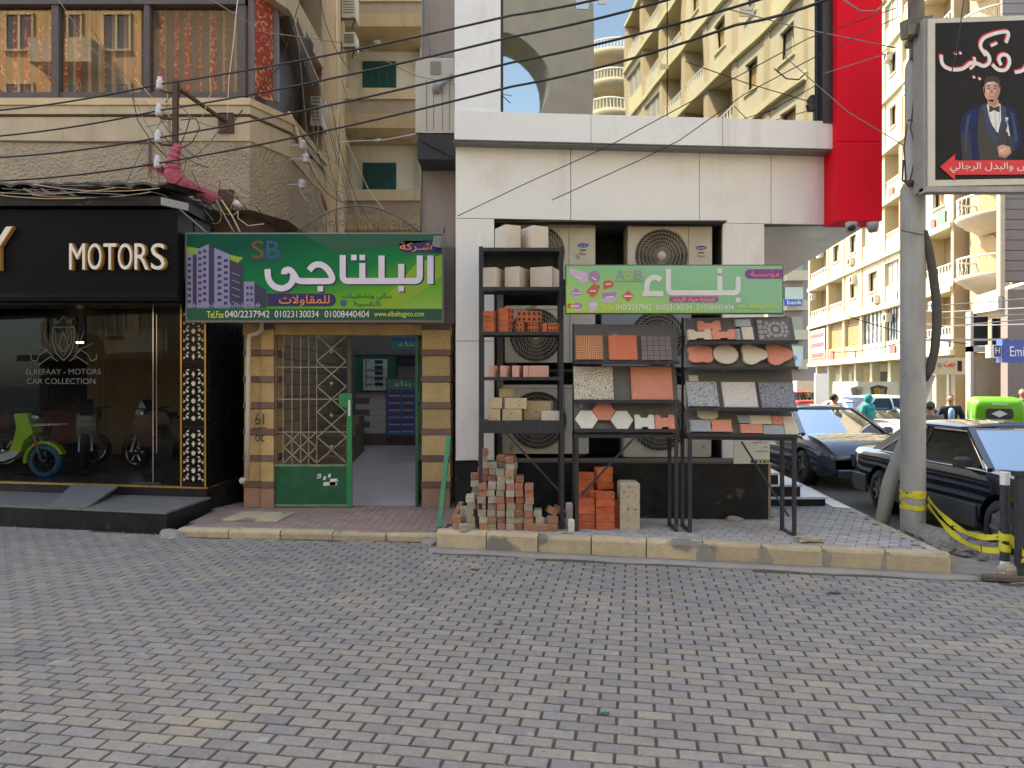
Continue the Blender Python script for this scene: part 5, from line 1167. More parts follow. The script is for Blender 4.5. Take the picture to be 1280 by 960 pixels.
for r_ in range(6):
    for c_ in range(2): mb.prism(q(0,YP,486+c_*17,500.5+c_*17,494+r_*9,495.3+r_*9), XZ(YP), -.005, -.007)
mb.build('captions', flat('caption_blue',(.25,.45,.75),.5), ps)
hs_ = thing('hanging_sign', 'small green and blue sign hanging at the top of the passage', 'sign', at=P(507,436,13.2))
mb = MB(); mb.box(PX(490,13.2),PX(526,13.2),13.2,13.23,PZ(436,13.2),PZ(412,13.2)); mb.build('panel', flat('panel_green',(.06,.30,.17),.4), hs_)
mb = MB(); mb.prism(q(0,13.2,490,526,422,426), XZ(13.2), -.002, -.004); mb.build('blue_band', flat('band_blue',(.02,.12,.32),.4), hs_)
lettering(hs_, 13.2, ar('بناء'), 498, 522, 427, 434, m_whitep, .006, .02); lettering(hs_, 13.2, ar('مؤسسة'), 496, 522, 414, 420, m_whitep, .006, .02)
# steel gate
m_gr = M('gate_green', (.015,.13,.06), (.008,.085,.04), .4, 7, speck=((.12,.09,.05), 9, .72)); m_grl = M('gate_green_light', (.22,.30,.19), (.10,.17,.09), .6, 9)
m_lat = M('lattice_worn', (.36,.34,.24), (.20,.20,.14), .6, 12)
GT = thing('steel_gate', 'green steel gate leaf with lattice bars, closed on the left half of the gateway', 'gate', at=(PX(391,10.55),10.55,.09))
YL = 10.54
gp = lambda x, y: Vector((PX(x,YL), YL, PZ(y,YL)))
mb = MB(); mb.box(PX(343,YL),PX(434,YL),YL-.01,YL+.02,PZ(632,YL),PZ(582,YL),.004); pn = mb.build('lower_panel', m_gr, GT)
mb = MB(); mb.box(PX(343,YL),PX(434,YL),YL-.025,YL-.012,PZ(583,YL),PZ(580,YL)); mb.box(PX(343,YL),PX(434,YL),YL-.02,YL-.012,PZ(633,YL),PZ(630,YL)); mb.build('rail', m_grl, GT)
mb = MB()
for (a, b, c, d) in ((396,592,402,598),(404,595,408,600),(410,592,414,597),(396,594,400,596.5),(412,598,422,607),(404,602,420,607),(420,600,423,604)):
    mb.prism([(PX(a,YL),PZ(d,YL)),(PX(c,YL)-.01,PZ(d,YL)+.005),(PX(c,YL),PZ(b,YL)),(PX(a,YL)+.01,PZ(b,YL)-.006)], XZ(YL), -.0105, -.0125)
mb.build('paper_scraps', m_whitep, pn)
mb = MB(); mb.bar(gp(345,580), gp(345,419), .035); mb.build('stile', m_brn, GT)
mb = MB(); mb.bar(gp(437,634), gp(437,492), .075, .05); mb.prism([(PX(424,YL),PZ(505,YL)),(PX(437,YL),PZ(513,YL)),(PX(437,YL),PZ(490,YL)),(PX(424,YL),PZ(493,YL))], XZ(YL), -.02, .01); mb.build('lock_stile', M('gate_bright',(.03,.30,.11),(.015,.2,.07),.4,6), GT)
mb = MB(); mb.bar(gp(437,492), gp(437,420), .06, .04); mb.build('upper_stile', M('gate_dull',(.07,.08,.06),(.05,.05,.04),.6), GT)
mb = MB(); mb.box(PX(436,YL),PX(438.5,YL),YL-.035,YL-.02,PZ(520,YL),PZ(500,YL)); mb.build('lock_plate', m_whitep, GT)
for x in (354,365,376,386,396): 
    mb = MB(); mb.bar(gp(x,580), gp(x,419), .012); mb.build('vertical_bar', m_lat, GT)
for y in (459,499,540):
    mb = MB(); mb.bar(gp(345,y)+Vector((0,-.008,0)), gp(434,y)+Vector((0,-.008,0)), .014); mb.build('cross_bar', m_lat, GT)
mb = MB()
def lat(x0, x1, y0, y1, n):
    h = (y1-y0)/n
    for k in range(n):
        mb.bar(gp(x0,y0+k*h)+Vector((0,-.015,0)), gp(x1,y0+k*h+h)+Vector((0,-.015,0)), .016, .008, (0,1,0)); mb.bar(gp(x1,y0+k*h)+Vector((0,-.023,0)), gp(x0,y0+k*h+h)+Vector((0,-.023,0)), .016, .008, (0,1,0))
lat(397,433,420,578,5); lat(356,376,540,578,2); lat(376,396,540,578,2)
for k in range(4): mb.ball(tuple(gp(415,440+k*39.5)+Vector((0,-.02,0))), .03, 5)
mb.bar(gp(356,559)+Vector((0,-.015,0)), gp(376,578), .014); mb.build('lattice', m_lat, GT)
GT2 = thing('steel_gate', 'second green gate leaf, swung open against the right pillar', 'gate', at=(PX(528,10.8),10.8,.09))
mb = MB()
for y in (10.6,11.5): mb.bar((-1.40,y,.1),(-1.40,y,2.6),.04)
for z in (.1,.75,1.6,2.6): mb.bar((-1.40,10.6,z),(-1.40,11.5,z),.03)
for k in range(5): mb.bar((-1.40,10.7+k*.17,.75),(-1.40,10.7+k*.17,2.6),.012)
mb.build('leaf_frame', m_gr, GT2); mb = MB(); mb.box(-1.41,-1.39,10.62,11.48,.12,.75); mb.build('leaf_panel', m_gr, GT2)
# pipe on the left pillar and painted number
pi_ = MB(); Yp = 10.42; pi_.tube([P(327,402,Yp),P(327,412,Yp),P(321,417,Yp),P(312,419,Yp),P(311,424,Yp),P(310,520,Yp),P(309,598,Yp)], .035, 8); pi_.ball(tuple(P(303,601,Yp)), .05, 6); pi_.tube([P(309,598,Yp),P(303,601,Yp)], .03)
tag(pi_.build('drain_pipe', M('pipe_white',(.60,.53,.45),(.48,.42,.35),.5,8)), 'white drain pipe running down the left stone pillar', 'pipe')
mb = MB(); mb.T = None
Yn = 10.485
lettering(GB, Yn, '61', 319, 330, 517, 531, m_steel, .002, .0, 'painted_number'); lettering(GB, Yn, 'ot', 319, 330, 542, 552, m_steel, .002, .0, 'painted_number')
patch(GB, Yn, [[(317,534.5),(333,534),(333,535),(317,535.5)]], m_steel, .002, 'painted_line')
# wrought iron arch above the sign
mb = MB(); Ya = 10.55; arch = [P(372+(152)*k/24, 291-34*math.sin(math.pi*k/24)**.8, Ya) for k in range(25)]; mb.tube(arch, .014, 5)
for k in range(11):
    x = 382+k*13; top = 291-34*math.sin(math.pi*(x-372)/152)**.8; mb.tube([P(x,top,Ya), P(x,292,Ya)], .007, 4)
    c = (x+6.5, 284-8*math.sin(math.pi*(x-372)/152)); mb.tube([P(c[0]+5*math.cos(t*.6)*(1-t*.07), c[1]+5*math.sin(t*.6)*(1-t*.07), Ya) for t in range(12)], .007, 4); mb.tube([P(c[0]+3.4*math.cos(-t*.6), c[1]-11+3.4*math.sin(-t*.6), Ya) for t in range(8)], .006, 4)
tag(mb.build('iron_arch', M('iron_arch',(.22,.19,.15),(.12,.10,.08),.7,12)), 'wrought iron arch with scrolls standing above the dark green sign', 'ironwork')
# ---------------------------------------------------------------- left stone building
m_st = M('render_rough', (.60,.48,.33), (.40,.32,.225), .95, 2.2, 1, 24, contrast=.4, bdist=6, patch=(((.24,.20,.16), 1.2, .55, .72, (1,1,.5)), ((.62,.55,.44), 2.5, .64, .72, (1,1,.4)))); m_st2 = M('stone_smooth', (.68,.55,.37), (.44,.36,.25), .9, 2.5, .6, 40, patch=(((.25,.21,.17), 2.4, .55, .75, (1,1,.15)),), stretch=(1,1,.35), contrast=.3)
m_edge = M('stone_edge', (.74,.56,.32), (.55,.42,.25), .85, 4, .3); m_brw = M('dark_timber', (.12,.095,.085), (.07,.055,.05), .6, 6)
LB = thing('stone_corner_building', 'old beige stone corner building with a bay window and curtains above the showroom', 'building', at=(-8,12,4))
def foot(off): return [(-30,11.5-off),(PX(312,11.5)+off*.4,11.5-off),(PX(361,12.3)+off,12.3-off*.4),(-3.83+off,14.6),(-4.9,15.2),(-30,15.2)]
FZ = lambda u, v, d: Vector((u, v, d))
Z_ = lambda y: PZ(y, 11.5)
def course(name, off, z0, z1, mat): mb = MB(); mb.prism(foot(off), FZ, z0, z1); return mb.build(name, mat, LB)
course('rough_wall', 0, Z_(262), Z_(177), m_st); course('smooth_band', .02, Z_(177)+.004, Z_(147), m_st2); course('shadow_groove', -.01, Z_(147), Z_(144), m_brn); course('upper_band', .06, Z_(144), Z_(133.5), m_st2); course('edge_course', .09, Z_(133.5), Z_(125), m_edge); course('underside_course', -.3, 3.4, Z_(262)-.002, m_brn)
mb = MB(); mb.bar(P(187,177,11.48), P(187,222,11.48), .03, .02); mb.bar(P(187,178,11.48),P(0,176,11.48),.012,.02); mb.build('wall_seam', m_brn, LB)
mb = MB(); mb.prism([(x, y) for x, y in foot(-.45)], FZ, Z_(125), 16.5); core = mb.build('dark_core', m_brw, LB)
mb = MB(); mb.prism(foot(0), FZ, 8.3, 8.75); mb.prism(foot(.1), FZ, 11.6, 12.2); mb.prism(foot(0), FZ, 14.8, 18); mb.build('upper_walls', m_st2, LB)
# window wall
Yw = 11.62
mb = MB()
for a, b in ((-40,-30),(68,77),(183,190),(300,309)): mb.box(PX(a,Yw),PX(b,Yw),Yw-.08,Yw+.05,Z_(125),8.3)
mb.box(-14,PX(309,Yw),Yw-.06,Yw+.06,PZ(125,Yw),PZ(117,Yw)); mb.box(-14,PX(309,Yw),Yw-.10,Yw+.06,PZ(9,Yw),PZ(-25,Yw)); mb.build('window_frame', m_brw, LB)
for a, b in ((-30,68),(77,183),(190,300)):
    mb = MB(); mb.prism(q(0,Yw,a,b,5,118), XZ(Yw), .0, .008); mb.build('window_pane', glass_mat('bay_glass', (.95,.94,.92), (.9,.85,.78), .035) if 'bay_glass' not in MATS else MATS['bay_glass'], LB)
m_c1 = M('curtain_red', (.48,.07,.05), (.30,.04,.03), .8, 22, contrast=.15, speck=((.70,.40,.20), 16, .55)); m_c2 = M('curtain_gold', (.46,.31,.19), (.34,.23,.14), .8, 14)
mb = MB(); n = 220; x0, x1 = PX(-60,12.1), PX(300,12.0); pts = []
for k in range(n+1):
    t = k/n; x = x0+(x1-x0)*t; pts.append((x, 11.95+.05*math.sin(t*150)+.03*math.sin(t*67)))
for k in range(n):
    mb.mi = 0 if (k//5) % 2 == 0 else 1; a, b = pts[k], pts[k+1]; mb.add([(a[0],a[1],6.4),(b[0],b[1],6.4),(b[0],b[1],8.4),(a[0],a[1],8.4)], [(0,1,2,3)], True)
mb.build('curtain', [m_c1, m_c2], LB)
# side of the bay: narrow window and dark eaves
mb = MB(); mb.add([P(318,0,11.75),P(341,0,12.2),P(341,128,12.2),P(318,118,11.75)], [(0,1,2,3)]); mb.build('side_curtain', m_c1, LB)
for a, b in ((314,11.7),(345,12.3)):
    mb = MB(); mb.bar(P(a,-20,b), P(a,128,b), .09); mb.build('window_frame', M('frame_lavender',(.24,.20,.20),(.17,.14,.14),.5), LB)
mb = MB(); mb.add([P(352,-10,12.6),P(392,55,13.6),P(386,120,13.6),P(384,75,13.5),P(352,30,12.6)], [(0,1,2,3,4)]); mb.bar(P(352,0,12.5),P(387,105,13.4),.22,.3); mb.build('eave_beam', m_brw, LB)
# tall wall of the alley behind
m_och = M('ochre_wall', (.56,.42,.24), (.38,.28,.17), .9, 2.2, .4, 40, patch=(((.2,.16,.12), 1.4, .55, .75, (1,1,.12)),), stretch=(1,1,.3), contrast=.35)
AL = thing('alley_building', 'tall ochre building with balconies and green shutters at the end of the alley', 'building', at=(-3.5,22,0))
mb = MB(); mb.prism([(-3.86,14.62),(-5.1,22.4),(-9,22.4),(-9,15.25),(-4.88,15.22)], FZ, 0, 19); mb.build('side_wing', m_och, AL)
m_bal = M('balcony_wall', (.68,.54,.36), (.48,.38,.26), .9, 3, .3, patch=(((.25,.2,.15), 2.4, .55, .75, (1,1,.15)),), contrast=.3, stretch=(1,1,.4)); m_in = M('balcony_inner', (.80,.76,.66), (.70,.66,.56), .85, 2)
mb = MB(); mb.box(-9,-.9,22.6,24,0,20); mb.build('rear_wall', m_in, AL)
YB = 21.0
m_shut = M('shutter_green', (.03,.13,.12), (.02,.09,.085), .6, 10)
for k, (pt, pb) in enumerate(((237,287),(110,160),(-12,33),(-132,-88),(-250,-206))):
    z1, z0 = PZ(pt,YB), PZ(pb,YB); zm = z0+(z1-z0)*.36
    mb = MB(); mb.box(-5.1,-2.55,YB,22.6,z0+.003,zm); mb.build('balcony_slab', m_och, AL)
    mb = MB(); mb.box(-5.1,-2.56,YB+.06,YB+.16,zm,z1-.32); mb.build('parapet_groove', M('parapet_mid',(.42,.34,.25),(.32,.26,.19),.9,4), AL)
    mb = MB(); mb.box(-5.1,-2.54,YB-.02,YB+.16,z1-.32,z1); mb.build('parapet_top', m_bal, AL)
    if k < 3:
        zt = PZ(pt-34 if k else 203, 22.5); x0, x1 = PX(453,22.5), PX(495,22.5)
        f_ = MB(); f_.box(x0,x1,22.52,22.57,zt-1.5,zt); f_ = f_.build('shutter', m_shut, AL)
        for i in range(4):
            mb = MB(); a = x0+(x1-x0)*(i+.08)/4; b = x0+(x1-x0)*(i+.92)/4
            for j in range(22): mb.obox(((a+b)/2, 22.505, zt-.06-j*.065), (1,0,0), (0,.6,1), (b-a)/2, .028, .006)
            mb.build('shutter_slats', m_shut, f_)
    mb = MB(); mb.ball((PX(472,22), 21.9, z0-.03), .12, 6, 1, 1, .4); mb.build('balcony_lamp', m_white, AL)
mb = MB(); mb.box(-2.85,-2.55,22.3,22.6,6,18); mb.build('corner_post', m_in, AL)
# pilaster beside the white building
m_pil = M('mauve_plaster', (.38,.31,.26), (.25,.205,.18), .9, 2.0, .5, 40, patch=(((.16,.13,.11), 1.6, .56, .75, (1,1,.12)),), stretch=(1,1,.3), contrast=.3)
PL_ = MB(); PL_.box(PX(527,10.62), -.735, 10.62, 12.5, 3.9, 16); tag(PL_.build('party_wall', m_pil), 'tall mauve plastered wall between the alley and the white building', 'wall')
mb = MB(); mb.tube([P(531,0,10.58),P(538,72,10.58)], .008); mb.tube([P(528,-30,10.6),P(526,290,10.6)], .012)
tag(mb.build('wall_cable', m_wireg), 'thin cable running down the edge of the mauve wall', 'cable')
# the big old air conditioner on its shelf
bx = thing('wall_air_conditioner', 'large rust stained cream air conditioner on a shelf high on the mauve wall', 'air conditioner', at=P(545,170,10.2))
Yb = 10.05
mb = MB(); mb.box(PX(528,Yb),PX(567.5,Yb),Yb,10.6,PZ(166,Yb),PZ(72,Yb),.02); mb.box(PX(519,Yb),PX(528,Yb)-.002,Yb+.02,10.6,PZ(165,Yb),PZ(72,Yb)); mb.build('casing', M('old_enamel',(.58,.53,.43),(.42,.36,.28),.6,3,stretch=(1,1,.3),contrast=.3), bx)
mb = MB(); mb.box(PX(538,Yb),PX(551,Yb),Yb-.012,Yb-.001,PZ(93,Yb),PZ(77,Yb),.005); mb.build('handle_recess', m_wireg, bx)
mb = MB(); mb.ball(tuple(P(546,111,Yb-.03)), .07, 8); mb.tube([P(546,111,Yb-.05),P(555,104,Yb-.1),P(565,95,Yb)], .03, 6); mb.build('valve_and_pipe', m_wireg, bx)
mb = MB()
for x in (533,542,553,562): mb.bar(P(x,100,Yb-.003), P(x,163,Yb-.003), .005, .003)
mb.build('rust_streaks', m_rust, bx)
mb = MB(); mb.box(PX(522,Yb),PX(571,Yb),Yb,10.6,PZ(199,Yb),PZ(168,Yb)); mb.bar(P(525,174,Yb-.01),P(568,196,Yb-.01),.03); mb.build('bracket_box', M('bracket_dark',(.05,.045,.045),(.03,.03,.03),.8), bx)
for k, (x0,x1,y0,y1,Y,l) in enumerate(((388,402,120,157,14.4,'small cream air conditioner on the side wall of the stone building'),(427,444,-8,22,19.5,'upper air conditioner high on the ochre wall beside the balconies'),(428,444,40,58,19.5,'lower air conditioner high on the ochre wall beside the balconies'))):
    t = thing('wall_air_conditioner', l, 'air conditioner', at=P((x0+x1)/2,y1,Y), group='wall air conditioners in the alley')
    mb = MB(); mb.box(PX(x0,Y),PX(x1,Y),Y,Y+.5,PZ(y1,Y),PZ(y0,Y),.01); mb.build('casing', m_ac, t)
    mb = MB()
    for j in range(7): mb.box(PX(x0+2,Y),PX(x1-2,Y),Y-.012,Y-.001,PZ(y0+3+j*(y1-y0-6)/7,Y)-.01,PZ(y0+3+j*(y1-y0-6)/7,Y))
    mb.build('grille', m_steel, t)
    mb = MB(); mb.bar(P(x0,y1+2,Y),P(x1,y1+2,Y),.04); mb.bar(P(x1,y1+2,Y),P(x1-4,y1+14,Y+.4),.03); mb.build('bracket', m_rust, t)
for k, (pts, r, m_, l) in enumerate((([P(419,-20,18),P(420,250,18),P(421,290,18)],.05,m_bal,'pale drain pipe in the corner of the alley'),([P(412,-20,17),P(411,290,17)],.035,m_wireg,'grey drain pipe beside the pale one in the alley'),([P(361,140,12.4),P(400,235,12.4),P(408,262,13)],.03,m_edge,'sloping pipe down the corner of the stone building'))):
    mb = MB(); mb.tube(pts, r, 8); tag(mb.build('drain_pipe', m_), l, 'pipe')
# ---------------------------------------------------------------- electric bracket and cables
EB = thing('electric_bracket', 'rusty iron bracket for power lines, its lower part wrapped in pink cloth', 'bracket', at=P(218,280,11))
Ye = 10.7
mb = MB(); mb.bar(P(220,100,Ye),P(219,180,Ye),.07); mb.build('iron_post', m_rust, EB)
mb = MB(); mb.bar(P(225,112,Ye),P(282,152,11.45),.06,.04); mb.build('iron_strut', m_rust, EB)
for a_, b_ in ((141,166),(237,258)): mb = MB(); mb.box(PX(273,11.45),PX(292,11.45),11.44,11.48,PZ(b_,11.45),PZ(a_,11.45)); mb.build('wall_plate', m_rust, EB)
pk = M('pink_cloth', (.55,.13,.17), (.42,.10,.14), .9, 12, .8, 20)
mb = MB(); rp9 = random.Random(3); ctl = [(223,181,0,.05),(219,190,0,.085),(216,204,0,.10),(216,220,0,.13),(228,231,.1,.125),(245,239,.3,.105),(263,247,.5,.10),(277,251,.6,.05)]; cp = []; cr_ = []
for a9, b9 in zip(ctl, ctl[1:]):
    for q_ in range(5):
        t_ = q_/5; cp.append(P(a9[0]*(1-t_)+b9[0]*t_, a9[1]*(1-t_)+b9[1]*t_, Ye+a9[2]*(1-t_)+b9[2]*t_)); cr_.append((a9[3]*(1-t_)+b9[3]*t_)*rp9.uniform(.80,1.15))
mb.tube(cp, cr_, 9)
for v in mb.v: v += Vector((rp9.uniform(-.012,.012), rp9.uniform(-.012,.012), rp9.uniform(-.012,.012)))
mb.add([P(192,203,Ye-.03),P(176,205,Ye-.02),P(190,211,Ye),P(206,222,Ye),P(212,212,Ye)], [(0,1,2,3,4)]); mb.build('pink_wrapping', pk, EB, smooth=False)
ins = []
for k, (x, y) in enumerate(((200,104),(199,137),(198,170),(197,202))):
    mb = MB(); c = P(x, y, Ye-.05); mb.lathe(c+Vector((0,0,-.1)), [(0,0),(.03,0),(.052,.01),(.055,.06),(.048,.075),(.052,.085),(.05,.13),(.035,.15),(.033,.19),(0,.2)], 14); i_ = mb.build('insulator', flat('porcelain',(.62,.64,.66),.25), EB)
    mb = MB(); mb.tube([c+Vector((0,0,-.1)), c+Vector((.06,0,-.13)), P(219,y+12,Ye)], .018, 6); mb.build('insulator_arm', m_rust, EB)
for k, (x, y) in enumerate(((378,181),(382,198),(377,230),)):
    mb = MB(); c = P(x, y, 12.25); mb.lathe(c+Vector((0,0,-.08)), [(0,0),(.05,0),(.06,.04),(.045,.07),(.06,.1),(.05,.15),(0,.16)], 12); mb.bar(c, c+Vector((-.3,.05,0)), .015); tag(mb.build('wall_insulator', MATS['porcelain']), ['upper white insulator at the corner of the stone building','middle white insulator at the corner of the stone building','lowest white insulator, near the iron arch'][k], 'insulator', 'white insulators on the corner of the stone building')
cm = MB(); c = P(298,256,11.3); cm.lathe(c, [(0,-.08),(.06,-.07),(.07,.05),(0,.07)], 12, 'y'); cm.tube([c, c+Vector((-.03,.05,-.2)), c+Vector((.15,0,-.33)), c+Vector((.4,0,-.3))], .01, 5); tag(cm.build('security_camera', m_whitep), 'white security camera with a loose wire under the stone corner', 'camera')
def cable(pts, r, mat, label, sag=0, n=14, grp='overhead cables crossing the street'):
    out = []
    for a, b in zip(pts, pts[1:]):
        for k in range(n):
            t = k/n; p = a*(1-t)+b*t; p = p-Vector((0,0,sag*4*t*(1-t))); out.append(p)
    out.append(pts[-1]); mb = MB(); mb.tube(out, r, 5); return tag(mb.build('overhead_cable', mat), label, 'cable', grp)
# four service lines: pass over the insulators and rise towards the right
lines = [((-25,140),(200,105),(640,19),(900,-45)), ((-25,172),(199,138),(640,46),(960,-40)), ((-25,198),(198,172),(640,78),(1010,-20)), ((-25,227),(197,204),(640,108),(920,31),(1100,-30))]
for k, l in enumerate(lines):
    Ys = [10.9, Ye-.05, 7.6, 6.4, 5.5]; cable([P(x, y, Ys[i]) for i, (x, y) in enumerate(l)], .013, m_wired, ['topmost','second','third','lowest'][k]+' of the four black power lines that rest on the porcelain insulators', .05)
th = [([(572,270,9),(660,228,9),(760,183,8.6),(880,118,8.2),(1010,48,8),(1120,10,8)],.006,m_wired,'thin black wire rising across the white cladding to the pole, upper one'),
      ([(690,250,9),(800,200,8.7),(850,175,8.6),(930,118,8.4),(1040,60,8.2),(1125,20,8.5)],.006,m_wired,'thin black wire rising across the white cladding to the pole, lower one'),
      ([(265,0,9.5),(330,40,9.6),(440,55,9.8),(520,95,9.9),(570,105,9.5),(640,120,9)],.006,m_wireg,'pale thin wire sagging in front of the alley'),
      ([(905,10,8.6),(1000,35,8.6),(1120,60,8.6)],.007,m_wireg,'pale wire crossing the red fin near the top'),
      ([(1030,92,8.6),(1112,66,8.6)],.006,m_wireg,'short pale wire on the red fin'),
      ([(980,70,8.6),(1060,140,8.6),(1130,182,8.6)],.006,m_wireg,'thin wire sloping down across the red fin to the pole'),
      ([(1055,0,8.5),(1075,14,8.5),(1095,14,8.5),(1108,2,8.5)],.01,m_wireg,'coil of wire hanging at the top of the red fin'),
      ([(360,-5,12),(372,40,12.2),(420,150,13),(462,240,13),(480,262,12)],.008,m_edge,'yellowish wire hanging down the alley beside the balconies'),
      ([(375,0,12.5),(352,80,12.3),(310,128,11.6),(282,165,11)],.008,m_wired,'dark wire from the eaves to the iron bracket'),
      ([(427,177,12),(480,175,12),(526,166,10.4)],.007,m_whitep,'dashed looking white wire across the alley below the old air conditioner'),
      ([(70,-5,11.2),(110,55,11.2),(160,108,11.2),(180,150,10.8),(200,180,10.7),(214,205,10.6)],.007,m_wireg,'thin wire from the bay window down to the pink cloth'),
      ([(165,118,11),(172,150,10.8),(190,178,10.7),(212,200,10.7)],.008,m_wired,'loose black wire left of the pink cloth'),
      ([(0,243,9.9),(60,232,9.9),(120,240,9.9),(160,232,10),(205,244,10),(225,262,10),(260,292,10)],.012,m_wireg,'grey cable lying over the showroom eave'),
      ([(60,235,9.8),(110,228,9.8),(150,238,9.8),(200,236,10.2),(240,250,10.6),(262,256,11)],.010,m_wired,'black cable tangled over the showroom eave'),
      ([(270,250,10.8),(282,272,10.7),(292,290,10.6)],.014,m_wireg,'cable dropping from the pink cloth behind the dark green sign'),
      ([(277,250,10.9),(290,270,10.8),(300,290,10.7)],.012,m_edge,'second cable dropping from the pink cloth behind the dark green sign'),
      ([(225,205,10.7),(250,190,10.9),(262,178,11),(276,160,11.4)],.012,m_wireg,'stiff grey cable from the pink cloth to the upper wall plate'),
      ([(226,150,10.8),(245,148,10.9),(250,160,11),(240,178,11),(228,185,10.9)],.008,m_wired,'loop of black wire right of the rusty post'),
      ([(262,95,10.9),(264,115,10.9),(255,140,10.9),(245,165,10.9)],.006,m_edge,'yellow wire hanging beside the rusty post'),
      ([(297,0,11),(291,60,11.1),(286,100,11.2),(284,150,11.4)],.007,m_whitep,'white wire dropping past the bay window to the wall plate'),
      ([(372,42,12.4),(385,180,12.3),(388,215,12.5),(400,262,12.6)],.006,m_wireg,'thin wire on the corner of the stone building'),
      ([(1190,90,8),(1196,60,8),(1205,0,8)],.006,m_wired,'thin wire rising above the billboard')]
for pts, r, m_, l in th: cable([P(*p) for p in pts], r, m_, l, .0, 3, 'thin wires')

rw = random.Random(11); mats_ = (m_wired, m_wireg, m_edge)
def tangle(n, ax, ay, bx_, by_, Y, name):
    for m_ in mats_:
        mb = MB()
        for k in range(n):
            a = (rw.uniform(*ax), rw.uniform(*ay)); b = (a[0]+rw.uniform(*bx_), a[1]+rw.uniform(*by_)); m1 = ((a[0]+b[0])/2+rw.uniform(-15,12), max(a[1],b[1])*.5+(a[1]+b[1])/4+rw.uniform(-5,14))
            c0, c1, c2 = P(*a,Y), P(*m1,Y+rw.uniform(-.05,.05)), P(*b,Y+rw.uniform(-.1,.1))
            mb.tube([c0*(1-t)**2+c1*2*t*(1-t)+c2*t*t for t in [q_/8 for q_ in range(9)]], rw.uniform(.004,.0075), 4)
        mb.build(name, m_, kind='stuff')
tangle(8, (165,240), (95,215), (-40,70), (10,90), 10.8, 'tangled_wires')
tangle(6, (365,440), (-10,160), (-20,60), (70,200), 13.0, 'hanging_wires')
tangle(4, (-10,90), (230,244), (60,170), (-8,8), 9.7, 'eave_wires')
tangle(4, (225,330), (225,262), (-30,50), (5,30), 10.9, 'drooping_wires')
tangle(3, (370,400), (150,240), (10,60), (20,60), 12.0, 'corner_wires')
# ---------------------------------------------------------------- pole, billboard, bollards, tape
m_pole = M('pole_paint', (.42,.41,.385), (.26,.25,.235), .75, 5, .5, 60, stretch=(1,1,.35), contrast=.3, speck=((.16,.11,.07), 7, .70)); m_polet = M('pole_top', (.30,.27,.22), (.08,.07,.06), .8, 6, .5, 50, stretch=(1,1,.3))
YPo = 8.6; PXc = PX(1141,YPo)
PO = thing('street_pole', 'thick grey steel street pole with cables and wires tied round it', 'pole', at=(PXc,YPo,0))
mb = MB(); mb.lathe((PXc,YPo,0), [(.135,-.1),(.138,1),(.135,PZ(236,YPo))], 24); mb.build('lower_shaft', m_pole, PO)
mb = MB(); mb.lathe((PXc+.02,YPo,0), [(.14,PZ(237,YPo)),(.145,PZ(234,YPo)),(.11,PZ(228,YPo)),(.105,PZ(95,YPo)),(.10,PZ(82,YPo)),(.07,PZ(74,YPo))], 22); mb.build('middle_shaft', m_pole, PO)
mb = MB(); mb.lathe((PXc+.04,YPo,0), [(.075,PZ(80,YPo)),(.075,PZ(30,YPo)),(.09,PZ(28,YPo)),(.09,8.5)], 16); mb.build('upper_shaft', m_polet, PO)
mb = MB(); mb.tube([P(1135,150,8.45),P(1155,151,8.45)], .01); mb.ball(tuple(P(1138,229,8.44)), .045, 8); mb.tube([P(1129,200,8.45),P(1128,225,8.45),P(1140,233,8.42),P(1158,229,8.45)], .012)
mb.tube([P(1150,85,8.46),P(1143,120,8.44),P(1138,160,8.44),P(1146,190,8.44),P(1137,228,8.44)], .008); mb.tube([P(1134,155,8.45),P(1130,185,8.45),P(1133,230,8.45)], .008); mb.tube([P(1172,95,8.3),P(1155,150,8.44),P(1150,200,8.44)], .006); mb.tube([P(1126,288,8.45),P(1156,294,8.44)], .006); mb.build('wire_ties', m_rust, PO)
fl = thing('flood_light', 'dark flood light fixed to the pole at the corner of the billboard', 'lamp', at=P(1146,48,8.4))
mb = MB(); mb.obox(P(1145.5,35,8.38), (1,.05,.18), (0,1,.2), .155, .07, .10); mb.build('lamp_housing', m_polet, fl); mb = MB(); mb.obox(P(1146,36,8.30), (1,.05,.18), (0,1,.2), .12, .012, .055); mb.build('lamp_glass', flat('lamp_glass_grey',(.10,.12,.11),.1), fl)
mb = MB(); mb.tube([P(1143,48,8.45),P(1141,60,8.5),P(1140,74,8.5)], .035); mb.tube([P(1133,55,8.5),P(1146,56,8.5)], .05); mb.build('bracket', m_polet, fl)
mb = MB(); mb.tube([P(1156,288,8.5),P(1161,310,8.5),P(1166,340,8.5),P(1171,380,8.5),P(1171,410,8.5),P(1168,440,8.5),P(1162,462,8.52),P(1156,476,8.55)], [.03,.045,.05,.052,.052,.05,.055,.03], 8); tag(mb.build('thick_cable', M('old_cable',(.10,.085,.07),(.05,.04,.035),.8,14)), 'thick black cable bowing out from the right side of the pole', 'cable')
mb = MB(); mb.tube([Vector((PX(1100,9.0),9.0,.05)), P(1113,600,8.98), P(1163,468,8.85)], [.085,.085,.06], 10); tag(mb.build('leaning_post', m_pole), 'thinner old post leaning behind the thick street pole', 'post')
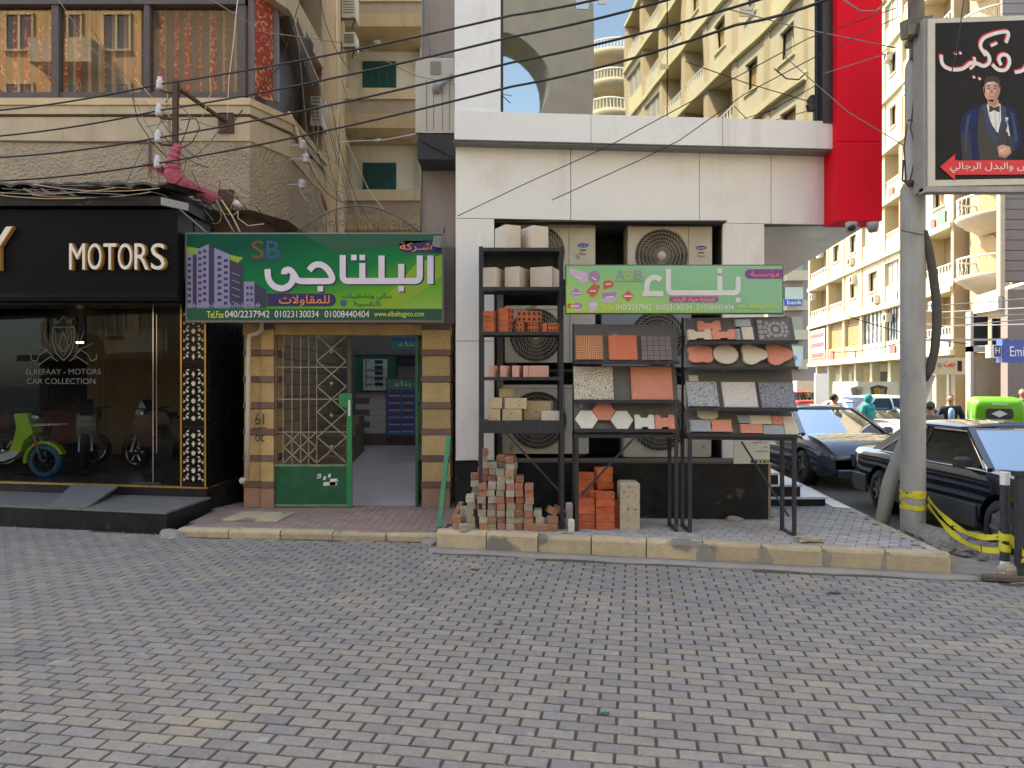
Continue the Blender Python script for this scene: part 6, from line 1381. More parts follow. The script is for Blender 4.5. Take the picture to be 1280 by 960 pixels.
# billboard
YBb = 8.2
BB = thing('billboard', 'black billboard of a man in a navy tuxedo above a red arrow', 'billboard', at=(PX(1250,YBb),YBb,PZ(240,YBb)))
xa, xb = PX(1157,YBb), PX(1345,YBb)
mb = MB(); mb.prism(ppoly([(1155,238),(1345,233),(1345,16),(1155,22)], YBb), XZ(YBb), .02, .22); mb.build('steel_box', M('sign_box_steel',(.30,.29,.27),(.22,.21,.2),.6), BB)
mb = MB(); mb.prism(ppoly([(1160.5,233),(1345,229),(1345,17),(1160.5,23.5)], YBb), XZ(YBb), 0, .02); mb.build('white_border', M('border_cream',(.62,.59,.50),(.52,.49,.42),.5), BB)
m_bk = flat('poster_black', (.012,.011,.014), .5, spec=.2); patch(BB, YBb, [(1169,225),(1345,222),(1345,23),(1169,29)], m_bk, .001, 'printed_face')
mb = MB(); mb.box(PX(1155,YBb),xb,YBb-.03,YBb+.1,PZ(240.5,YBb),PZ(234,YBb)); mb.build('lower_beam', m_pole, BB)
mb = MB(); mb.bar((PXc,YPo-.02,PZ(60,YBb)),(xa+.1,YBb+.2,PZ(60,YBb)),.06); mb.bar((PXc,YPo-.02,PZ(225,YBb)),(xa+.1,YBb+.2,PZ(225,YBb)),.06); mb.build('brackets', m_rust, BB)
m_nv = M('print_suit_navy',(.008,.025,.13),(.006,.012,.05),.5,5,spec=.2); m_nvd = flat('print_suit_dark',(.008,.008,.02),.4); m_skin = flat('print_skin',(.62,.34,.24),.5); m_hair = flat('print_hair',(.015,.01,.01),.5); m_rdp = flat('print_red',(.75,.01,.03),.35)
patch(BB, YBb, [(1203,146),(1209,139),(1226,132),(1236,127),(1246,127),(1254,132),(1268,138),(1273,155),(1277,172),(1274,184),(1262,194),(1262,203),(1203,203),(1201,178),(1199,160)], m_nv, .0025, 'printed_suit')
patch(BB, YBb, [(1226,132),(1232,129),(1238,152),(1246,170),(1252,152),(1250,131),(1257,136),(1259,160),(1258,203),(1224,203),(1221,170),(1222,150)], m_nvd, .004, 'printed_waistcoat')
patch(BB, YBb, [(1233,131),(1240,129),(1250,130),(1251,150),(1247,167),(1240,157),(1236,147)], m_whitep, .0055, 'printed_shirt')
patch(BB, YBb, [[(1236,132),(1242,135),(1249,132),(1249,141),(1242,138),(1236,141)]], m_hair, .007, 'printed_bow_tie')
patch(BB, YBb, [[(1233,125),(1247,125),(1248,131),(1242,135),(1234,131)],arcp(1239,113,10,0,350,20,14.5),[(1246,184),(1252,181),(1262,184),(1263,192),(1256,198),(1248,196),(1247,190)],[(1228,109),(1230,108),(1231,117),(1229,117)],[(1247.5,108),(1250,109),(1249,117),(1247.5,117)]], m_skin, .0085, 'printed_skin')
patch(BB, YBb, [[(1229,112),(1228.5,102),(1232,97),(1239,95.5),(1246,97),(1249.5,102),(1249,112),(1247.3,105),(1242,102.5),(1234,103),(1230.5,106)]], m_hair, .010, 'printed_hair')
patch(BB, YBb, [[(1233,107.5),(1237,107),(1237,108),(1233,108.5)],[(1241,107),(1245,107.5),(1245,108.5),(1241,108)],[(1234,110.3),(1236.5,110.3),(1236.5,111.5),(1234,111.5)],[(1241.5,110.3),(1244,110.3),(1244,111.5),(1241.5,111.5)]], m_hair, .0115, 'printed_eyes')
patch(BB, YBb, [[(1244,99),(1249,104),(1249.3,115),(1246,124),(1241,127.5),(1243.5,118),(1245,108)]], flat('print_skin_shade',(.44,.22,.15),.5), .0092, 'printed_shade')
patch(BB, YBb, [[(1228,133),(1233,131),(1240,160),(1246,172),(1243,180),(1232,160)],[(1251,131),(1256,134),(1257,152),(1248,172),(1251,152)],[(1262,140),(1266,142),(1270,160),(1272,176),(1268,180),(1266,160)],[(1208,146),(1213,142),(1209,165),(1208,190),(1205,190),(1205,165)]], flat('print_lapel',(.012,.03,.11),.5), .0048, 'printed_lapels')
patch(BB, YBb, [[(1231,100.5),(1240,99.5),(1243,103),(1236,106),(1232,106)],[(1231,112),(1235,113),(1235.5,118),(1232.5,117)],[(1248,188),(1256,185),(1258,187),(1250,191)]], flat('print_skin_light',(.80,.52,.40),.5), .0092, 'printed_light')
patch(BB, YBb, [[(1233,125),(1239,128.2),(1246,125.5),(1246.5,129),(1242,133),(1235,129.5)],[(1248,193),(1256,195),(1262,190),(1262,193),(1256,198),(1249,196)]], MATS['print_skin_shade'], .0093, 'printed_shade')
patch(BB, YBb, [[(1200,170),(1206,160),(1213,170),(1215,203),(1203,203)],[(1258,165),(1266,170),(1269,186),(1262,194),(1260,180)]], flat('print_suit_shadow',(.004,.008,.03),.5), .0035, 'printed_suit_shadow')
patch(BB, YBb, [[(1243,140),(1244,140),(1245,165),(1244,165)],[(1236,141),(1238,146),(1237,152)],[(1248,141),(1250,146),(1248.5,153)]], flat('print_shirt_fold',(.48,.49,.54),.5), .0062, 'printed_folds')
patch(BB, YBb, [[(1235.5,120.5),(1239,121.3),(1242.5,120.5),(1241,122.2),(1237,122.2)],[(1238.4,112),(1239.6,112),(1240.6,117),(1237.4,117)]], flat('print_lips',(.45,.15,.12),.5), .0115, 'printed_mouth')
patch(BB, YBb, [[(1256,147),(1258,147),(1262,170),(1260,170)],[(1258,147),(1260,147),(1257,165),(1259,165)]], m_whitep, .006, 'printed_chain')
patch(BB, YBb, [(1174,209),(1193,193),(1193,201),(1345,200),(1345,218),(1193,219),(1193,226)], m_rdp, .012, 'printed_arrow')
mb = MB(); mb.text(ar('ملابس والبدل الرجالي'), XZ(YBb), -.0135, -.015, PX(1247,YBb), PZ(210,YBb), 121*YBb/FPX, 13*YBb/FPX, .022); mb.build('arrow_lettering', m_whitep, BB)
def script(d, dx, dy, mat, w):
    mb = MB()
    for k, s in enumerate(([(1176,69),(1177,82),(1188,88),(1204,87),(1213,78),(1222,80),(1229,84),(1237,79),(1236,70),(1230,64)],[(1232,70),(1224,58),(1228,48),(1243,42),(1262,39),(1257,54)],[(1217,72),(1219,80),(1212,87)],
        [(1251,82),(1247,74),(1252,68),(1260,70),(1262,79),(1257,89),(1246,88),(1240,81)],[(1285,60),(1286,76),(1279,89),(1268,91)],[(1300,50),(1300,92)],[(1238,58),(1246,54)])):
        mb.prism(stroke([(PX(x+dx,YBb),PZ(y+dy,YBb)) for x, y in s], w*YBb/FPX*(.8 if k in (2,6) else 1), rad=.09), XZ(YBb), -d, -d-.0015-.0002*k)
    for x, y in ((1194,68),(1200,67),(1217,97),(1224,99)): mb.prism(ppoly([(x-2+dx,y+dy),(x+dx,y-2+dy),(x+2+dx,y+dy),(x+dx,y+2+dy)],YBb), XZ(YBb), -d, -d-.003)
    return mb
script(.003, -1.0, -1.5, m_rdp, 4.6).build('lettering_shadow', m_rdp, BB); script(.0065, 0, 0, m_whitep, 4.2).build('script_lettering', m_whitep, BB)
# bollards and debris
YBo = 7.1
bo = thing('bollard', 'black and white striped post wrapped with yellow tape at the right edge', 'bollard', at=(PX(1256,YBo),YBo,0)); xx = PX(1256,YBo)
for k, (a, b, m_) in enumerate(((0,PZ(701,YBo),m_whitep),(PZ(701,YBo),PZ(606,YBo),m_steel),(PZ(606,YBo),PZ(590,YBo),m_whitep))):
    mb = MB(); mb.lathe((xx,YBo,0), [(.001,a),(.043,a+.001),(.043,b-.001),(.001,b)], 16, smooth=False); mb.build(['white_foot','black_shaft','white_top'][k], m_, bo)
bo2 = thing('guard_rail', 'black steel guard rail post at the right edge of the picture', 'railing', at=(PX(1274,6.95),6.95,0)); x2 = PX(1274,6.95)
mb = MB(); mb.box(x2-.028,x2+.028,6.92,6.98,0,PZ(592,6.95)); mb.build('post', m_steel, bo2); mb = MB(); mb.bar((PX(1266,6.95),6.95,PZ(592,6.95)),(x2+2.2,6.6,PZ(592,6.95)),.07,.05); mb.bar((x2+.03,6.94,.5),(x2+2.2,6.6,.5),.05,.04); mb.build('rail', m_steel, bo2)
mb = MB(); mb.box(x2+1.1,x2+1.16,6.74,6.80,0,1.0); mb.build('post', m_steel, bo2)
m_tape = M('warning_tape', (.70,.62,.05), (.62,.54,.04), .4, 3, speck=((.05,.05,.03), 13, .63))
mb = MB()
def ribbon(pts, w, tw=.4):
    pts = [Vector(p) for p in pts]; A = []; B = []
    for k, p in enumerate(pts):
        d = (pts[min(k+1,len(pts)-1)]-pts[max(k-1,0)]).normalized(); s = Vector((0,0,1))-d*d.z; s.normalize(); n = d.cross(s); a = tw*math.sin(k*.8)
        v = s*math.cos(a)+n*math.sin(a); A.append(p+v*w/2); B.append(p-v*w/2)
    n = len(pts); mb.add(A+B, [(i,i+1,n+i+1,n+i) for i in range(n-1)], True)
for z, t_ in ((.62,.05),(.56,-.06),(.50,.07),(.44,0)): ribbon([(PXc+.143*math.cos(a*.35), YPo+.143*math.sin(a*.35), z+t_*math.sin(a*.35)) for a in range(19)], .05, .1)
def sag(a, b, s, n=16): return [Vector(a)*(1-k/n)+Vector(b)*(k/n)-Vector((0,0,s*4*(k/n)*(1-k/n))) for k in range(n+1)]
ribbon(sag((PXc+.12,YPo-.1,.56),(xx-.03,YBo,.40),.16), .06); ribbon(sag((PXc+.12,YPo-.1,.48),(xx-.03,YBo-.02,.27),.17), .06); 
for z, t_ in ((.42,.03),(.37,-.03),(.32,.03),(.28,0)): ribbon([(xx+.05*math.cos(a*.35), YBo+.05*math.sin(a*.35), z+t_*math.sin(a*.35)) for a in range(19)], .06, .2)
ribbon([(xx,YBo-.05,.40),(xx+.06,YBo-.06,.33),(x2,6.9,.27),(x2+.03,6.9,.20)], .09, .2); ribbon([(xx+.05,YBo,.3),(x2+.03,6.92,.36),(x2+.5,6.8,.34)], .05, .2)
tag(mb.build('warning_tape', m_tape), 'yellow plastic warning tape tied between the street pole and the striped post', 'tape')
rock((xx+.02,YBo-.08,.04), .11, 1.1, .8, .9, m_rock, 'brown stone lying against the foot of the striped post', seed=21)
mb = MB(); mb.T = Matrix.Translation((xx-.02,YBo-.17,.03)) @ Matrix.Rotation(-.12,4,'Z'); mb.box(-.28,.45,-.05,.06,-.02,.025,.01); mb.T = None; tag(mb.build('broken_plank', M('old_wood',(.16,.12,.09),(.08,.06,.045),.9,9,.5,stretch=(1,5,1))), 'dark broken plank lying on the pavers below the striped post', 'plank')
# ---------------------------------------------------------------- cars
m_cg = glass_mat('car_glass', (.12,.14,.15), (.7,.75,.8), .02)
m_cgw = glass_mat('windscreen_glass', (.10,.14,.18), (.8,.92,1), .42)
m_seat = flat('car_seat', (.05,.05,.055), .8); m_lampg = flat('headlamp_glass', (.5,.52,.52), .08); m_tail = flat('tail_lamp', (.35,.01,.01), .15); m_plate = flat('number_plate', (.6,.62,.65), .4)
def car(label, paint, pos, rz, L_=4.7, W=1.74, H_=1.42, belt=.90, wb=2.8, r=.31, st=None, cab=None, chrome=False, clad=None, group='cars standing along the side street', boxy=True, name='parked_car'):
    t = thing(name, label, 'car', at=(0,0,0), group=group); hw = W/2
    mb = MB(); rings = []; fine = []
    for a_, b_ in zip(st, st[1:]):
        nn = max(1, int((b_[0]-a_[0])/.12))
        for q_ in range(nn):
            u_ = q_/nn; i0 = st.index(a_); p0 = st[max(0, i0-1)]; p3 = st[min(len(st)-1, i0+2)]
            def cr(j):
                v0, v1, v2, v3 = p0[j], a_[j], b_[j], p3[j]; m1 = (v2-v0)*(b_[0]-a_[0])/max(.01, b_[0]-p0[0]); m2 = (v3-v1)*(b_[0]-a_[0])/max(.01, p3[0]-a_[0])
                return (2*u_**3-3*u_**2+1)*v1+(u_**3-2*u_**2+u_)*m1+(-2*u_**3+3*u_**2)*v2+(u_**3-u_**2)*m2
            fine.append((a_[0]+(b_[0]-a_[0])*u_, cr(1), cr(2), cr(3), cr(4)))
    fine.append(st[-1])
    for (x, w, zl, zs, zt) in fine:
        w *= hw; h = [(-w*.90,zl),(-w*.99,zl+.10),(-w,zl+.2),(-w*1.004,(zl+zs)/2),(-w,zs-.16),(-w*.993,zs-.08),(-w*.985,zs-.03),(-w*.97,zs-.008),(-w*.945,zs+(zt-zs)*.4),(-w*.88,zt),(-w*.5,zt+.02),(0,zt+.028)]
        rings.append([Vector((x, y, z)) for y, z in h]+[Vector((x, -y, z)) for y, z in h[-2::-1]])
    mb.ring(rings, rings[0]); bd = mb.build('body', paint, t, origin=(0,0,0))
    cut = MB()
    for x in (wb/2, -wb/2):
        for s in (-1, 1): cut.lathe((x, s*(hw-.07), r), [(.001,-.17),(r+.06,-.17),(r+.06,.17),(.001,.17)], 28, 'y', smooth=False)
    co = cut.build('cutter', m_black, origin=(0,0,0))
    md = bd.modifiers.new('b', 'BOOLEAN'); md.object = co; md.operation = 'DIFFERENCE'; md.solver = 'EXACT'
    bpy.context.view_layer.update(); nm = bpy.data.meshes.new_from_object(bd.evaluated_get(bpy.context.evaluated_depsgraph_get()))
    bd.modifiers.clear()
    if len(nm.polygons) > 40: bd.data = nm
    for p_ in bd.data.polygons: p_.use_smooth = True
    try: bd.data.set_sharp_from_angle(angle=R(32))
    except Exception: pass
    bpy.data.objects.remove(co)
    xr0, xr1, xf1, xf0 = cab; wb_, wt = hw*.93, hw*.70; zr = H_
    zbr, zbf = belt+.015, belt+.015
    # roof
    rr = []
    for k in range(7):
        u = k/6; x = xr1+(xf1-xr1)*u; dz = .04*(1-(2*u-1)**2); pts = [(-wt,zr-.07),(-wt*.97,zr-.02),(-wt*.6,zr+dz-.005),(0,zr+dz+.01),(wt*.6,zr+dz-.005),(wt*.97,zr-.02),(wt,zr-.07),(0,zr-.05)]
        rr.append([Vector((x,y,z)) for y, z in pts])
    mb = MB(); mb.ring(rr, rr[0]); mb.build('roof', paint, t)
    A = lambda s: (Vector((xf0, s*wb_*.97, zbf)), Vector((xf1, s*wt*.97, zr-.045))); C_ = lambda s: (Vector((xr0, s*wb_*.95, zbr)), Vector((xr1, s*wt*.97, zr-.045)))
    xm = (xf0+xr0)/2-.12; Bp = lambda s: (Vector((xm, s*wb_, zbf)), Vector((xm-.02, s*wt, zr-.05)))
    for s in (-1, 1):
        mb = MB(); mb.bar(A(s)[0],A(s)[1],.075,.06); mb.build('pillar', paint, t); mb = MB(); mb.bar(Bp(s)[0],Bp(s)[1],.07,.03,(1,0,0)); mb.build('pillar', paint, t); mb = MB(); mb.prism([(C_(s)[0].x-.0,zbr-.01),(C_(s)[0].x+.38,zbr-.01),(C_(s)[1].x+.22,zr-.05),(C_(s)[1].x-.03,zr-.05)], lambda u, v, d, s=s: Vector((u, s*(wb_*.955+(wt*.97-wb_*.955)*(v-zbr)/(zr-zbr))+d, v)), -.02, .02); mb.build('pillar', paint, t)
        def side(x0, x1, x2, x3): return [Vector((x0, s*wb_*.99, zbf)),Vector((x1, s*wb_*.99, zbf)),Vector((x2, s*wt*.985, zr-.065)),Vector((x3, s*wt*.985, zr-.065))]
        for nm_, (a, b, c, d) in (('front_side_window',(xm+.03,xf0-.06,xf1-.03,xm+.01)),('rear_side_window',(C_(s)[0].x+.30,xm-.04,xm-.06,C_(s)[1].x+.2))):
            mb = MB(); mb.add(side(a,b,c,d), [(0,1,2,3)]); wn2 = mb.build(nm_, m_cg, t)
            e = side(a,b,c,d); mb = MB(); o_ = Vector((0,s*.008,0))
            for p_, q_ in zip(e, e[1:]+e[:1]): mb.bar(p_+o_, q_+o_, .018, .014, (0,1,0))
            mb.build('window_trim', m_chr if chrome else m_black, wn2)
    def screen(nm_, x0, x1, mat):
        mb = MB(); n = 8; V = []
        for (x, w, z) in ((x0, wb_*.95, zbf),((x0+x1)/2, (wb_*.95+wt*.95)/2, (zbf+zr-.04)/2+.01),(x1, wt*.95, zr-.035)):
            for k in range(n+1): u = 2*k/n-1; V.append((x+(.10 if x0 > 0 else -.08)*(1-u*u), u*w, z))
        mb.add(V, [(j*(n+1)+i, j*(n+1)+i+1, (j+1)*(n+1)+i+1, (j+1)*(n+1)+i) for j in range(2) for i in range(n)], True); w_ = mb.build(nm_, mat, t)
        mb = MB(); e = [Vector(V[i]) for i in list(range(n+1))+[2*n+1]+list(range(3*n+2, 2*n+1, -1))+[n+1]]
        for p_, q_ in zip(e, e[1:]+e[:1]): mb.bar(p_, q_, .022, .02)
        mb.build('screen_trim', m_chr if chrome else m_black, w_)
    screen('windscreen', xf0, xf1, m_cgw); screen('rear_window', xr0, xr1, m_cg)
    mb = MB(); mb.box(xr0+.2,xf0-.2,-wb_*.9,wb_*.9,belt-.03,belt+.0)
    for x in (.15, -.75):
        for y in (-.38, .38): mb.box(x-.08,x+.05,y-.24,y+.24,belt-.1,belt+.18,.04); mb.box(x-.05,x+.02,y-.12,y+.12,belt+.2,belt+.34,.03)
    mb.box(xf0-.35,xf0-.12,-wb_*.9,wb_*.9,belt,belt+.06,.02); mb.lathe((xf0-.5,.36,belt+.05), [(.17,-.012),(.19,0),(.17,.012)], 16, 'x'); mb.build('interior', m_seat, t)
    for x in (wb/2, -wb/2):
        for s in (-1, 1):
            a = MB(); b = MB(); c = (x, s*(hw-.11), r); a.lathe(c, [(r*.66,-.10),(r*.92,-.10),(r,-.07),(r,.07),(r*.92,.10),(r*.66,.10),(r*.66,-.10)], 28, 'y'); w_ = a.build('wheel', m_tyre, t)
            b.lathe((x, s*(hw-.03), r), [(r*.68,-.02*s),(r*.62,.0),(r*.5,-.015*s),(r*.2,-.01*s),(r*.15,.01*s),(0,.012*s)], 24, 'y')
            for k in range(8 if boxy else 5):
                an = 2*math.pi*k/(8 if boxy else 5); b.bar((x+r*.15*math.cos(an), s*(hw-.022), r+r*.15*math.sin(an)), (x+r*.6*math.cos(an), s*(hw-.022), r+r*.6*math.sin(an)), .05, .02, (0,1,0))
            b.build('rim', M('rim_grey',(.30,.30,.30),(.22,.22,.22),.35,metal=.7), w_)
            mb = MB(); mb.lathe((x, s*(hw-.20), r), [(0,-.01),(r+.055,-.01),(r+.055,.01),(0,.01)], 24, 'y'); mb.build('wheel_well', m_dark, t)
    xf = st[-1][0]; xr = st[0][0]
    for s in (-1, 1):
        mb = MB()
        if boxy: mb.box(xf-.16, xf-.015, s*hw*.52, s*hw*.90, belt-.30, belt-.15, .02)
        else: mb.prism([(xf-.62,.70),(xf-.30,.685),(xf-.05,.62),(xf-.04,.56),(xf-.30,.60)], (lambda u, v, d, s=s: Vector((u, s*(hw*(1.0-.25*(max(0,(u-xf+.62))/.6)**2)+d), v))), -.10, .018)
        mb.build('headlight', m_lampg if boxy else M('headlamp_dark',(.12,.13,.14),(.5,.5,.52),.08,20,contrast=.15), t)
        mb = MB(); mb.box(xr+.01, xr+.12, s*hw*.5, s*hw*.91, belt-.26, belt-.10, .02); mb.build('tail_light', m_tail, t)
        mb = MB(); mb.box(xf0-.34, xf0-.24, s*(hw*.98), s*(hw+.15), belt+.02, belt+.14, .03); mi = mb.build('wing_mirror', paint if not boxy else m_black, t)
        for x in (xm+.02, xf0-.08+.02, -wb/2+.42 if boxy else -wb/2+.38):
            mb = MB(); mb.bar((x, s*(hw+.0015), .36), (x, s*(hw*.985), belt-.02), .010, .006, (0,1,0)); mb.build('door_gap', m_dark, t)
        for x in (xm+.12, -wb/2+.62):
            mb = MB(); mb.bar((x, s*(hw+.012), belt-.17), (x+.16, s*(hw+.012), belt-.17), .025, .02); mb.build('door_handle', m_chr if chrome else paint, t)
        if clad: 
            mb = MB(); mb.box(-wb/2+r+.10, wb/2-r-.10, s*(hw-.01), s*(hw+.016), .24, .50, .006); mb.box(wb/2+r+.09,xf-.10,s*(hw-.03),s*(hw+.012),.24,.50,.006); mb.box(xr+.12,-wb/2-r-.09,s*(hw-.03),s*(hw+.012),.24,.50,.006); mb.build('side_cladding', clad, t)
    gz = 0 if boxy else -.14; mb = MB(); mb.box(xf-.03, xf+.012, -hw*.42, hw*.42, belt-.34+gz, belt-.13+gz, .01); gr_ = mb.build('grille', m_steel if not chrome else m_chr, t)
    mb = MB()
    for k in range(6): mb.box(xf+.012, xf+.018, -hw*.38, hw*.38, belt-.32+k*.03+gz, belt-.31+k*.03+gz)
    mb.build('grille_bars', m_black, gr_)
    for x, s_ in ((xf, 1),(xr, -1)):
        be = .07 if boxy else .02; mb = MB(); mb.box(x-.10 if s_ > 0 else x-be, x+be if s_ > 0 else x+.10, -hw*(.93 if boxy else .7), hw*(.93 if boxy else .7), .30 if boxy else .24, .50 if boxy else .38, .03); bp_ = mb.build('bumper', clad or paint, t)
        mb = MB(); mb.box(x+s_*be, x+s_*(be+.008), -.25, .25, .36, .47); mb.build('number_plate', m_plate, bp_)
    t.location = pos; t.rotation_euler = (0,0,rz); return t
m_navyp = M('navy_black_paint', (.006,.008,.016), (.004,.005,.010), .10, 2, coat=.8); m_clad = M('blue_grey_cladding', (.055,.06,.07), (.035,.04,.048), .5, 5)
sed = [(-2.35,.90,.35,.80,.84),(-2.28,.955,.28,.86,.90),(-1.7,.985,.24,.885,.925),(-1.15,1,.22,.90,.935),(0,1,.21,.90,.91),(.95,1,.21,.90,.925),(1.6,.985,.22,.86,.90),(2.15,.95,.26,.80,.84),(2.30,.92,.30,.76,.80),(2.35,.88,.36,.66,.72)]
car('black old four door saloon with a chrome edged windscreen beside the street pole', m_navyp, (6.28,9.30,0), R(-92), 4.7, 1.74, 1.38, .90, 2.8, .31, sed, (-1.75,-1.02,.42,1.12), True, m_clad)
mod = [(-2.3,.86,.40,.86,.96),(-2.2,.95,.30,.92,1.0),(-1.6,.985,.22,.94,1.02),(-.8,1,.20,.94,.98),(0,1,.19,.93,.95),(.9,1,.20,.90,.95),(1.5,.985,.20,.84,.92),(2.0,.94,.22,.74,.82),(2.22,.86,.26,.64,.70),(2.3,.74,.34,.54,.58)]
m_char = M('charcoal_paint', (.055,.075,.105), (.04,.055,.08), .2, 2, metal=.3, coat=.8)
car('dark modern saloon with a sky reflecting windscreen, behind the old black saloon', m_char, (6.42,15.1,0), R(-90), 4.6, 1.8, 1.42, .92, 2.68, .32, mod, (-1.85,-.95,.25,1.22), False, None, boxy=False)
m_sil = M('silver_white_paint', (.55,.57,.58), (.48,.5,.51), .18, 2, coat=.6)
car('pale silver saloon further back, left of the pole', m_sil, (9.95,20.5,0), R(-92), 4.5, 1.76, 1.42, .92, 2.65, .31, mod, (-1.85,-.95,.25,1.22), False, None, boxy=False)
m_rdc = M('bright_red_paint', (.55,.015,.015), (.45,.01,.01), .2, 2, coat=.6)
car('small red car far down the side street', m_rdc, (16.2,41,0), R(88), 4.3, 1.74, 1.45, .95, 2.6, .31, mod, (-1.85,-1.1,.25,1.22), False, None, boxy=False)
m_wc = M('white_teal_paint', (.45,.62,.60), (.4,.55,.55), .2, 2, coat=.6)
car('pale green car just behind the green tuk-tuk', m_wc, (10.9,20.6,0), R(5), 4.2, 1.7, 1.55, .98, 2.6, .31, mod, (-1.85,-1.1,.25,1.22), False, None, boxy=False)
# tuk-tuk
def tuktuk(pos, rz):
    t = thing('tuk_tuk', 'bright green three wheeled tuk-tuk seen from behind', 'tuk-tuk', at=(0,0,0)); g = M('bright_green_vinyl', (.12,.42,.015), (.09,.34,.01), .35, 3)
    def sec(x, w, z0, z1, rr=.16): return [Vector((x, y, z)) for y, z in [(-w,z0)]+[(-w+rr-rr*math.cos(R(a)), z1-rr+rr*math.sin(R(a))) for a in range(0,91,15)]+[(w-rr+rr*math.sin(R(a)), z1-rr+rr*math.cos(R(a))) for a in range(0,91,15)]+[(w,z0)]]
    rings = [sec(-1.02,.50,.86,1.46,.10), sec(-1.0,.54,.85,1.54), sec(-.85,.57,.85,1.62), sec(0,.58,.98,1.64), sec(.5,.56,1.2,1.62), sec(.75,.5,1.35,1.52)]
    mb = MB(); mb.ring(rings, rings[0]); cn = mb.build('canopy', g, t)
    mb = MB(); f = lambda u, v, d: Vector((-1.03-d, u, v)); mb.prism(rrect(-.31,.31,1.14,1.38,.08), f, 0, .008); w_ = mb.build('rear_window', m_black, cn)
    mb = MB(); mb.prism([(-.18,1.26),(-.08,1.31),(0,1.34),(.08,1.31),(.18,1.26),(.08,1.22),(0,1.18),(-.08,1.22)], f, .008, .012); mb.build('window_emblem', m_plate, w_)
    mb = MB(); mb.prism([(-.20,1.46),(.16,1.47),(.14,1.50),(-.16,1.49)], f, .0, .01); mb.build('pale_lettering', m_plate, cn)
    mb = MB(); f2_ = lambda u, v, d: Vector((u, .585+d, v)); mb.prism(arcp(-.62,1.26,.13,0,345,18), f2_, 0, .006, [arcp(-.62,1.26,.105,0,345,18)]); mb.prism([(-.68,1.2),(-.62,1.34),(-.56,1.2)], f2_, 0, .006); mb.build('round_emblem', m_plate, cn)
    mb = MB(); mb.box(-1.0,.1,-.54,.54,.32,.82,.05); mb.box(.1,.9,-.4,.4,.32,.45,.03); mb.build('lower_body', m_steel, t)
    mb = MB(); mb.box(-.9,-.7,-.5,.5,.83,1.0,.03); mb.build('rear_seat', m_seat, t); mb = MB()
    for y in (-.53,.53): mb.bar((-.95,y,.8),(-.95,y,.9),.05); mb.bar((.7,y*.85,.5),(.55,y*.9,1.4),.035); mb.bar((-.1,y,.8),(-.1,y,1.1),.035)
    mb.build('posts', m_black, t)
    for (x, y) in ((-.6,-.5),(-.6,.5),(1.0,0)):
        mb = MB(); mb.lathe((x,y,.22), [(.08,-.05),(.2,-.055),(.22,0),(.2,.055),(.08,.05),(0,.04)], 20, 'y'); mb.build('wheel', m_tyre, t)
    mb = MB(); mb.box(.75,.95,-.35,.35,.45,1.0,.08); mb.build('nose', g, t)
    for y in (-.42,.42): mb = MB(); mb.box(-1.03,-.99,y-.06,y+.06,.6,.72,.01); mb.build('tail_light', m_tail, t)
    t.location = pos; t.rotation_euler = (0,0,rz); t.scale = (.72,.84,.98)
tuktuk((11.15,16.7,0), R(66))
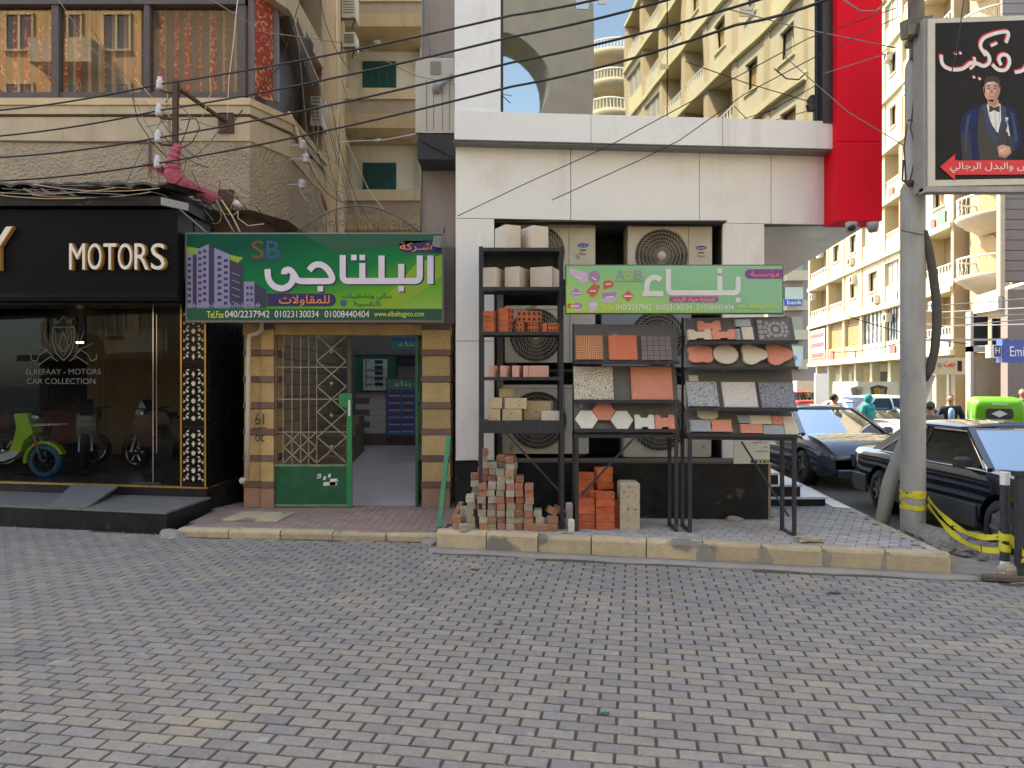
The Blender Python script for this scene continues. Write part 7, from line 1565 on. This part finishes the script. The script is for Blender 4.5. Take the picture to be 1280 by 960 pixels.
# ---------------------------------------------------------------- people
def person(label, pos, rz, ht, coat, hair, shirt=None, lean=0, turn=0, hood=None, arms=0):
    t = thing('person', label, 'person', at=(0,0,0)); k = ht/1.75; m_sk = flat('skin_tone', (.42,.23,.15), .6); m_tr = flat('trousers', (.03,.03,.035), .8)
    def Z(x, y, z): 
        dx = lean*max(0, z-.95); return ((x*k, (y+dx)*k, z*k))
    J = [((0,0,.95),.13),((0,0,1.12),.125),((0,0,1.34),.135),((0,0,1.47),.065),((0,.01,1.55),.058),((0,.02,1.62),.088),((0,.015,1.69),.085),
         ((-.19,0,1.40),.062),((-.27,.02,1.13),.048),((-.26,.14,.93),.038),((-.25,.20,.86),.036),((.19,0,1.40),.062),((.27,.02,1.13),.048),((.26,.14,.93),.038),((.25,.20,.86),.036),
         ((-.10,0,.88),.10),((-.11,.03,.50),.062),((-.11,-.02,.10),.045),((-.11,.14,.04),.04),((.10,0,.88),.10),((.11,-.03,.50),.062),((.11,-.05,.10),.045),((.11,.11,.04),.04),((0,.11,1.60),.022),((0,.03,1.74),.05),((-.088,.0,1.62),.018),((.088,.0,1.62),.018)]
    Ed = [(0,1),(1,2),(2,3),(3,4),(4,5),(5,6),(2,7),(7,8),(8,9),(9,10),(2,11),(11,12),(12,13),(13,14),(0,15),(15,16),(16,17),(17,18),(0,19),(19,20),(20,21),(21,22),(5,23),(6,24),(5,25),(5,26)]
    body = skin([(Z(*p), r*k) for p, r in J], Ed, 'body', m_sk, t, 2)
    jk = [((0,0,.86),.155),((0,0,1.12),.15),((0,0,1.33),.155),((0,-.01,1.44),.09),((-.2,0,1.40),.085),((-.28,.02,1.13),.066),((-.27,.13,.95),.055),((.2,0,1.40),.085),((.28,.02,1.13),.066),((.27,.13,.95),.055)]
    skin([(Z(*p), r*k) for p, r in jk], [(0,1),(1,2),(2,3),(2,4),(4,5),(5,6),(2,7),(7,8),(8,9)], 'jacket', coat, t, 2)
    tr = [((0,0,.92),.135),((-.10,0,.86),.11),((-.11,.03,.50),.08),((-.11,-.02,.10),.065),((.10,0,.86),.11),((.11,-.03,.50),.08),((.11,-.05,.10),.065)]
    skin([(Z(*p), r*k) for p, r in tr], [(0,1),(1,2),(2,3),(0,4),(4,5),(5,6)], 'trousers', m_tr, t, 2)
    if shirt: skin([(Z(0,.075,1.05),.10*k),(Z(0,.085,1.3),.095*k),(Z(0,.06,1.42),.06*k)], [(0,1),(1,2)], 'shirt', shirt, t, 2)
    mb = MB()
    if hood: mb.ball(Z(0,-.01,1.64), .115*k, 10, 1, 1.05, 1.2); mb.lathe(Z(0,0,1.44), [(.2*k,-.08*k),(.15*k,0),(.1*k,.08*k)], 14); mb.build('headscarf', hood, t)
    else: mb.ball(Z(0,-.018,1.665), .098*k, 10, .98, 1.05, 1.0); mb.build('hair', hair, t)
    mb = MB()
    for s in (-1, 1): mb.ball(Z(s*.032,.098,1.64), .011*k, 5)
    mb.build('eyes', m_black, t); mb = MB(); mb.ball(Z(0,.098,1.565), .02*k, 5, 1.2, .4, .35); mb.build('mouth', flat('lips',(.3,.1,.08)), t)
    t.location = pos; t.rotation_euler = (0,0,rz); return t
m_hr = flat('dark_hair', (.02,.016,.014), .7); m_hg = flat('grey_hair', (.07,.065,.06), .7)
person('man in a navy jacket and pale blue shirt beyond the old black saloon', (PX(1188,17.6),17.6,0), R(160), 1.64, flat('navy_jacket',(.008,.012,.03),.8), m_hr, flat('pale_blue_shirt',(.30,.42,.75),.7))
person('man in a grey brown jacket seen from behind, next to the pole', (PX(1163,14.2),14.2,0), R(-25), 1.55, flat('grey_jacket',(.16,.15,.145),.85), m_hg)
person('man in a maroon top behind the dark modern saloon', (PX(1043,17.5),17.5,0), R(-80), 1.66, flat('maroon_top',(.10,.012,.035),.8), m_hr)
person('person with a teal head covering in front of the kiosk with a shield', (PX(1085,19),19,0), R(30), 1.62, flat('teal_top',(.0,.22,.24),.8), m_hr, hood=flat('teal_scarf',(.0,.24,.25),.8))
person('person in black at the right edge beyond the green tuk-tuk', (PX(1279,19),19,0), R(120), 1.78, flat('black_coat',(.012,.012,.018),.8), m_hr)
# kiosk with a shield emblem
KB = thing('kiosk', 'beige box kiosk with a black and gold shield emblem beyond the pale saloon', 'kiosk', at=(PX(1095,26),26.8,0))
m_ki = M('kiosk_beige',(.50,.47,.38),(.42,.40,.32),.6,3); mb = MB(); mb.box(PX(1072,26),PX(1122,26),26,28,0,PZ(477,26)); mb.box(PX(1059,27.4),PX(1072,26)-.01,26.1,28,0,PZ(481,26)); mb.build('walls', m_ki, KB)
def shield(px, py, Y, s, m1, m2):
    pts = [(-1,.75),(-.5,.9),(0,1),(.5,.9),(1,.75),(.85,-.1),(.5,-.7),(0,-1),(-.5,-.7),(-.85,-.1)]; c = (PX(px,Y),PZ(py,Y)); mb = MB(); mb.prism([(c[0]+x*s*1.0,c[1]+y*s) for x, y in pts], XZ(Y), -.02, 0); a = mb.build('shield', m1, KB)
    mb = MB()
    for k in range(5): mb.prism(stroke([(c[0]-.6*s,c[1]+(.5-k*.22)*s),(c[0]-.1*s,c[1]+(.65-k*.22)*s),(c[0]+.1*s,c[1]+(.4-k*.22)*s),(c[0]+.6*s,c[1]+(.55-k*.22)*s)], .07*s), XZ(Y), -.03, -.021)
    mb.build('shield_mark', m2, a)
shield(1098.5,492,26,.31, m_black, m_gold); shield(1071,491,25.95,.24, flat('shield_grey',(.25,.25,.23),.5), m_black)
wb2 = MB(); wb2.box(PX(1019,30),PX(1036,30),30,30.1,.4,PZ(467,30)); tag(wb2.build('white_banner', flat('banner_white',(.8,.8,.8),.6)), 'white upright banner far down the side street', 'banner')
mb = MB(); mb.box(PX(996,44),PX(1020,44),44,46,0,PZ(476,44)); tag(mb.build('street_stall', M('stall_cream',(.6,.56,.42),(.5,.46,.35),.7)), 'cream coloured stall at the far end of the side street', 'stall')
# ---------------------------------------------------------------- far buildings on the side street
m_yw = M('yellow_facade', (.55,.51,.36), (.48,.44,.31), .85, .8, .2, 10, patch=(((.36,.31,.22), .7, .55, .8, (1,1,.2)), ((.30,.27,.22), 2, .66, .75, (1,1,1)))); m_ye = M('yellow_trim', (.58,.53,.34), (.50,.45,.28), .8, 1.5); m_pl2 = M('ochre_pilaster', (.52,.41,.24), (.44,.34,.20), .85, 1)
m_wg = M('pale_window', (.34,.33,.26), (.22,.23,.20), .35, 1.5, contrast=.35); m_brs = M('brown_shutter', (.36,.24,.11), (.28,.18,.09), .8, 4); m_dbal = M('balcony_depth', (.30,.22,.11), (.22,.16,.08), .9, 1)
m_rail = flat('white_rail', (.68,.68,.62), .5)
O_ = Vector((20.9,34,0)); D_ = Vector((.131,1,0)).normalized(); N_ = Vector((-D_.y, D_.x, 0))
def FA(O, D, N): return lambda u, v, d: O+D*u+N*d+Vector((0,0,v))
fy = FA(O_, D_, N_)
YBd = thing('yellow_apartment_building', 'sunlit yellow apartment building with balconies along the side street', 'building', at=(23,46,0))
LEN = 24.4
def bxf(fn, mb, u0, u1, v0, v1, d0, d1): mb.prism([(u0,v0),(u1,v0),(u1,v1),(u0,v1)], fn, d0, d1)
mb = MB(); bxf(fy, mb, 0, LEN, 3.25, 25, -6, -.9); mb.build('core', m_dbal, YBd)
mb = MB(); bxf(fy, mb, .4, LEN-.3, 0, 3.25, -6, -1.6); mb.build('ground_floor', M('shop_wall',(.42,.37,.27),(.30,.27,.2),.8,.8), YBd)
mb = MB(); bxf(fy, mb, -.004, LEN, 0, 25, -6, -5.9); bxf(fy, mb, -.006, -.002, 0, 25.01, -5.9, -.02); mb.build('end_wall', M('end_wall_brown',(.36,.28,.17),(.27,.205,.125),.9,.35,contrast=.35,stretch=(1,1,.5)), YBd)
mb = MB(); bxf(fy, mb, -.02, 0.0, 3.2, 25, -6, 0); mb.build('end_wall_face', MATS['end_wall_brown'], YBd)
EU = [(PX_-34)/D_.y for PX_ in (34,37.3,40.1,42.6,46.4,49.8,53.4,58.2)]
fz = [3.3+3.02*k for k in range(8)]
def grid_facade(YBd, fy, LEN, EU, fz, m_yw, m_ye, m_pl2, low=True):
  for k, z in enumerate(fz):
      mb = MB(); bxf(fy, mb, 0, LEN, z-.02, z+.22, -.9, .22); bxf(fy, mb, 0, LEN, z+.22, z+.34, -.9, .10); mb.build('cornice', m_ye, YBd)
  for u in EU:
      mb = MB(); bxf(fy, mb, u-.22 if u else .0, u+.22, 3.55, 24.6, -.9, .06); mb.build('pilaster', m_pl2, YBd)
  for j in range(7):
      for i in range(7):
          z0, z1 = fz[j]+.35, fz[j+1]-.03; u0, u1 = EU[i]+.23, EU[i+1]-.23; ty = (i*2+j*3) % 5
          if low and j == 0 and i in (4,5,6): ty = 5
          if low and j == 0 and i in (2,3): ty = 6
          w = u1-u0
          if ty in (0, 3):       # open balcony with railing and deep recess
              mb = MB(); bxf(fy, mb, u0, u1, z0, z0+.65, -.1, 0); pa = mb.build('parapet', m_yw, YBd)
              mb = MB(); bxf(fy, mb, u0, u1, z0+.98, z0+1.03, -.08, -.02)
              for q_ in range(9): bxf(fy, mb, u0+w*(q_+.4)/9, u0+w*(q_+.6)/9, z0+.65, z0+.98, -.07, -.03)
              mb.build('railing', m_rail, pa)
              mb = MB(); bxf(fy, mb, u0+w*.3, u0+w*.75, z0, z0+2.0, -.9, -.86); mb.build('balcony_door', m_wg if ty else m_brs, YBd)
          elif ty in (1, 4):     # wall with small window
              mb = MB(); a, b = u0+w*.28, u0+w*.72; c, d = z0+.95, z0+2.15
              for (p, q_, r_, s_) in ((u0,u1,z0,c),(u0,u1,d,z1),(u0,a,c,d),(b,u1,c,d)): bxf(fy, mb, p, q_, r_, s_, -.15, 0)
              mb.build('wall_panel', m_yw, YBd); mb = MB(); bxf(fy, mb, a, b, c, d, -.3, -.26); wn_ = mb.build('window', m_brs if ty == 1 else m_wg, YBd)
              mb = MB(); bxf(fy, mb, a-.06, b+.06, c-.1, c-.005, -.02, .08); bxf(fy, mb, (a+b)/2-.02, (a+b)/2+.02, c, d, -.26, -.22); mb.build('window_frame', m_ye, wn_)
          elif ty == 2:          # glazed in loggia
              mb = MB(); bxf(fy, mb, u0, u1, z0, z0+.95, -.12, 0); mb.build('parapet', m_ye, YBd); mb = MB(); bxf(fy, mb, u0, u1, z0+.95, z1-.35, -.16, -.12); wn_ = mb.build('window', m_wg, YBd)
              mb = MB()
              for q_ in range(4): bxf(fy, mb, u0+w*q_/3-.03, u0+w*q_/3+.03, z0+.95, z1-.35, -.12, -.08)
              bxf(fy, mb, u0, u1, z1-.35, z1, -.15, .03); mb.build('window_frame', m_yw, wn_)
          elif ty == 5:          # brown shutters
              mb = MB(); bxf(fy, mb, u0, u1, z0, z0+.8, -.12, 0); mb.build('parapet', M('brick_parapet',(.50,.32,.16),(.4,.25,.12),.85,3), YBd); mb = MB()
              for q_ in range(12): bxf(fy, mb, u0+.15, u1-.15, z0+.8+q_*.125, z0+.9+q_*.125, -.2, -.15)
              mb.build('shutter', m_brs, YBd); mb = MB(); bxf(fy, mb, u0+.1, u1-.1, z0+.8, z1, -.26, -.21); mb.build('window', m_dbal, YBd)
          else:
              mb = MB(); bxf(fy, mb, u0, u1, z0, z0+.75, -.12, 0); mb.build('parapet', M('green_white_tile',(.55,.60,.50),(.45,.52,.42),.5,3), YBd); mb = MB(); bxf(fy, mb, u0, u1, z0+.75, z1, -.2, -.16); wn_ = mb.build('window', M('blue_grey_window',(.42,.45,.48),(.12,.13,.15),.2,2.5,contrast=.1), YBd)
              mb = MB()
              for q_ in range(6): bxf(fy, mb, u0+w*q_/5-.03, u0+w*q_/5+.03, z0+.75, z1, -.16, -.11)
              mb.build('window_frame', m_steel, wn_)
grid_facade(YBd, fy, LEN, EU, fz, m_yw, m_ye, m_pl2)
mb = MB(); bxf(fy, mb, EU[6]+.6, EU[7]-.6, 3.9, 6.1, .03, .08); bn = tag(mb.build('hanging_banner', flat('banner_pale',(.72,.70,.68),.6)), 'white banner with red bands on the far end of the yellow building', 'banner')
mb = MB()
for (a, b) in ((3.95,4.3),(4.75,5.1),(5.5,5.8)): bxf(fy, mb, EU[6]+.75, EU[7]-.75, a, b, .085, .10)
mb.build('red_bands', flat('band_red',(.6,.05,.06)), bn)
for k, (a, b, m_) in enumerate(((.8,3.2,m_brs),(4,7.5,MATS['kiosk_beige']),(8.4,11.0,flat('shop_green',(.05,.32,.08))),(11.4,13.8,m_glassd),(14.6,18,m_brs),(19,23,MATS['kiosk_beige']))):
    mb = MB(); bxf(fy, mb, a, b, .1, 2.7, -1.62, -1.52); mb.build('shop_door', m_, YBd)
for k in range(9):
    mb = MB(); bxf(fy, mb, .1+k*3, .5+k*3, 0, 3.25, -1.0, -.5); mb.build('ground_column', m_yw, YBd)
rf = random.Random(4)
for k in range(16):            # small air conditioners, washing and dishes on the front
    i = rf.randrange(7); j = rf.randrange(6); u = rf.uniform(EU[i]+.5, EU[i+1]-1.1); z = fz[j]+rf.choice((.45,2.2)); mb = MB(); bxf(fy, mb, u, u+.75, z, z+.5, .0, .32); a_ = mb.build('wall_air_conditioner', m_ac, YBd)
    mb = MB(); mb.prism([(u+.27+.2*math.cos(q_*.5), z+.25+.2*math.sin(q_*.5)) for q_ in range(12)], fy, .322, .33); mb.build('fan', m_dark, a_)
for k in range(14):
    i = rf.randrange(7); j = rf.randrange(6); u = rf.uniform(EU[i]+.3, EU[i+1]-1.3); z = fz[j]+rf.uniform(.5,.8); mb = MB(); bxf(fy, mb, u, u+rf.uniform(.4,1.0), z-.6, z+.25, .06, .08); mb.build('washing', rf.choice((flat('cloth_white',(.6,.6,.58)),flat('cloth_blue',(.15,.22,.4)),flat('cloth_red',(.4,.08,.07)),flat('cloth_green',(.1,.28,.14)))), YBd)
for k, (y0, y1) in enumerate(((385,372),(390,384),(398,392),(404,405),(412,398))):
    cable([P(1125,y0-3,22), P(1180,(y0+y1)/2+3,23), P(1300,y1,24)], .018, m_whitep if k % 2 else m_wireg, ['highest','second','middle','fourth','lowest'][k]+' of the pale wires strung before the round balcony building', 0, 6, 'pale wires across the side street')
for k, (p_, q_, l) in enumerate((((1060,395),(1210,430),'dark wire sloping down before the yellow building'),((1040,440),(1135,425),'dark wire running level before the yellow building'))):
    cable([P(*p_,20), P(*q_,20)], .014, m_wired, l, .1, 8, 'dark wires across the side street')
# sign below its corner
Ysg = 33.2; t = thing('shop_sign', 'pale sign with red Arabic letters and a grey star under the yellow building', 'sign', at=(PX(1180,Ysg),Ysg,PZ(472,Ysg)))
mb = MB(); mb.box(PX(1166,Ysg),PX(1212,Ysg),Ysg,Ysg+.25,PZ(468,Ysg),PZ(447,Ysg)); mb.build('panel', flat('sign_pale',(.46,.45,.40),.5), t)
lettering(t, Ysg, ar('جمت'), 1180, 1194, 451.5, 461, flat('sign_red',(.6,.03,.03)), .01, .04, th=.02)
mb = MB(); mb.prism([(PX(1174.5,Ysg)+(.16 if i % 2 else .07)*math.sin(i*math.pi/5), PZ(457,Ysg)+(.16 if i % 2 else .07)*math.cos(i*math.pi/5)) for i in range(10)], XZ(Ysg), -.02, -.005); mb.build('star', m_wireg, t)
mb = MB(); mb.box(PX(1197,Ysg),PX(1202,Ysg),Ysg-.03,Ysg-.005,PZ(464,Ysg),PZ(451,Ysg)); mb.build('dark_tab', m_dark, t)
# balcony building
m_bb = M('tan_facade_shaded', (.34,.25,.16), (.26,.19,.12), .85, .8); m_bs = M('balcony_stone', (.52,.44,.32), (.40,.34,.25), .8, 2)  # tan facade darkened: the wall's shade is put into its base colour
BBd = thing('round_balcony_building', 'tan building with stacked half round balconies right of the yellow one', 'building', at=(24,31,0))
mb = MB(); bld = [(21.35,33.6),(20.75,29.9),(27,29.9),(27,33.6)]; mb.prism(bld, FZ, 5.2, 26); mb.build('walls', m_bb, BBd); mb = MB(); mb.prism([(21.6,33.5),(21.2,30.2),(27,30.2),(27,33.5)], FZ, 0, 5.2); mb.build('ground_floor', MATS['end_wall_brown'], BBd)
bc = Vector((21.15,31.6,0))
for k in range(6):
    zb = PZ(362,31.2)-.0+k*2.95*1.0; zb = 1.9+(480-362)/900*31.2+k*2.62
    mb = MB(); mb.lathe(bc+Vector((0,0,zb)), [(0,-.15),(.65,-.1),(.85,.08),(1.1,.18),(1.2,.32),(1.4,.42),(1.5,.60),(1.4,.66),(0,.66)], 28, a0=R(80), a1=R(280)); b_ = mb.build('balcony', m_bs, BBd)
    mb = MB(); mb.lathe(bc+Vector((0,0,zb)), [(1.34,1.38),(1.42,1.38),(1.42,1.46),(1.34,1.46),(1.34,1.38)], 28, a0=R(80), a1=R(280))
    for q_ in range(17):
        a = R(85+q_*11.8); p = bc+Vector((1.38*math.cos(a),1.38*math.sin(a),zb)); mb.tube([p+Vector((0,0,.66)),p+Vector((-.03*math.sin(a),.03*math.cos(a),.9)),p+Vector((.05*math.sin(a),-.05*math.cos(a),1.15)),p+Vector((0,0,1.4))], .018, 4)
    mb.build('railing', m_rail, b_)
    mb = MB(); mb.prism([(-.5,zb+.66),(.5,zb+.66)]+[(.5*math.cos(R(a)),zb+2.0+.45*math.sin(R(a))) for a in range(0,181,20)], lambda u, v, d: Vector((20.98+d-.02*u*0, 31.6+u*1.15, v)), -.07, .03); mb.build('arched_door', m_brs, BBd)
mb = MB(); Yq = 30.0; mb.prism(ppoly([(1217,371),(1290,348),(1290,374),(1217,392)], Yq), XZ(Yq), -1.5, 0); mb.build('white_canopy', M('canopy_white',(.62,.63,.64),(.52,.53,.55),.5,1), BBd)
mb = MB(); mb.box(PX(1240,29.8),PX(1256,29.8),29.8,29.9,PZ(431,29.8),PZ(398,29.8)); mb.box(PX(1215,29.8),PX(1235,29.8),29.8,29.9,PZ(432,29.8),PZ(395,29.8)); w_ = mb.build('shop_window', m_glassd, BBd)
mb = MB(); mb.box(PX(1256,29.7),PX(1263,29.7),29.5,29.8,0,PZ(380,29.7)); mb.box(PX(1209,29.7),PX(1290,29.7),29.5,29.8,PZ(440,29.7),PZ(433,29.7)); mb.box(PX(1209,29.7),PX(1213,29.7),29.5,29.8,0,PZ(390,29.7)); mb.build('shop_frame', M('shop_frame_grey',(.48,.47,.44),(.36,.35,.33),.6), BBd)
mb = MB(); mb.box(PX(1214,29.75),PX(1256,29.75),29.7,29.75,0,PZ(441,29.75))
mb.build('roller_shutter', M('roller_tan',(.42,.34,.24),(.34,.27,.19),.6,3), BBd)
GBd = thing('grey_panel_building', 'mauve grey building with fine horizontal joints at the right edge', 'building', at=(27,28.5,0))
m_gp = M('mauve_panel', (.22,.185,.18), (.18,.15,.145), .7, 1)
for k in range(46):
    z = 5.9+k*.40; mb = MB(); mb.box(PX(1253,28),27.5,28,28.12,z+.012,z+.388); mb.build('facade_panel', m_gp, GBd)
mb = MB(); mb.box(PX(1256,28),27.4,28.06,28.3,5.9,24.5); mb.build('core', m_dark, GBd)
mb = MB(); mb.box(PX(1248,27.9),PX(1254,27.9),27.8,28,5.3,12); mb.build('corner_pipe', m_bs, GBd)
mb = MB(); mb.box(PX(1264,28),27.4,28.2,28.6,0,5.6); mb.build('ground_floor', m_gp, GBd)
# bank sign
Ybk = 24.0; t = thing('bank_sign', 'blue bank sign with white letters cut off by the right edge', 'sign', at=(PX(1270,Ybk),Ybk,PZ(455,Ybk)))
m_bkb = flat('bank_blue', (.01,.07,.42), .3)
mb = MB(); mb.prism(ppoly([(1253,424),(1262,424),(1263,426),(1330,421),(1330,453),(1253,453)],Ybk), XZ(Ybk), 0, .3); mb.build('panel', m_bkb, t)
mb = MB(); mb.box(PX(1238,Ybk),PX(1252.5,Ybk),Ybk+.02,Ybk+.25,PZ(447,Ybk),PZ(431,Ybk)); lb_ = mb.build('logo_panel', m_whitep, t)
mb = MB(); mb.box(PX(1243,Ybk),PX(1251.5,Ybk),Ybk+.005,Ybk+.015,PZ(446,Ybk),PZ(432,Ybk)); mb.build('logo_field', flat('logo_navy',(.02,.04,.2)), lb_)
mb = MB(); mb.text('H', XZ(Ybk), -.0, -.006, PX(1247,Ybk), PZ(438,Ybk), .14, .2, .02); mb.build('logo_mark', m_whitep, lb_)
lettering(t, Ybk, 'Emirates', 1262, 1306, 433, 445.5, m_whitep, .01, .01, th=.01)
mb = MB(); mb.bar((PX(1300,Ybk),Ybk+.1,0),(PX(1300,Ybk),Ybk+.1,PZ(453,Ybk)),.12); mb.bar((PX(1262,Ybk),Ybk+.15,PZ(424,Ybk)),(PX(1262,Ybk),Ybk+5.5,PZ(424,Ybk)+.3),.08); mb.build('support', m_steel, t)
# far purple block with balcony bands and a blue sign
PBd = thing('far_apartment_block', 'hazy mauve apartment block with pale balcony bands at the end of the side street', 'building', at=(29,75,0))
Yp2 = 74.0; m_mv = M('far_mauve', (.34,.28,.27), (.28,.23,.22), .9, .3); m_pb = M('far_cream', (.52,.46,.33), (.45,.40,.29), .9, .5)  # mauve for the walls, paler cream for the balcony bands
mb = MB(); mb.box(PX(960,Yp2),PX(1040,Yp2),Yp2,Yp2+10,0,26); mb.build('walls', m_mv, PBd)
for k in range(7):
    z = 3.4+k*3.0; mb = MB(); mb.box(PX(978,Yp2),PX(1004,Yp2),Yp2-1.2,Yp2,z,z+1.0); b_ = mb.build('balcony', m_pb, PBd)
    mb = MB(); mb.box(PX(980,Yp2),PX(1002,Yp2),Yp2-.4,Yp2-.3,z+1.0,z+2.4); mb.build('window', m_wg if k % 2 else MATS['green_white_tile'], b_)
t = thing('bank_sign', 'small blue sign with white lettering on the far mauve block', 'sign', at=(PX(993,72),72,PZ(382,72)))
mb = MB(); mb.box(PX(980,72),PX(1003,72),72,72.3,PZ(382,72),PZ(374,72)); mb.build('panel', m_bkb, t); lettering(t, 72, 'bank', 984, 1002, 375.5, 380.5, m_whitep, .03, .03, th=.03)
t = thing('wall_poster', 'pale poster with a blue blot low on the far mauve block', 'poster', at=(PX(994,72),72.5,PZ(458,72)))
mb = MB(); mb.box(PX(987,72),PX(1002,72),72,72.3,PZ(458,72),PZ(440,72)); mb.build('sheet', flat('sheet_pale',(.5,.56,.6)), t); mb = MB(); mb.prism(arcp(PX(993,72),PZ(448,72),.28,0,340,9), XZ(72), -.03, -.005); mb.build('blue_blot', flat('blot_blue',(.08,.25,.5)), t)
# street end and the blocks that close the view
m_tan = M('tan_render', (.44,.36,.25), (.38,.30,.19), .9, .5, .2, 8); m_tan2 = M('cream_render', (.54,.48,.35), (.44,.385,.28), .9, .5, .2, 8, patch=(((.3,.25,.18), .9, .56, .8, (1,1,.25)),)); m_con = M('dark_concrete', (.17,.165,.16), (.12,.115,.11), .9, 1.4, .4, 20)
WPR = {}
def block_building(label, x0, x1, y0, y1, h, mat, face, nx, nf, group='buildings across the street behind the viewpoint', z0=3.6, fl=3.1, bal=0, wmat=None):
    """face '+y' looks at the street from behind the viewpoint; '-y' looks at the viewpoint"""
    t = thing('street_building', label, 'building', at=((x0+x1)/2,(y0+y1)/2,0), group=group)
    mb = MB(); mb.box(x0,x1,y0,y1,0,h); mb.build('walls', mat, t); s = 1 if face == '+y' else -1; yf = y1 if s > 0 else y0; key = (s,)
    if key not in WPR:
        mb = MB(); mb.box(-.55,.55,-.02,.03*1,0,1.5); wq = mb.build('window', m_glassd, t, origin=(0,0,0)); mb = MB()
        for a in (-.6,.6,0): mb.box(a-.05,a+.05,-.03,.08,-.05,1.55)
        mb.box(-.7,.7,-.03,.14,-.13,-.05); mb.box(-.65,.65,-.03,.10,1.5,1.6); fq = mb.build('window_frame', m_ye, wq, origin=(0,0,0)); WPR[key] = (wq, fq); wq.location = (0,0,-40)
        first = True
    wq, fq = WPR[key]; used = False
    for j in range(nf):
        for i in range(nx):
            loc = (x0+(x1-x0)*(i+.5)/nx, yf+s*.0, z0+j*fl+.9)
            if loc[2]+1.6 > h: continue
            if wq.location.z < -30: o = wq; o.location = loc; o.matrix_parent_inverse = Matrix.Translation(-WP[t]); 
            else: o = piece(wq, loc, None, t, 'window'); f = piece(fq, (0,0,0), None, None, 'window_frame'); f.parent = o
            if s < 0: o.rotation_euler = (0,0,math.pi)
    s0 = s; fl_ = MB(); fl_.box(x0-.02, x1+.02, yf, yf+s*.06, 0, z0-.5); fl_.build('added_shop_level', M('added_level_dark',(.07,.06,.05),(.03,.027,.025),.6,1.2), t)  # dark base added to the unseen blocks so the showroom glass reflects less
    fl_ = MB(); fl_.box(x0-.02, x1+.02, yf, yf+s*1.3, z0-.5, z0-.2); fl_.build('added_shop_awning', M('added_awning_brown',(.12,.08,.05),(.08,.055,.04),.8,1), t)  # dark canopy added above the base, also to dim those reflections
    if bal:
        for j in range(nf):
            for b in range(bal):
                z = z0+j*fl; a = x0+(x1-x0)*(b+.25)/bal; c = x0+(x1-x0)*(b+.72)/bal
                if z+1 > h: continue
                mb = MB(); mb.box(a,c,yf,yf+s*1.1,z-.15,z); mb.box(a,c,yf+s*1.02,yf+s*1.1,z,z+.9); mb.box(a,a+.08,yf,yf+s*1.02,z,z+.9); mb.box(c-.08,c,yf,yf+s*1.02,z,z+.9); mb.build('balcony', m_tan2 if mat is not m_tan2 else m_tan, t)
    mb = MB(); mb.box(x0-.15,x1+.15,y0-.15,y1+.15,h,h+.35); mb.build('roof_edge', m_ye, t)
    return t
block_building('orange tan block reflected in the bay window', -34, -16.6, -20, -9, 19, M('orange_render',(.60,.42,.22),(.50,.34,.17),.9,.5), '+y', 8, 5, bal=3)
block_building('lower cream block behind the viewpoint', -10.5, 1.6, -20, -9.5, 11.2, m_tan2, '+y', 5, 3, bal=2)  # unseen block added to bounce sunlight back to the street
block_building('dark concrete block beside the orange one', -16.5, -10.6, -20, -9.4, 20, M('added_block_brown',(.20,.15,.10),(.15,.11,.08)), '+y', 1, 2)  # unseen block added so the right bay pane reflects something dim
rb = thing('street_building', 'tall beige block with balconies reflected in the mirror glass', 'building', at=(16,-14,0), group='buildings across the street behind the viewpoint')
fr_ = FA(Vector((12.5,-4.6,0)), Vector((.02,-1,0)).normalized(), Vector((-1,-.02,0)).normalized())
mb = MB(); bxf(fr_, mb, 0, 21, 0, 24.6, -7, -.9); mb.build('core', m_dbal, rb)
mb = MB(); bxf(fr_, mb, -.02, 0, 0, 24.6, -7, 0); bxf(fr_, mb, 21, 21.02, 0, 24.6, -7, 0); mb.build('end_wall', m_tan2, rb)
grid_facade(rb, fr_, 21, [.0,2.9,5.6,8.6,11.4,14.6,17.8,21], [3.3+3.02*k for k in range(8)], m_tan2, m_ye, m_tan, False)
block_building('tan block behind the beige corner block', 20, 34, -26, -14, 17, m_tan, '+y', 5, 4)
block_building('pale block standing back across the side street', 30, 44, 0, 22, 15, m_tan2, '-y', 5, 4)
# concrete canopy tower with a round cut, and round balcony tower, seen only in the mirror glass
t = thing('concrete_tower', 'dark concrete tower with a round cut reflected in the mirror glass', 'building', at=(4,-12,0))
mb = MB(); arc = [(2.4+2.2*math.cos(R(a)), 13.9+1.9*math.sin(R(a))) for a in range(-70, 71, 10)]
mb.prism([(1.9,0),(6.4,0),(6.4,17.2),(4.6,17.3),(1.9,17.6),(1.9,15.9)]+arc[::-1]+[(1.9,11.9)], lambda u, v, d: Vector((u, -12+d, v)), 0, 2); mb.build('slab', m_con, t)
t = thing('round_balcony_tower', 'cream tower of round balconies reflected in the mirror glass', 'building', at=(14,-40,0))
cxx, cyy = 16.2, -40
mb = MB(); mb.box(cxx-2.2, cxx+3.4, cyy-6, cyy, 0, 29.4); mb.build('walls', m_tan2, t)
for k in range(10):
    z = 6.4+k*2.45; mb = MB(); mb.lathe((cxx,cyy,z), [(0,-.2),(2.2,-.1),(2.5,.25),(2.5,.5),(0,.5)], 26, a0=R(-5), a1=R(185)); b_ = mb.build('balcony', m_bs, t)
    mb = MB(); mb.lathe((cxx,cyy,z), [(2.36,1.2),(2.48,1.2),(2.48,1.32),(2.36,1.32)], 26, a0=R(-5), a1=R(185))
    for q_ in range(28): a = R(q_*6.6); mb.bar((cxx+2.42*math.cos(a),cyy+2.42*math.sin(a),z+.5),(cxx+2.42*math.cos(a),cyy+2.42*math.sin(a),z+1.2),.06)
    mb.build('railing', m_rail, b_)
